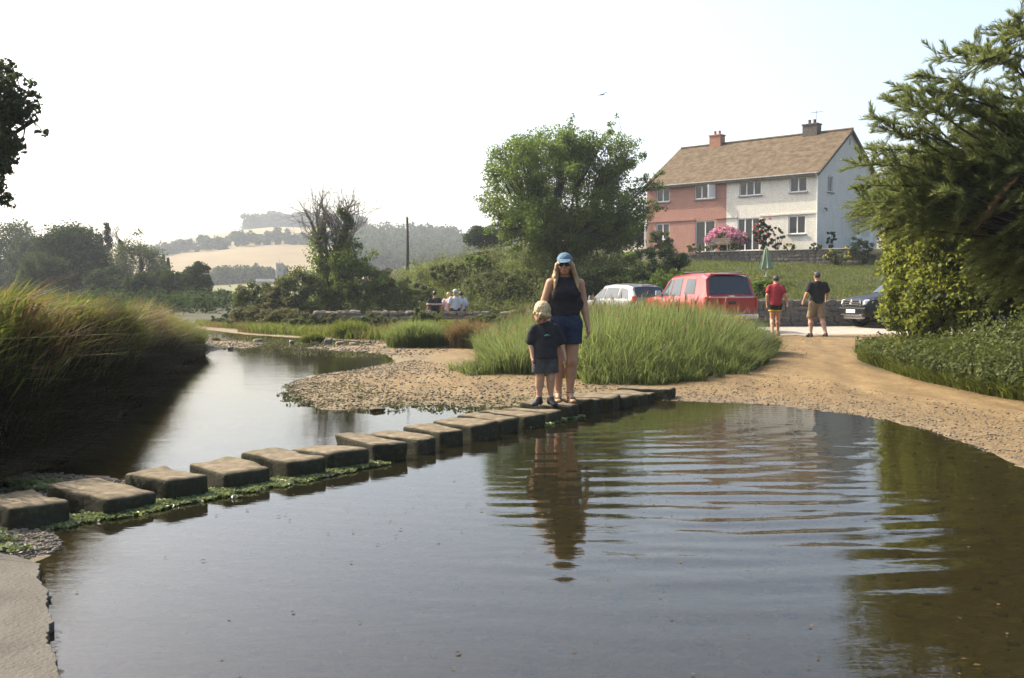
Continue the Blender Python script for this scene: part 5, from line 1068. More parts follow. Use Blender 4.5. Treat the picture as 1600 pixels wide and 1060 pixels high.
cg = empty("cottage", (at(417, 436, 296).x, 296, float(hill_z(np.array(at(417, 436, 296).x), np.array(296.)))), .2, "far cottage with a grey roof beside the church tower", "house"); hc = at(417, 436, 296).z - cg.location.z
p = MB(); p.box((0, 0, hc * .3), (6, 3.4, hc * .6)); p.build("wall", M['far_stone'], cg)
p = MB(); p.add([(-3.2, -2, hc * .58), (3.2, -2, hc * .58), (3.2, 2, hc * .58), (-3.2, 2, hc * .58), (-3.2, 0, hc), (3.2, 0, hc)], [(0, 1, 5, 4), (2, 3, 4, 5), (0, 4, 3), (1, 2, 5), (3, 2, 1, 0)]); p.build("roof", M['dark_felt'], cg)
# gull
M['gull'] = pmat("gull", (.14, .14, .145), (.11, .11, .115), 6, .8, .2)
gp = at(942, 148, 90); gu = empty("gull", gp, .4, "small gull gliding in the sky above the big tree", "bird")
p = MB(); p.tube([(0, -.28, 0), (0, -.2, .0), (0, -.05, .01), (0, .12, 0), (0, .26, 0), (0, .34, 0)], [.01, .045, .075, .06, .03, .05], 8); p.build("body", M['gull'], gu, smooth=True)
for s in (-1, 1):
    p = MB(); pts = [(0, .0), (.28, .10), (.58, .02)]
    vs = []
    for k, (x, z) in enumerate(pts): c = (.11, .085, .015)[k]; vs += [(s * x, -c - .03 * k, z + .012), (s * x, c * .9 + .06 * k, z + .012), (s * x, -c - .03 * k, z - .012), (s * x, c * .9 + .06 * k, z - .012)]
    fs = []
    for k in range(2):
        a = k * 4; b = a + 4; fs += [(a, a + 1, b + 1, b), (a + 2, b + 2, b + 3, a + 3), (a, b, b + 2, a + 2), (a + 1, a + 3, b + 3, b + 1)]
    p.add(vs, fs); o = p.build("wing", M['gull'], gu)
gu.rotation_euler = (0, .42 * -1, .5)

rng = np.random.default_rng(77); q = scatter_poly([(-2.2, 3.2), (4.1, 2.8), (4.1, 9), (3.4, 11.8), (1, 12), (-2, 7.2)], 260, rng); P_ = np.column_stack([q, np.full(len(q), .006)]); out = np.tile([[0, 0, 6.0]], (len(q), 1))
tag(leaf_obj("floating_debris", P_, out, .028, rng.uniform(.2, 1, len(q)), M['grass_dry'], rng, spread=.15, droop=0), "bits of leaf and grass floating on the pool", None, None, "stuff")
# ---------------------------------------------------------------- cars
def paint(name, c, rough=.28, metal=.0, coat=.35, spec=.5):
    t = NT(name); co = t.co(); d = t.noise(6, 4, co); col = t.mix(t.ramp(d, [(.4, (0, 0, 0)), (.8, (.25, .25, .25))]), c, tuple(min(1, q * 1.7 + .004) for q in c))
    return t.done(t.pbsdf(col, rough, spec, metal, **{"Coat Weight": coat, "Coat Roughness": .08}))
M['paint_red'] = paint("paint_red", (.27, .022, .017)); M['paint_silver'] = paint("paint_silver", (.17, .175, .18), .36, .5); M['paint_black'] = paint("paint_black", (.006, .0065, .008), .4, .0, .08, .25)
t = NT("car_glass"); M['car_glass'] = t.done(t.pbsdf((.012, .016, .018), .04, .7))
t = NT("car_glass_clear"); M['car_glass_clear'] = t.done(t.pbsdf((.045, .06, .07), .08, .3))
t = NT("chrome"); M['chrome'] = t.done(t.pbsdf((.75, .75, .74), .16, .5, 1.0))
t = NT("tyre"); M['tyre'] = t.done(t.pbsdf((.018, .018, .018), .85, .3))
t = NT("alloy"); M['alloy'] = t.done(t.pbsdf((.48, .48, .48), .35, .5, .8))
t = NT("tail_red"); M['tail_red'] = t.done(t.pbsdf((.55, .035, .02), .15, .6, **{"Coat Weight": .5}))
t = NT("lamp_clear"); M['lamp_clear'] = t.done(t.pbsdf((.55, .57, .58), .12, .8, **{"Coat Weight": 1.0}))
t = NT("plastic_black"); M['plastic_black'] = t.done(t.pbsdf((.022, .022, .022), .55, .4))
t = NT("plate_white"); M['plate_white'] = t.done(t.pbsdf((.78, .78, .74), .4, .5))
t = NT("plate_yellow"); M['plate_yellow'] = t.done(t.pbsdf((.78, .55, .05), .4, .5))
t = NT("plate_ink"); M['plate_ink'] = t.done(t.pbsdf((.015, .015, .015), .5, .3))
class Car:
    def __init__(s, name, label, loc, heading, prof, mat, group="parked cars"):
        s.root = empty(name, loc, heading, label, "car", group); s.prof = prof; s.mat = mat
    def sec(s, x):
        P = s.prof; zs, zb, zt, hw, hr = (float(np.interp(x, *P[k])) for k in ('zs', 'zb', 'zt', 'hw', 'hr')); zt = max(zt, zb + .02); sh = min(.07, (zt - zb) * .4)
        half = [(hw * .86, zs), (hw * .96, zs + .10), (hw, (zs + zb) * .5), (hw * .985, zb - .05), (hw * .96, zb), (hr + (hw * .96 - hr) * .10, zt - sh * 1.2), (hr * .93, zt - sh * .35), (hr * .72, zt), (0, zt + .018)]
        return [(-y, z) for y, z in half] + [(y, z) for y, z in reversed(half[:-1])]
    def body(s):
        xs = s.prof['xs']; X_ = np.unique(np.concatenate([np.linspace(xs[0], xs[1], 64), s.prof['zt'][0], s.prof['hw'][0]])); X_ = X_[(X_ >= xs[0]) & (X_ <= xs[1])]
        v, f = [], []; n = len(s.sec(0))
        for x in X_: v += [(x, y, z) for y, z in s.sec(x)]
        for i in range(len(X_) - 1):
            for k in range(n - 1): f.append((i * n + k, (i + 1) * n + k, (i + 1) * n + k + 1, i * n + k + 1))
            f.append((i * n + n - 1, (i + 1) * n + n - 1, (i + 1) * n, i * n))
        f.append(tuple(range(n))); f.append(tuple((len(X_) - 1) * n + k for k in range(n - 1, -1, -1)))
        me = bpy.data.meshes.new("body"); me.from_pydata(v, [], f); me.polygons.foreach_set("use_smooth", [True] * len(f)); me.set_sharp_from_angle(angle=math.radians(28)); return link("body", me, M[s.mat], s.root)
    def side(s, x, side, f):
        """point on the side of the greenhouse, f=0 belt .. 1 roof edge"""
        P = s.sec(x); a, b = P[4], P[5]; y = a[0] + (b[0] - a[0]) * f; z = a[1] + (b[1] - a[1]) * f; return Vector((x, y * -side if False else (y if side < 0 else -y), z))
    def side_window(s, name, x0b, x1b, x0t, x1t, side, mat, f0=.06, f1=.93, off=.008, n=6):
        v, f = [], []
        for i in range(n + 1):
            for j in range(n + 1):
                fj = f0 + (f1 - f0) * j / n; g = j / n; x = (x0b + (x1b - x0b) * i / n) * (1 - g) + (x0t + (x1t - x0t) * i / n) * g; p = s.side(x, side, fj); v.append(p + Vector((0, side * off, off * .3)))
        for i in range(n):
            for j in range(n):
                a = i * (n + 1) + j; q = (a, a + n + 1, a + n + 2, a + 1); f.append(q if side < 0 else q[::-1])
        me = bpy.data.meshes.new(name); me.from_pydata(v, [], f); me.polygons.foreach_set("use_smooth", [True] * len(f)); return link(name, me, M[mat], s.root)
    def top_window(s, name, x0, x1, mat, w=.9, off=.012, n=8, front=True):
        v, f = [], []
        for i in range(n + 1):
            x = x0 + (x1 - x0) * i / n; P = s.sec(x); ys = [p[0] for p in P[4:13]]; zs = [p[1] for p in P[4:13]]; ym = ys[2] * w
            for j in range(n + 1): y = ym + (-2 * ym) * j / n; v.append((x + (off if front else -off), y, float(np.interp(y, ys, zs)) + off))
        for i in range(n):
            for j in range(n):
                a = i * (n + 1) + j; f.append((a, a + n + 1, a + n + 2, a + 1))
        me = bpy.data.meshes.new(name); me.from_pydata(v, [], f); me.polygons.foreach_set("use_smooth", [True] * len(f)); return link(name, me, M[mat], s.root)
    def wheel(s, x, y, r, wd=.22):
        sd = 1 if y > 0 else -1; p = MB(); p.lathe((0, 0, 0), [(r * .62, -wd / 2), (r * .93, -wd / 2), (r, -wd * .36), (r, wd * .36), (r * .93, wd / 2), (r * .62, wd / 2)], 24, 'Y'); w_ = p.build("wheel", M['tyre'], s.root, smooth=True); w_.location = (x, y, r)
        q = MB(); q.lathe((0, 0, 0), [(.0, sd * wd * .46), (r * .15, sd * wd * .47), (r * .18, sd * wd * .40), (r * .58, sd * wd * .44), (r * .64, sd * wd * .5), (r * .64, -sd * wd * .3)], 24, 'Y')
        for k in range(5): a = 2 * math.pi * k / 5; q.box((math.cos(a) * r * .36, sd * wd * .46, math.sin(a) * r * .36), (r * .5, .03, r * .16), Matrix.Rotation(-a, 3, 'Y'))
        q.build("rim", M['alloy'], w_)
        q = MB(); q.lathe((x, y - sd * .06, r), [(r * 1.13, -.09 * 1), (r * 1.13, .17 * 1)], 20, 'Y')
    def part(s, name, c, d, mat, rot=None, bevel=.015, parent=None, label=None):
        p = MB(); p.box(c, d, rot); o = p.build(name, M[mat], parent or s.root, bevel=bevel)
        if label: o["label"] = label
        return o
    def plate(s, c, rz, mat, text, tilt=0.0):
        o = MB().box((0, 0, 0), (.52, .012, .112)).build("number_plate", M[mat], s.root, bevel=.003, segs=1); o.location = c; o.rotation_euler = (tilt, 0, rz)
        if not text: return
        cu = bpy.data.curves.new("plate_lettering", 'FONT'); cu.body = text; cu.size = .105; cu.align_x = 'CENTER'; cu.align_y = 'CENTER'; cu.extrude = .001
        tmp = bpy.data.objects.new("plate_lettering", cu); me = bpy.data.meshes.new_from_object(tmp); bpy.data.objects.remove(tmp); bpy.data.curves.remove(cu)
        L = link("plate_lettering", me, M['plate_ink'], o); L.location = (0, -.0085, -.002); L.rotation_euler = (math.pi / 2, 0, 0); L.scale = (.92, .86, 1)
def mirror_part(c, side, x, z, hw, mat):
    p = MB(); p.box((x, side * (hw + .10), z), (.10, .20, .16), taper=.85); p.tube([(x, side * (hw - .06), z - .03), (x, side * (hw + .03), z - .03)], .025, 6); p.build("wing_mirror", M[mat], c.root, bevel=.03)

# red pickup with a canopy, seen from behind
px_c = at(1143, 515, 30.0); zc_ = land1(px_c.x, 32)
hd = math.atan2(math.cos(math.radians(14)), -math.sin(math.radians(14)))
fw = Vector((math.cos(hd), math.sin(hd), 0))
prof = dict(xs=(-2.60, 2.55), zs=([-2.6, 2.5, 2.56], [.42, .42, .5]), zb=([-2.6, -2.5, .6, 1.3, 2.4, 2.55], [1.05, 1.08, 1.07, 1.08, 1.0, .8]),
            zt=([-2.6, -2.54, -2.33, -2.0, -1.2, -.75, -.3, .3, .62, 1.28, 1.45, 2.3, 2.48, 2.55], [1.08, 1.12, 1.70, 1.80, 1.83, 1.82, 1.80, 1.77, 1.66, 1.16, 1.12, 1.04, .95, .82]),
            hw=([-2.6, -2.4, -1.0, 1.6, 2.3, 2.55], [.83, .89, .90, .90, .86, .70]), hr=([-2.6, -2.3, -1.0, .4, 1.2, 1.5, 2.55], [.80, .71, .69, .66, .68, .80, .66]))
c = Car("red_pickup", "red pickup with a canopy parked behind the reeds, seen from behind", (px_c.x + fw.x * 2.6, px_c.y + fw.y * 2.6, zc_), hd, prof, 'paint_red'); c.body()
for sx in (-.72, .05, 1.02):
    for sd in (1, -1): c.part("door_seam", (sx, sd * .899, .80), (.012, .012, .46), 'plastic_black', bevel=.002)
for sd in (1, -1):
    c.side_window("canopy_window", -1.75, -.98, -1.68, -1.02, sd, 'car_glass_clear', .14, .86); c.side_window("side_window", -.70, .02, -.66, .0, sd, 'car_glass_clear'); c.side_window("side_window", .08, .98, .06, .46, sd, 'car_glass_clear')
    c.part("tail_light", (-2.55, sd * .80, .93), (.10, .14, .34), 'tail_red'); mirror_part(c, sd, .80, 1.20, .88, 'chrome'); c.wheel(-1.55, sd * .80, .36); c.wheel(1.55, sd * .80, .36)
    c.part("roof_rail", (-1.2, sd * .60, 1.85), (1.5, .04, .035), 'plastic_black'); c.part("door_handle", (-.55, sd * .905, .93), (.2, .03, .04), 'chrome'); c.part("headlight", (2.44, sd * .68, .80), (.16, .28, .17), 'lamp_clear')
c.top_window("rear_window", -2.525, -2.31, 'car_glass', .95, front=False); c.top_window("windscreen", .70, 1.26, 'car_glass', .95)
c.part("tailgate", (-2.605, 0, .82), (.03, 1.46, .48), 'paint_red'); c.part("tailgate_handle", (-2.63, 0, .92), (.03, .26, .08), 'plastic_black'); c.part("rear_bumper", (-2.68, 0, .50), (.20, 1.62, .16), 'chrome', bevel=.04)
c.part("canopy_handle", (-2.60, 0, 1.12), (.04, .16, .05), 'chrome'); c.part("window_trim", (-2.585, 0, 1.085), (.04, 1.44, .03), 'chrome', bevel=.006); c.part("roof_spoiler", (-2.26, 0, 1.775), (.22, 1.2, .035), 'paint_red'); c.plate((-2.79, 0, .50), -math.pi / 2, 'plate_yellow', "")

# silver hatchback
ps = at(1020, 500, 34.6); hd = math.atan2(math.cos(math.radians(24)), -math.sin(math.radians(24))); fw = Vector((math.cos(hd), math.sin(hd), 0))
prof = dict(xs=(-2.02, 2.05), zs=([-2, 2], [.25, .25]), zb=([-2.02, -1.9, .8, 1.2, 1.95, 2.05], [.86, .95, .93, .90, .78, .62]), zt=([-2.02, -1.96, -1.62, -1.2, -.3, .35, 1.15, 1.25, 1.9, 2.05], [.90, 1.0, 1.40, 1.48, 1.51, 1.46, 1.0, .97, .84, .66]),
            hw=([-2.02, -1.8, 0, 1.5, 2.05], [.74, .84, .86, .84, .62]), hr=([-2.02, -1.6, -.5, .5, 1.1, 2.05], [.70, .60, .62, .60, .68, .56]))
c = Car("silver_hatchback", "silver hatchback half hidden behind the reeds beside the red pickup", (ps.x + fw.x * 2, ps.y + fw.y * 2, land1(ps.x, 34) + .03), hd, prof, 'paint_silver'); c.body()
for sd in (1, -1):
    c.side_window("side_window", -1.62, -.92, -1.45, -.92, sd, 'car_glass_clear', .10, .90); c.side_window("side_window", -.86, .02, -.86, .0, sd, 'car_glass_clear', .10, .90); c.side_window("side_window", .08, .92, .06, .30, sd, 'car_glass_clear', .10, .90)
    c.part("tail_light", (-1.93, sd * .72, .96), (.16, .16, .26), 'tail_red', bevel=.04); mirror_part(c, sd, .75, 1.0, .84, 'paint_silver'); c.wheel(-1.25, sd * .76, .31); c.wheel(1.28, sd * .76, .31); c.part("headlight", (1.88, sd * .62, .66), (.22, .26, .15), 'lamp_clear', bevel=.04); c.part("door_handle", (-.1, sd * .87, .80), (.18, .03, .04), 'paint_silver')
c.top_window("rear_window", -1.94, -1.64, 'car_glass', .97, front=False); c.top_window("windscreen", .42, 1.12, 'car_glass', .95); c.part("rear_bumper", (-2.02, 0, .45), (.14, 1.46, .26), 'paint_silver', bevel=.05); c.part("roof_aerial", (-1.2, 0, 1.55), (.16, .02, .05), 'plastic_black', bevel=.004)
c.part("brake_light", (-1.64, 0, 1.44), (.05, .5, .03), 'tail_red', bevel=.005)

# black off-roader facing left
pb = at(1322, 512, 32.6); hd = math.pi + math.radians(13); fw = Vector((math.cos(hd), math.sin(hd), 0))
prof = dict(xs=(-2.2, 2.18), zs=([-2.2, 2.1, 2.18], [.36, .36, .42]), zb=([-2.2, .7, 1.1, 2.0, 2.18], [1.02, 1.02, 1.04, .92, .72]), zt=([-2.2, -2.1, -1.8, -1.0, .1, .45, 1.02, 1.15, 1.6, 2.0, 2.12, 2.18], [1.05, 1.2, 1.62, 1.70, 1.70, 1.62, 1.14, 1.11, 1.06, .98, .90, .76]),
            hw=([-2.2, -1.9, 0, 1.4, 1.95, 2.18], [.80, .90, .92, .91, .86, .68]), hr=([-2.2, -1.6, 0, .5, 1.0, 1.4, 2.18], [.72, .66, .68, .66, .74, .80, .64]))
c = Car("black_off_roader", "black off-roader with chrome grille parked by the wall, its rear hidden by the hedge", (pb.x - fw.x * 2.1 + .35, pb.y - fw.y * 2.1 + .3, land1(pb.x, 33)), hd, prof, 'paint_black'); c.body()
for sd in (1, -1):
    c.side_window("side_window", -.75, .02, -.75, .0, sd, 'car_glass_clear'); c.side_window("side_window", .10, .82, .06, .34, sd, 'car_glass_clear'); c.side_window("side_window", -1.75, -.85, -1.55, -.85, sd, 'car_glass')
    mirror_part(c, sd, .72, 1.10, .90, 'paint_black'); c.wheel(-1.3, sd * .80, .36); c.wheel(1.38, sd * .80, .36); c.part("tail_light", (-2.12, sd * .76, .95), (.14, .16, .36), 'tail_red')
    p = MB(); p.box((1.96, sd * .66, .86), (.40, .24, .17), Matrix.Rotation(-sd * .45, 3, 'Z') @ Matrix.Rotation(.12, 3, 'Y'), taper=.8); p.build("headlight", M['lamp_clear'], c.root, bevel=.04)
    p = MB(); p.lathe((2.10, sd * .62, .50), [(0, .06), (.05, .055), (.06, .02), (.06, -.05)], 12, 'X'); p.build("fog_light", M['lamp_clear'], c.root)
    c.part("fog_surround", (2.08, sd * .62, .50), (.10, .26, .18), 'plastic_black', bevel=.03)
c.top_window("windscreen", .50, 1.0, 'car_glass_clear', .96)
c.part("grille", (2.16, 0, .80), (.05, .98, .24), 'plastic_black', bevel=.02)
for z in (.90, .825, .755): c.part("grille_bar", (2.195, 0, z), (.04, .94 if z > .76 else .80, .024 if z != .755 else .04), 'chrome', bevel=.008)
for sd in (1, -1): c.part("grille_surround", (2.19, sd * .49, .82), (.05, .05, .21), 'chrome', Matrix.Rotation(sd * .2, 3, 'X'), bevel=.01)
p = MB(); p.lathe((2.215, 0, .845), [(.075, -.01), (.085, .0), (.075, .012), (.062, .004)], 20, 'X'); p.tube([(2.22, -.05, .86), (2.225, 0, .86), (2.22, .05, .86)], .009, 6); p.tube([(2.22, 0, .87), (2.22, 0, .80)], .010, 6); p.build("emblem", M['chrome'], c.root, smooth=True)
c.part("front_bumper", (2.13, 0, .56), (.16, 1.56, .26), 'paint_black', bevel=.06); c.part("bumper_trim", (2.17, 0, .43), (.12, 1.2, .05), 'chrome', bevel=.02); c.part("skid_plate", (2.08, 0, .36), (.14, 1.1, .12), 'alloy', bevel=.03)
c.plate((2.225, 0, .55), math.pi / 2, 'plate_white', "LX07 FWL")

# ---------------------------------------------------------------- people
def smin(a, b, k):
    h = np.clip(.5 + .5 * (b - a) / k, 0, 1); return b * (1 - h) + a * h - k * h * (1 - h)
def rc(a, b, ra, rb, flat=1.0, k=.03): return dict(t='rc', a=np.array(a, float), b=np.array(b, float), ra=ra, rb=rb, flat=flat, k=k)
def el(c, r, R=None, k=.02): return dict(t='el', c=np.array(c, float), r=np.array(r, float), R=None if R is None else np.array(R), k=k)
def bounds(p):
    if p['t'] == 'rc':
        r = max(p['ra'], p['rb']) * max(1, p['flat']); return np.minimum(p['a'], p['b']) - r, np.maximum(p['a'], p['b']) + r
    r = p['r'].max(); return p['c'] - r, p['c'] + r
def sdf_mesh(name, prims, res, cuts=(), infl=0.0, noise=None):
    B = [bounds(p) for p in prims]; pad = .03 + infl + res * 2; lo = np.min([b[0] for b in B], 0) - pad; hi = np.max([b[1] for b in B], 0) + pad
    n = np.ceil((hi - lo) / res).astype(int) + 1; ax = [lo[i] + np.arange(n[i]) * res for i in range(3)]; D = np.full(n, .5, np.float32)
    for p, (bl, bh) in zip(prims, B):
        m = p['k'] + infl + .02; i0 = np.maximum(np.floor((bl - m - lo) / res).astype(int), 0); i1 = np.minimum(np.ceil((bh + m - lo) / res).astype(int) + 1, n); sl = tuple(slice(a, b) for a, b in zip(i0, i1))
        x = ax[0][sl[0]][:, None, None]; y = ax[1][sl[1]][None, :, None]; z = ax[2][sl[2]][None, None, :]
        if p['t'] == 'rc':
            a, b = p['a'], p['b']; f = 1 / p['flat']; px, py, pz = x - a[0], (y - a[1]) * f, z - a[2]; bx, by, bz = b[0] - a[0], (b[1] - a[1]) * f, b[2] - a[2]; bb = bx * bx + by * by + bz * bz + 1e-12
            tt = np.clip((px * bx + py * by + pz * bz) / bb, 0, 1); d = np.sqrt((px - bx * tt) ** 2 + (py - by * tt) ** 2 + (pz - bz * tt) ** 2) - (p['ra'] + (p['rb'] - p['ra']) * tt)
        else:
            q = np.stack(np.broadcast_arrays(x - p['c'][0], y - p['c'][1], z - p['c'][2]), -1)
            if p['R'] is not None: q = q @ p['R']
            k0 = np.sqrt(((q / p['r']) ** 2).sum(-1)) + 1e-6; k1 = np.sqrt(((q / p['r'] ** 2) ** 2).sum(-1)) + 1e-6; d = k0 * (k0 - 1) / k1
        D[sl] = smin(D[sl], (d - infl).astype(np.float32), p['k'])
    if noise:
        amp, scl, sd_ = noise; near = np.argwhere(np.abs(D) < amp * 2); pts = lo + near * res; D[tuple(near.T)] += amp * (vnoise(pts * scl, sd_) - .5) * 2
    for nrm, dist in cuts:
        pl = nrm[0] * ax[0][:, None, None] + nrm[1] * ax[1][None, :, None] + nrm[2] * ax[2][None, None, :] - dist; D = np.maximum(D, pl)
    D[0] = D[-1] = .5; D[:, 0] = D[:, -1] = .5; D[:, :, 0] = D[:, :, -1] = .5
    ins = D < 0; c = [ins[i:n[0] - 1 + i, j:n[1] - 1 + j, k:n[2] - 1 + k] for i in (0, 1) for j in (0, 1) for k in (0, 1)]; s = sum(q.astype(np.int8) for q in c); act = (s > 0) & (s < 8)
    idx = np.full(act.shape, -1, np.int64); cells = np.argwhere(act); idx[act] = np.arange(len(cells)); acc = np.zeros((len(cells), 3)); cnt = np.zeros(len(cells))
    corner = [np.array((i, j, k)) for i in (0, 1) for j in (0, 1) for k in (0, 1)]
    for a in range(8):
        for b in range(a + 1, 8):
            if np.abs(corner[a] - corner[b]).sum() != 1: continue
            da = D[tuple((cells + corner[a]).T)]; db = D[tuple((cells + corner[b]).T)]; x = (da < 0) != (db < 0); tt = np.where(x, da / np.where(x, da - db, 1), 0)
            acc += np.where(x[:, None], corner[a] + (corner[b] - corner[a]) * tt[:, None], 0); cnt += x
    V = lo + (cells + acc / cnt[:, None]) * res; F_ = []
    for axn in range(3):
        sl0 = [slice(None)] * 3; sl1 = [slice(None)] * 3; sl0[axn] = slice(0, -1); sl1[axn] = slice(1, None); e = ins[tuple(sl0)] != ins[tuple(sl1)]; q = np.argwhere(e); u, w_ = [(1, 2), (2, 0), (0, 1)][axn]
        q = q[(q[:, u] > 0) & (q[:, w_] > 0) & (q[:, u] < n[u] - 1) & (q[:, w_] < n[w_] - 1)]; du = np.zeros(3, int); du[u] = 1; dw = np.zeros(3, int); dw[w_] = 1
        qs = [idx[tuple((q - o).T)] for o in (du + dw, dw, du * 0, du)]; fq = np.stack(qs, 1); fl = ~ins[tuple(q.T)]; fq[fl] = fq[fl][:, ::-1]; F_.append(fq)
    F_ = np.concatenate(F_); F_ = F_[(F_ >= 0).all(1)]; return np_mesh(name, V, F_, True)
def rotm(ax_, a): return Matrix.Rotation(a, 3, ax_)

def skin(name, c): return pmat(name, c, tuple(x * .85 for x in c), 18, .55, .35, lo=.35, hi=.7)
M['skin_tan'] = skin("skin_tan", (.46, .245, .14)); M['skin_fair'] = skin("skin_fair", (.50, .28, .17)); M['skin_ruddy'] = skin("skin_ruddy", (.47, .26, .17))
def cloth(name, c, c2=None): return pmat(name, c, c2, 25, .9, .15, bump=.7, bscale=10, bdist=.04)
M['cloth_black'] = cloth("cloth_black", (.018, .016, .018), (.026, .024, .026)); M['denim'] = cloth("denim", (.018, .026, .050), (.030, .040, .068)); M['cloth_charcoal'] = cloth("cloth_charcoal", (.022, .022, .023), (.032, .032, .033)); M['cloth_grey'] = cloth("cloth_grey", (.055, .055, .052), (.075, .075, .07))
M['cloth_red'] = cloth("cloth_red", (.33, .035, .045), (.27, .028, .036)); M['cloth_khaki'] = cloth("cloth_khaki", (.25, .185, .11), (.20, .15, .09)); M['cloth_yellow'] = cloth("cloth_yellow", (.62, .42, .05)); M['cloth_white'] = cloth("cloth_white", (.55, .55, .53), (.47, .47, .45)); M['cloth_pink'] = cloth("cloth_pink", (.60, .42, .43)); M['cloth_pale_blue'] = cloth("cloth_pale_blue", (.50, .57, .63))
M['cloth_stripe'] = cloth("cloth_stripe", (.60, .40, .33)); M['cap_blue'] = cloth("cap_blue", (.095, .155, .21), (.125, .19, .25)); M['leather'] = pmat("leather", (.10, .045, .022), (.15, .07, .035), 20, .6, .4); M['shoe_dark'] = pmat("shoe_dark", (.020, .020, .022), (.035, .035, .036), 20, .6, .4)
def hairmat(name, a, b, c_):
    t = NT(name); co = t.co(); mp = t.n("ShaderNodeMapping"); mp.inputs["Scale"].default_value = (60, 60, 5); t.l(co, mp.inputs["Vector"]); nz = t.noise(1.6, 5, mp.outputs[0]); col = t.ramp(nz, [(.3, a), (.5, b), (.72, c_)])
    return t.done(t.pbsdf(col, .45, .5, normal=t.bump(nz, .7, .012)))
M['hair_blonde'] = hairmat("hair_blonde", (.15, .080, .032), (.30, .18, .080), (.50, .35, .18)); M['hair_fair'] = hairmat("hair_fair", (.24, .165, .075), (.42, .31, .15), (.60, .48, .27)); M['hair_dark'] = hairmat("hair_dark", (.012, .009, .007), (.022, .016, .012), (.045, .034, .026)); M['hair_grey'] = hairmat("hair_grey", (.25, .24, .22), (.36, .35, .33), (.48, .47, .45))
t = NT("lens_dark"); M['lens_dark'] = t.done(t.pbsdf((.01, .01, .012), .08, .6)); t = NT("lips"); M['lips'] = t.done(t.pbsdf((.42, .13, .11), .45, .4)); t = NT("eye"); M['eye'] = t.done(t.pbsdf((.05, .035, .025), .2, .5)); t = NT("logo_green"); M['logo_green'] = t.done(t.pbsdf((.03, .20, .13), .8, .2))

def hand(wr, d, n, s=1.0, side=1, curl=.5):
    """palm, four fingers and a thumb; d hand direction, n palm normal"""
    wr = np.array(wr); d = unit(np.array(d, float)); n = np.array(n, float); n = unit(n - d * (n @ d)); sv = np.cross(d, n) * side; P = []
    pe = wr + d * .085 * s
    P += [rc(wr, wr + d * .02 * s, .026 * s, .026 * s, 1, .012)]
    for o in (-.026, -.009, .009, .026): P.append(rc(wr + d * .015 * s + sv * o * .6 * s, pe + sv * o * s, .017 * s, .0135 * s, 1, .012))
    for o, L in zip((-.029, -.010, .010, .028), (.060, .076, .080, .070)):
        k0 = pe + sv * o * s; d1 = unit(d + n * .25 * curl * 2 + sv * o * 1.5); k1 = k0 + d1 * L * .42 * s; d2 = unit(d + n * (.9 * curl * 2)); k2 = k1 + d2 * L * .32 * s; d3 = unit(d * .6 + n * 1.6 * curl * 2); k3 = k2 + d3 * L * .26 * s
        P += [rc(k0 - d * .01 * s, k1, .0098 * s, .0092 * s, 1, .004), rc(k1, k2, .0092 * s, .0085 * s, 1, .004), rc(k2, k3, .0085 * s, .0072 * s, 1, .004)]
    t0 = wr + d * .028 * s + sv * .024 * s; t1 = t0 + unit(d * .75 + sv * .62 + n * .35) * .042 * s; t2 = t1 + unit(d * .95 + sv * .12 + n * .45) * .034 * s
    P += [rc(t0, t1, .0145 * s, .0112 * s, 1, .008), rc(t1, t2, .0112 * s, .0085 * s, 1, .005)]
    return P
def head_prims(c, R, s=1.0, child=False):
    """skull, jaw, nose, brow, lips, ears; face looks along local -y"""
    c = np.array(c); R = np.array(R); q = lambda x, y, z: c + R @ (np.array((x, y, z)) * s); j = .9 if child else 1.0
    return [el(c, np.array((.074, .094, .098)) * s, R, .02), el(q(0, -.022, -.045), np.array((.058, .066, .075)) * s, R, .03), el(q(0, -.058 * j, -.092 * j), np.array((.030, .026, .022)) * s, R, .03), rc(q(0, -.088, .005), q(0, -.107 * (.97 if child else 1), -.028), .009 * s, .0135 * s, 1, .012),
            rc(q(-.042, -.080, .020), q(.042, -.080, .020), .011 * s, .011 * s, 1, .015), el(q(-.040, -.070, -.030), np.array((.020, .018, .018)) * s, R, .02), el(q(.040, -.070, -.030), np.array((.020, .018, .018)) * s, R, .02), rc(q(-.016, -.090, -.062), q(.016, -.090, -.062), .0075 * s, .0075 * s, 1, .008), rc(q(-.015, -.088, -.072), q(.015, -.088, -.072), .007 * s, .007 * s, 1, .006),
            el(q(-.076, .008, -.012), np.array((.010, .022, .032)) * s, R, .006), el(q(.076, .008, -.012), np.array((.010, .022, .032)) * s, R, .006)]
def arm(sh, elb, wr, r=(.052, .043, .041, .026)):
    sh, elb, wr = map(np.array, (sh, elb, wr)); m = elb + (wr - elb) * .28; return [rc(sh, elb, r[0], r[1], 1, .03), rc(elb, m, r[1] * .97, r[2], 1, .02), rc(m, wr, r[2], r[3], 1, .02)]
def leg(hp, kn, an, r=(.088, .060, .058, .036), back=.02):
    hp, kn, an = map(np.array, (hp, kn, an)); m = kn + (an - kn) * .30 + np.array((0, back, 0)); return [rc(hp, kn, r[0], r[1], 1, .035), rc(kn, m, r[1] * .95, r[2], 1, .03), rc(m, an, r[2], r[3], 1, .03)]
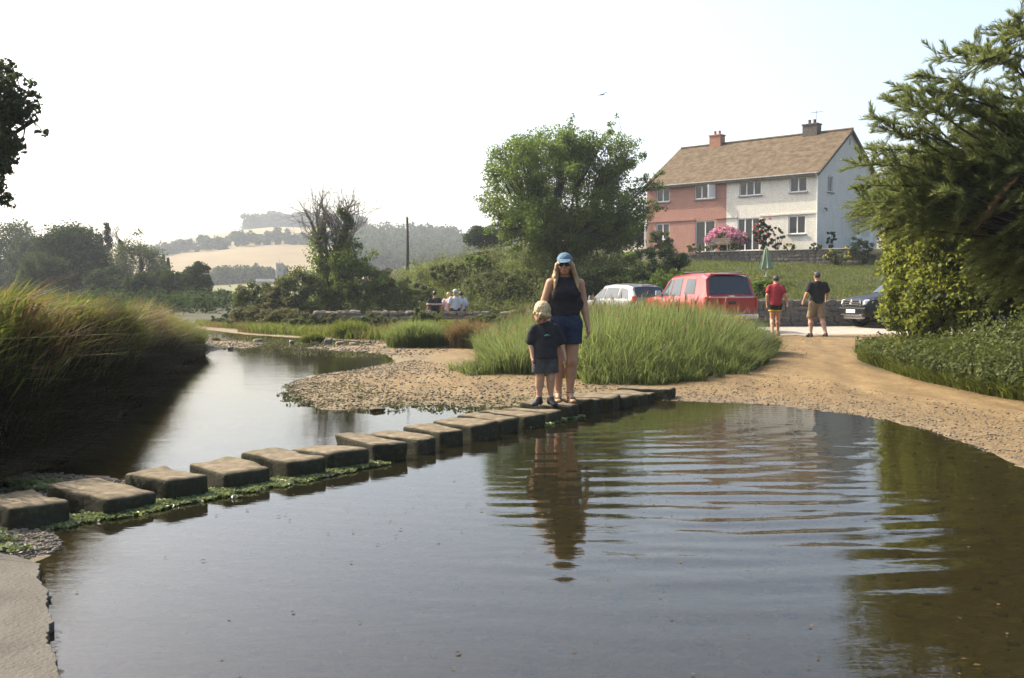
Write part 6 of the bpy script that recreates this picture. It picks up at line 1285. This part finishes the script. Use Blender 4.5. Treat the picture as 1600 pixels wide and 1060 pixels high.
def foot(an, d, s=1.0, pitch=0.0):
    an = np.array(an); d = np.array((d[0], d[1], 0.)); d = unit(d); h = an + d * -.035 * s; f = np.array((0, 0, 1.0)); sole = an[2] - .055 * s; heel = np.array((h[0], h[1], sole)); ball = an + d * .115 * s; ball = np.array((ball[0], ball[1], sole - .008 * s - pitch)); toe = ball + d * .055 * s + f * -.006 * s
    sdv = np.cross(d, f); return [rc(an, heel, .036 * s, .030 * s, 1, .02), rc(an + d * .02 * s, ball, .034 * s, .026 * s, 1, .025), rc(ball - sdv * .022 * s, toe - sdv * .018 * s, .020 * s, .014 * s, 1, .01), rc(ball + sdv * .022 * s, toe * 1 + sdv * .018 * s, .020 * s, .014 * s, 1, .01), rc(ball, toe + d * .008 * s, .021 * s, .016 * s, 1, .01)], sole

def part_mesh(root, name, me, mat, label=None):
    o = link(name, me, M[mat], root)
    if label: o["label"] = label
    return o
def new_person(label, loc, rotz, group=None): return empty("person", loc, rotz, label, "person", group)

# --- the woman
def woman():
    root = new_person("woman in black sleeveless top, denim shorts and blue cap standing on the stepping stones", (.615, 11.50, STOP + .012), .10)
    Rh = rotm('Z', -.22) @ rotm('X', .10); hc = np.array((-.012, -.02, 1.585))
    sl, sr = np.array((.172, .01, 1.365)), np.array((-.172, .01, 1.365)); ell, elr = np.array((.228, .045, 1.10)), np.array((-.255, .02, 1.11)); wl, wr_ = np.array((.262, -.02, .865)), np.array((-.235, -.13, .895))
    hl, hr_ = np.array((.085, .0, .86)), np.array((-.085, .0, .86)); kl, kr = np.array((.075, -.02, .465)), np.array((-.075, .02, .465)); al, ar = np.array((.060, .03, .075)), np.array((-.070, .06, .075))
    torso = [rc(sr * .82 + [0, .005, .0], sl * .82 + [0, .005, 0], .060, .060, .95, .04), rc((0, .01, 1.27), (0, .0, 1.07), .150, .142, .72, .05), rc((0, .0, 1.07), (0, .008, .93), .142, .162, .74, .05), rc((-.075, .012, .89), (.075, .012, .89), .105, .105, 1.0, .05), el((-.075, -.070, 1.235), (.075, .062, .078), None, .05), el((.075, -.070, 1.235), (.075, .062, .078), None, .05)]
    neck = [rc((0, .022, 1.36), (hc[0], .008, 1.52), .062, .052, 1, .035)]
    armsL = arm(sl, ell, wl, (.054, .045, .043, .027)); armsR = arm(sr, elr, wr_, (.054, .045, .043, .027)); legsL = leg(hl, kl, al, (.098, .064, .062, .036)); legsR = leg(hr_, kr, ar, (.098, .064, .062, .036))
    fl, s1 = foot(al, (.12, -1), .95); fr_, s2 = foot(ar, (-.2, -1), .95)
    body = torso + neck + head_prims(hc, Rh) + armsL + armsR + legsL + legsR + hand(wl, (.05, -.25, -1), (-.9, -.2, .1), .95, -1, .45) + hand(wr_, (.25, -.45, -1), (.7, .3, 0), .95, 1, .6) + fl + fr_
    part_mesh(root, "body", sdf_mesh("body", body, .0068), 'skin_tan')
    top = torso[:3] + torso[4:] + [rc((0, .02, 1.34), (0, .0, 1.42), .085, .062, .9, .05)]
    part_mesh(root, "tank_top", sdf_mesh("tank_top", top, .0075, [((0, 0, 1), 1.435), ((0, 0, -1), -.985), ((.80, 0, .60), .80 * .150 + .60 * 1.36), ((-.80, 0, .60), .80 * .150 + .60 * 1.36)], .016, (.006, 11, 3)), 'cloth_black')
    lp = lambda a, b, f: a + (b - a) * f
    sh = [torso[2], torso[3], rc(hl, lp(hl, kl, .50), .104, .098, 1, .03), rc(hr_, lp(hr_, kr, .50), .104, .098, 1, .03)]
    part_mesh(root, "denim_shorts", sdf_mesh("denim_shorts", sh, .0075, [((0, 0, 1), 1.02), ((0, 0, -1), -.665)], .014, (.006, 12, 4)), 'denim')
    # hair: crown and long strands over both shoulders
    q = lambda x, y, z: hc + np.array(Rh) @ np.array((x, y, z))
    H = [el(q(0, .022, .012), (.090, .092, .105), np.array(Rh), .02)]
    rg = np.random.default_rng(4)
    for sd in (-1, 1):
        for k in range(9):
            f = k / 8; x0 = sd * (.070 + .016 * rg.uniform()); y0 = -.045 + .10 * f; e = np.array((sd * (.085 + .045 * (1 - f) + .02 * rg.uniform()), -.105 + .19 * f, 1.235 + .07 * rg.uniform() + .04 * f)); a = q(x0, y0, -.01); m = np.array((sd * (.112 + .012 * rg.uniform()), y0 * .9 - .0, 1.43)); H += [rc(a, m, .024, .027, 1, .012), rc(m, e, .027, .009, 1, .012)]
    for k in range(6): x = -.09 + .036 * k; H += [rc(q(x * .8, .08, -.02), (x * 1.2, .115, 1.40), .03, .032, 1, .02), rc((x * 1.2, .115, 1.40), (x * 1.1, .115, 1.24), .03, .01, 1, .02)]
    part_mesh(root, "hair", sdf_mesh("hair", H, .0075, [], 0, (.006, 34, 5)), 'hair_blonde')
    cp = sdf_mesh("cap", [el(q(0, .012, .038), (.092, .108, .092), np.array(Rh), .02)], .006, [tuple((tuple(-(np.array(Rh) @ np.array((0, 0.10, 1.0)))), -float((np.array(Rh) @ np.array((0, .10, 1.0))) @ q(0, 0, .042))))])
    co_ = part_mesh(root, "cap", cp, 'cap_blue')
    R_ = np.array(Rh); br = sdf_mesh("cap_brim", [el(q(0, -.105, .046), (.080, .078, .011), R_ @ np.array(rotm('X', .30)), .01)], .0055); part_mesh(co_, "cap_brim", br, 'cap_blue')
    G = sdf_mesh("sunglasses", [el(q(-.034, -.094, .000), (.031, .014, .024), R_, .006), el(q(.034, -.094, .000), (.031, .014, .024), R_, .006), rc(q(-.01, -.102, .006), q(.01, -.102, .006), .005, .005, 1, .004), rc(q(-.064, -.082, .008), q(-.080, .0, .006), .005, .005, 1, .004), rc(q(.064, -.082, .008), q(.080, .0, .006), .005, .005, 1, .004)], .0042); part_mesh(root, "sunglasses", G, 'lens_dark')
    part_mesh(root, "lips", sdf_mesh("lips", [rc(q(-.019, -.094, -.064), q(.019, -.094, -.064), .0065, .0065, 1, .004), rc(q(-.015, -.093, -.073), q(.015, -.093, -.073), .0065, .0065, 1, .004)], .0035), 'lips')
    for an, d, sole in ((al, (.12, -1), s1), (ar, (-.2, -1), s2)):
        d = unit(np.array((d[0], d[1], 0.))); sdv = np.cross(d, (0, 0, 1.)); S = MB(); pts = []
        for u, w_ in ((-.075, .026), (-.05, .036), (.0, .034), (.07, .040), (.13, .046), (.17, .040), (.195, .022)): pts.append((u, w_))
        poly = [tuple((an + d * u * .95 + sdv * w_)[:2]) for u, w_ in pts] + [tuple((an + d * u * .95 - sdv * w_)[:2]) for u, w_ in reversed(pts)]; S.prism(poly, -.012, .008)
        so = S.build("sandal", M['leather'], root, bevel=.004)
        for u, z, w_ in ((.115, .040, .042), (.060, .062, .037)): p = MB(); c0 = an + d * u; p.tube([tuple(np.array((*(c0 + sdv * w_ * math.cos(a) * 1.04)[:2], .004 + z * math.sin(a)))) for a in np.linspace(0, math.pi, 9)], .009, 5); p.build("strap", M['leather'], so)
        p = MB(); p.tube([tuple(an + np.array((.041 * math.cos(a), .044 * math.sin(a), .022))) for a in np.linspace(0, 2 * math.pi, 13)], .0075, 5); p.build("strap", M['leather'], so)
woman()

# --- the boy
def boy():
    root = new_person("small blond boy in dark T-shirt and grey shorts looking down at his feet", (.375, 11.20, STOP + .012), .12)
    Rh = rotm('Z', .25) @ rotm('Y', .10) @ rotm('X', .95); hc = np.array((-.055, -.075, 1.025)); R_ = np.array(Rh); q = lambda x, y, z: hc + R_ @ np.array((x, y, z))
    sl, sr = np.array((.112, .0, .845)), np.array((-.118, .0, .848)); ell, elr = np.array((.178, .03, .70)), np.array((-.160, .01, .70)); wl, wr_ = np.array((.215, -.03, .555)), np.array((-.150, -.04, .54))
    hl, hr_ = np.array((.062, .0, .50)), np.array((-.062, .0, .50)); kl, kr = np.array((.060, -.01, .285)), np.array((-.062, -.01, .285)); al, ar = np.array((.062, .02, .062)), np.array((-.07, .0, .062))
    torso = [rc(sr * .8, sl * .8, .045, .045, .95, .03), rc((0, .0, .80), (0, -.005, .62), .105, .100, .78, .04), rc((0, -.005, .62), (0, .0, .53), .100, .105, .80, .04), rc((-.045, .005, .52), (.045, .005, .52), .075, .075, 1, .04)]
    aL = arm(sl, ell, wl, (.036, .030, .029, .021)); aR = arm(sr, elr, wr_, (.036, .030, .029, .021)); lL = leg(hl, kl, al, (.066, .044, .043, .029), .012); lR = leg(hr_, kr, ar, (.066, .044, .043, .029), .012)
    fl, s1 = foot(al, (.25, -1), .74); fr_, s2 = foot(ar, (-.75, -1), .74)
    body = torso + [rc((0, .01, .86), (-.03, -.03, .945), .044, .040, 1, .03)] + head_prims(hc, Rh, .97, True) + aL + aR + lL + lR + hand(wl, (.1, -.2, -1), (-.9, -.2, .1), .70, -1, .5) + hand(wr_, (0, -.15, -1), (.9, -.2, .1), .70, 1, .4) + fl + fr_
    part_mesh(root, "body", sdf_mesh("body", body, .006), 'skin_fair')
    lp = lambda a, b, f: a + (b - a) * f; dl = unit(ell - sl); dr = unit(elr - sr)
    ts = [torso[0], rc((0, .0, .80), (0, -.008, .52), .112, .128, .80, .03), rc(sl, lp(sl, ell, .88), .046, .056, 1, .03), rc(sr, lp(sr, elr, .88), .046, .056, 1, .03), rc((0, .005, .90), sl * .85 + [0, 0, .0], .04, .042, 1, .04), rc((0, .005, .90), sr * .85 + [0, 0, .0], .04, .042, 1, .04), rc((0, .005, .86), (-.005, .0, .885), .062, .05, .9, .03)]
    sh_o = part_mesh(root, "t_shirt", sdf_mesh("t_shirt", ts, .007, [((0, 0, -1), -.515), ((0, 0, 1), .935)], .012, (.009, 11, 8)), 'cloth_charcoal')
    lg = MB(); lg.tube([(-.030, -.122, .776), (.0, -.130, .782), (.035, -.124, .778)], [.006, .010, .005], 8); lg.build("shirt_logo", M['logo_green'], sh_o)
    st = [torso[2], torso[3], rc(hl, lp(hl, kl, .66), .080, .080, 1, .02), rc(hr_, lp(hr_, kr, .66), .080, .080, 1, .02)]
    part_mesh(root, "shorts", sdf_mesh("shorts", st, .007, [((0, 0, 1), .60), ((0, 0, -1), -.355)], .010, (.006, 12, 9)), 'cloth_grey')
    H = [el(q(0, .030, .034), (.091, .098, .096), R_, .02)]; rg = np.random.default_rng(6)
    for k in range(26):
        a = rg.uniform(0, 6.283); e_ = rg.uniform(.1, 1.2); d = np.array((math.cos(a) * math.cos(e_), .25 + math.sin(a) * math.cos(e_), math.sin(e_))); d = unit(d); p0 = q(*(d * [.075, .085, .082] + [0, .02, .03])); p1 = q(*(d * [.092, .105, .098] + [0, .012, .02 - .02 * (1 - d[2])])); H.append(rc(p0, p1, .022, .012, 1, .014))
    for x in (-.055, -.03, 0, .03, .055): H.append(rc(q(x, -.075, .075), q(x * 1.05, -.094, .045), .02, .011, 1, .014))
    for sd in (-1, 1): H.append(rc(q(sd * .078, .0, .02), q(sd * .080, .012, -.03), .02, .012, 1, .014))
    part_mesh(root, "hair", sdf_mesh("hair", H, .0065, [], 0, (.0055, 75, 7)), 'hair_fair')
    for sd in (-1, 1): part_mesh(root, "eye", sdf_mesh("eye", [el(q(sd * .030, -.084, -.004), (.011, .007, .005), R_, .003)], .003), 'eye')
    part_mesh(root, "lips", sdf_mesh("lips", [rc(q(-.014, -.090, -.066), q(.014, -.090, -.066), .006, .006, 1, .004)], .0035), 'lips')
    for an, d in ((al, (.25, -1)), (ar, (-.75, -1))):
        f_, s_ = foot(an, d, .80); part_mesh(root, "shoe", sdf_mesh("shoe", f_, .006, [((0, 0, 1), .085), ((0, 0, -1), .012)], .008), 'shoe_dark')
boy()

# --- two men walking away
def man(label, loc, rotz, H, J, shirt, shorts, hem_sh, hem_st, skin_, hair_, shoe, build=1.0, trim=None, sleeve=.62, group="men walking up the track"):
    root = new_person(label, loc, rotz, group); g = {k: np.array(v, float) for k, v in J.items()}; k_ = build
    torso = [rc(g['sr'] * .85 + g['ch'] * .15, g['sl'] * .85 + g['ch'] * .15, .062 * k_, .062 * k_, .95, .04), rc(g['ch'], g['wa'], .165 * k_, .145 * k_, .68, .05), rc(g['wa'], g['pe'], .145 * k_, .150 * k_, .74, .05), rc(g['hr'], g['hl'], .098 * k_, .098 * k_, 1, .05)]
    R_ = np.array(rotm('X', .12 if 'tilt' not in J else 0) if 'tilt' not in J else rotm('X', float(J['tilt']))) if True else None
    hd = head_prims(g['hd'], R_, 1.02); aL = arm(g['sl'], g['el'], g['wl'], (.054 * k_, .043 * k_, .043 * k_, .028)); aR = arm(g['sr'], g['er'], g['wr'], (.054 * k_, .043 * k_, .043 * k_, .028)); lL = leg(g['hl'], g['kl'], g['al'], (.092 * k_, .062 * k_, .062 * k_, .038)); lR = leg(g['hr'], g['kr'], g['ar'], (.092 * k_, .062 * k_, .062 * k_, .038))
    fl, _ = foot(g['al'], (.15, -1), 1.05); fr_, _ = foot(g['ar'], (-.15, -1), 1.05)
    nb = g['ch'] + (g['hd'] - g['ch']) * .42; body = torso + [rc(nb, g['hd'] + [0, .02, -.06], .062, .058, 1, .04), rc(nb, g['sl'] * .86, .05, .056, 1, .05), rc(nb, g['sr'] * .86, .05, .056, 1, .05)] + hd + aL + aR + lL + lR + hand(g['wl'], g['wl'] - g['el'], (-.8, -.3, 0), 1.0, -1, .6) + hand(g['wr'], g['wr'] - g['er'], (.8, -.3, 0), 1.0, 1, .6) + fl + fr_
    part_mesh(root, "body", sdf_mesh("body", body, .0095), skin_)
    lp = lambda a, b, f: a + (b - a) * f
    ts = torso[:2] + [rc(g['ch'] - [0, 0, .05], g['pe'], .158 * k_, .172 * k_, .76, .05), rc(nb, g['sl'] * .86 + [0, 0, .005], .052, .058, 1, .05), rc(nb, g['sr'] * .86 + [0, 0, .005], .052, .058, 1, .05), rc(g['sl'], lp(g['sl'], g['el'], sleeve), .062 * k_, .064 * k_, 1, .03), rc(g['sr'], lp(g['sr'], g['er'], sleeve), .062 * k_, .064 * k_, 1, .03), rc(nb, nb + [0, 0, .02], .075, .07, .9, .04)]
    part_mesh(root, "t_shirt", sdf_mesh("t_shirt", ts, .010, [((0, 0, -1), -hem_sh), ((0, 0, 1), float(g['sl'][2]) + .105)], .016, (.010, 9, 12)), shirt)
    f_ = min(1, (g['hl'][2] - hem_st) / (g['hl'][2] - g['kl'][2])); st = [rc(g['wa'], g['pe'], .142 * k_, .156 * k_, .76, .04), torso[3], rc(g['hl'], lp(g['hl'], g['kl'], f_), .102 * k_, .094 * k_, 1, .03), rc(g['hr'], lp(g['hr'], g['kr'], f_), .102 * k_, .094 * k_, 1, .03)]
    so = part_mesh(root, "shorts", sdf_mesh("shorts", st, .010, [((0, 0, 1), hem_sh + .10), ((0, 0, -1), -hem_st)], .014, (.008, 9, 13)), shorts)
    if trim: part_mesh(so, "hem_trim", sdf_mesh("hem_trim", st, .010, [((0, 0, 1), hem_st + .035), ((0, 0, -1), -hem_st + .004)], .019), trim)
    c = g['hd']; Hh = [el(c + R_ @ np.array((0, .022, .020)), (.086, .094, .100), R_, .02)]
    part_mesh(root, "hair", sdf_mesh("hair", Hh, .009, [(tuple(R_ @ np.array((0, -1, -.5))), float((R_ @ np.array((0, -1, -.5))) @ (c + R_ @ np.array((0, -.06, .03))))), (tuple(R_ @ np.array((0, 0, -1.0))), float((R_ @ np.array((0, 0, -1.))) @ (c + R_ @ np.array((0, 0, -.062)))))], 0, (.009, 28, 3)), hair_)
    for an, d in (('al', (.15, -1)), ('ar', (-.15, -1))):
        f2, _ = foot(g[an], d, 1.12); z0 = float(g[an][2]); part_mesh(root, "shoe", sdf_mesh("shoe", f2, .009, [((0, 0, 1), z0 + .005)], .010), shoe)
    return root
zb_ = land1(8.45, 27.5)
man("man in black T-shirt and khaki shorts walking away up the track", (8.42, 27.5, zb_), math.pi + .08, 1.79,
    dict(hd=(0, -.035, 1.665), ch=(0, .0, 1.33), wa=(0, .0, 1.10), pe=(0, .0, .96), sl=(.205, .01, 1.42), sr=(-.205, .01, 1.42), el=(.305, .07, 1.20), er=(-.295, .03, 1.20), wl=(.365, -.04, .985), wr=(-.335, -.17, 1.03), hl=(.098, 0, .90), hr=(-.098, 0, .90), kl=(.145, -.09, .485), kr=(-.115, .06, .475), al=(.155, -.03, .085), ar=(-.165, .24, .095)),
    'cloth_black', 'cloth_khaki', .90, .52, 'skin_ruddy', 'hair_dark', 'shoe_dark', 1.10, sleeve=.70)
zb_ = land1(7.45, 28.2)
man("man in red T-shirt and short black shorts walking away beside the reeds", (7.46, 28.2, zb_), math.pi - .15, 1.72,
    dict(hd=(-.015, -.125, 1.585), tilt=.35, ch=(0, -.03, 1.28), wa=(0, .0, 1.05), pe=(0, .02, .93), sl=(.175, -.03, 1.365), sr=(-.175, -.03, 1.365), el=(.235, .04, 1.14), er=(-.265, .0, 1.15), wl=(.235, -.02, .90), wr=(-.33, -.11, .95), hl=(.085, 0, .87), hr=(-.085, 0, .87), kl=(.09, -.02, .46), kr=(-.075, -.10, .48), al=(.10, .22, .115), ar=(-.085, -.12, .085)),
    'cloth_red', 'cloth_black', .86, .70, 'skin_tan', 'hair_dark', 'leather', .94, trim='cloth_yellow', sleeve=.55)

# --- four people sitting on the dry stone wall, seen from behind
def sitter(label, x, y, zs, rotz, shirt, hair_, cap=None, stripe=None, s=1.0, lean=0.0, arms=(.0, .0)):
    root = new_person(label, (x, y, zs), rotz, "people sitting on the dry stone wall"); v = lambda *a: np.array(a, float) * s
    sl, sr = v(.185, -.0 - lean, .55), v(-.185, -.0 - lean, .55); hl, hr_ = v(.09, 0, .09), v(-.09, 0, .09); kl, kr = v(.12, -.42, .08), v(-.12, -.42, .08); al, ar = v(.12, -.40, -.30), v(-.12, -.40, -.30); el_, er = v(.26, .03, .30), v(-.26, .03, .30); wl, wr_ = v(.24 + arms[0], -.10 + arms[0], .09), v(-.24 - arms[1], -.10 + arms[1], .09); hc = v(0, -.03 - lean, .785)
    torso = [rc(sl * .85, sr * .85, .06 * s, .06 * s, .95, .04), rc(v(0, -lean * .8, .45), v(0, 0, .22), .16 * s, .145 * s, .7, .05), rc(v(0, 0, .22), v(0, 0, .10), .145 * s, .155 * s, .75, .05)]; R_ = np.eye(3)
    fl, _ = foot(al, (0, -1), s); fr_, _ = foot(ar, (0, -1), s)
    body = torso + [rc(v(0, -lean, .58), hc + [0, .02, -.05], .06 * s, .055 * s, 1, .03)] + head_prims(hc, R_, s) + arm(sl, el_, wl) + arm(sr, er, wr_) + leg(hl, kl, al) + leg(hr_, kr, ar) + fl + fr_ + hand(wl, (0, -.4, -1), (-1, 0, 0), s, -1, .4) + hand(wr_, (0, -.4, -1), (1, 0, 0), s, 1, .4)
    part_mesh(root, "body", sdf_mesh("body", body, .014), 'skin_tan'); lp = lambda a, b, f: a + (b - a) * f
    ts = torso + [rc(sl, lp(sl, el_, .75), .062 * s, .064 * s, 1, .03), rc(sr, lp(sr, er, .75), .062 * s, .064 * s, 1, .03)]
    to = part_mesh(root, "shirt", sdf_mesh("shirt", ts, .014, [((0, 0, -1), -.08), ((0, 0, 1), .655 * s)], .018, (.01, 8, 2)), shirt)
    if stripe: part_mesh(to, "chest_stripe", sdf_mesh("chest_stripe", ts, .014, [((0, 0, -1), -.33), ((0, 0, 1), .415)], .026), stripe)
    part_mesh(root, "shorts", sdf_mesh("shorts", [torso[2], rc(hl, lp(hl, kl, .8), .10 * s, .085 * s, 1, .03), rc(hr_, lp(hr_, kr, .8), .10 * s, .085 * s, 1, .03)], .014, [((0, 0, 1), .20)], .014), 'cloth_charcoal')
    part_mesh(root, "hair", sdf_mesh("hair", [el(hc + [0, .025, .02], (.086 * s, .095 * s, .1 * s), None, .02)], .012, [((0, -.9, -.45), float(np.array((0, -.9, -.45)) @ (hc + [0, -.05, .03])))], 0, (.008, 26, 5)), hair_)
    if cap: c_ = part_mesh(root, "cap", sdf_mesh("cap", [el(hc + [0, .01, .045], (.094 * s, .105 * s, .085 * s), None, .02)], .012, [((0, 0, -1), -float(hc[2] + .045))]), cap); part_mesh(c_, "cap_brim", sdf_mesh("cap_brim", [el(hc + [0, -.12, .05], (.08, .07, .016), None, .02)], .010), cap)
ZW = .545
sitter("person in dark top with a pale stripe sitting alone at the left on the wall", at(679, 480, 40.0).x, 40.05, ZW, math.pi + .1, 'cloth_black', 'hair_dark', stripe='cloth_stripe', arms=(.05, .07))
sitter("person in pink top half hidden behind the one in the pale cap", at(701, 480, 40.5).x, 40.45, ZW, math.pi - .25, 'cloth_pink', 'hair_fair', s=.95)
sitter("person in white shirt and pale cap sitting in the middle of the three", at(711.5, 480, 40.0).x, 40.0, ZW + .06, math.pi + .3, 'cloth_white', 'hair_grey', cap='cloth_white', lean=.03)
sitter("dark haired person in pale blue shirt sitting at the right end of the three", at(720, 480, 40.5).x, 40.5, ZW, math.pi + .2, 'cloth_pale_blue', 'hair_dark', s=.98)

# ---------------------------------------------------------------- the summer haze
t = NT("haze"); pv = t.n("ShaderNodeVolumePrincipled"); pv.inputs["Color"].default_value = (.86, .93, 1.0, 1); pv.inputs["Density"].default_value = .00048; pv.inputs["Anisotropy"].default_value = .25
t.l(pv.outputs[0], t.out.inputs[1]); M['haze'] = t.m
p = MB(); p.box((0, 560, 38), (1500, 1500, 80)); hz = p.build("haze", M['haze']); tag(hz, kind="stuff")
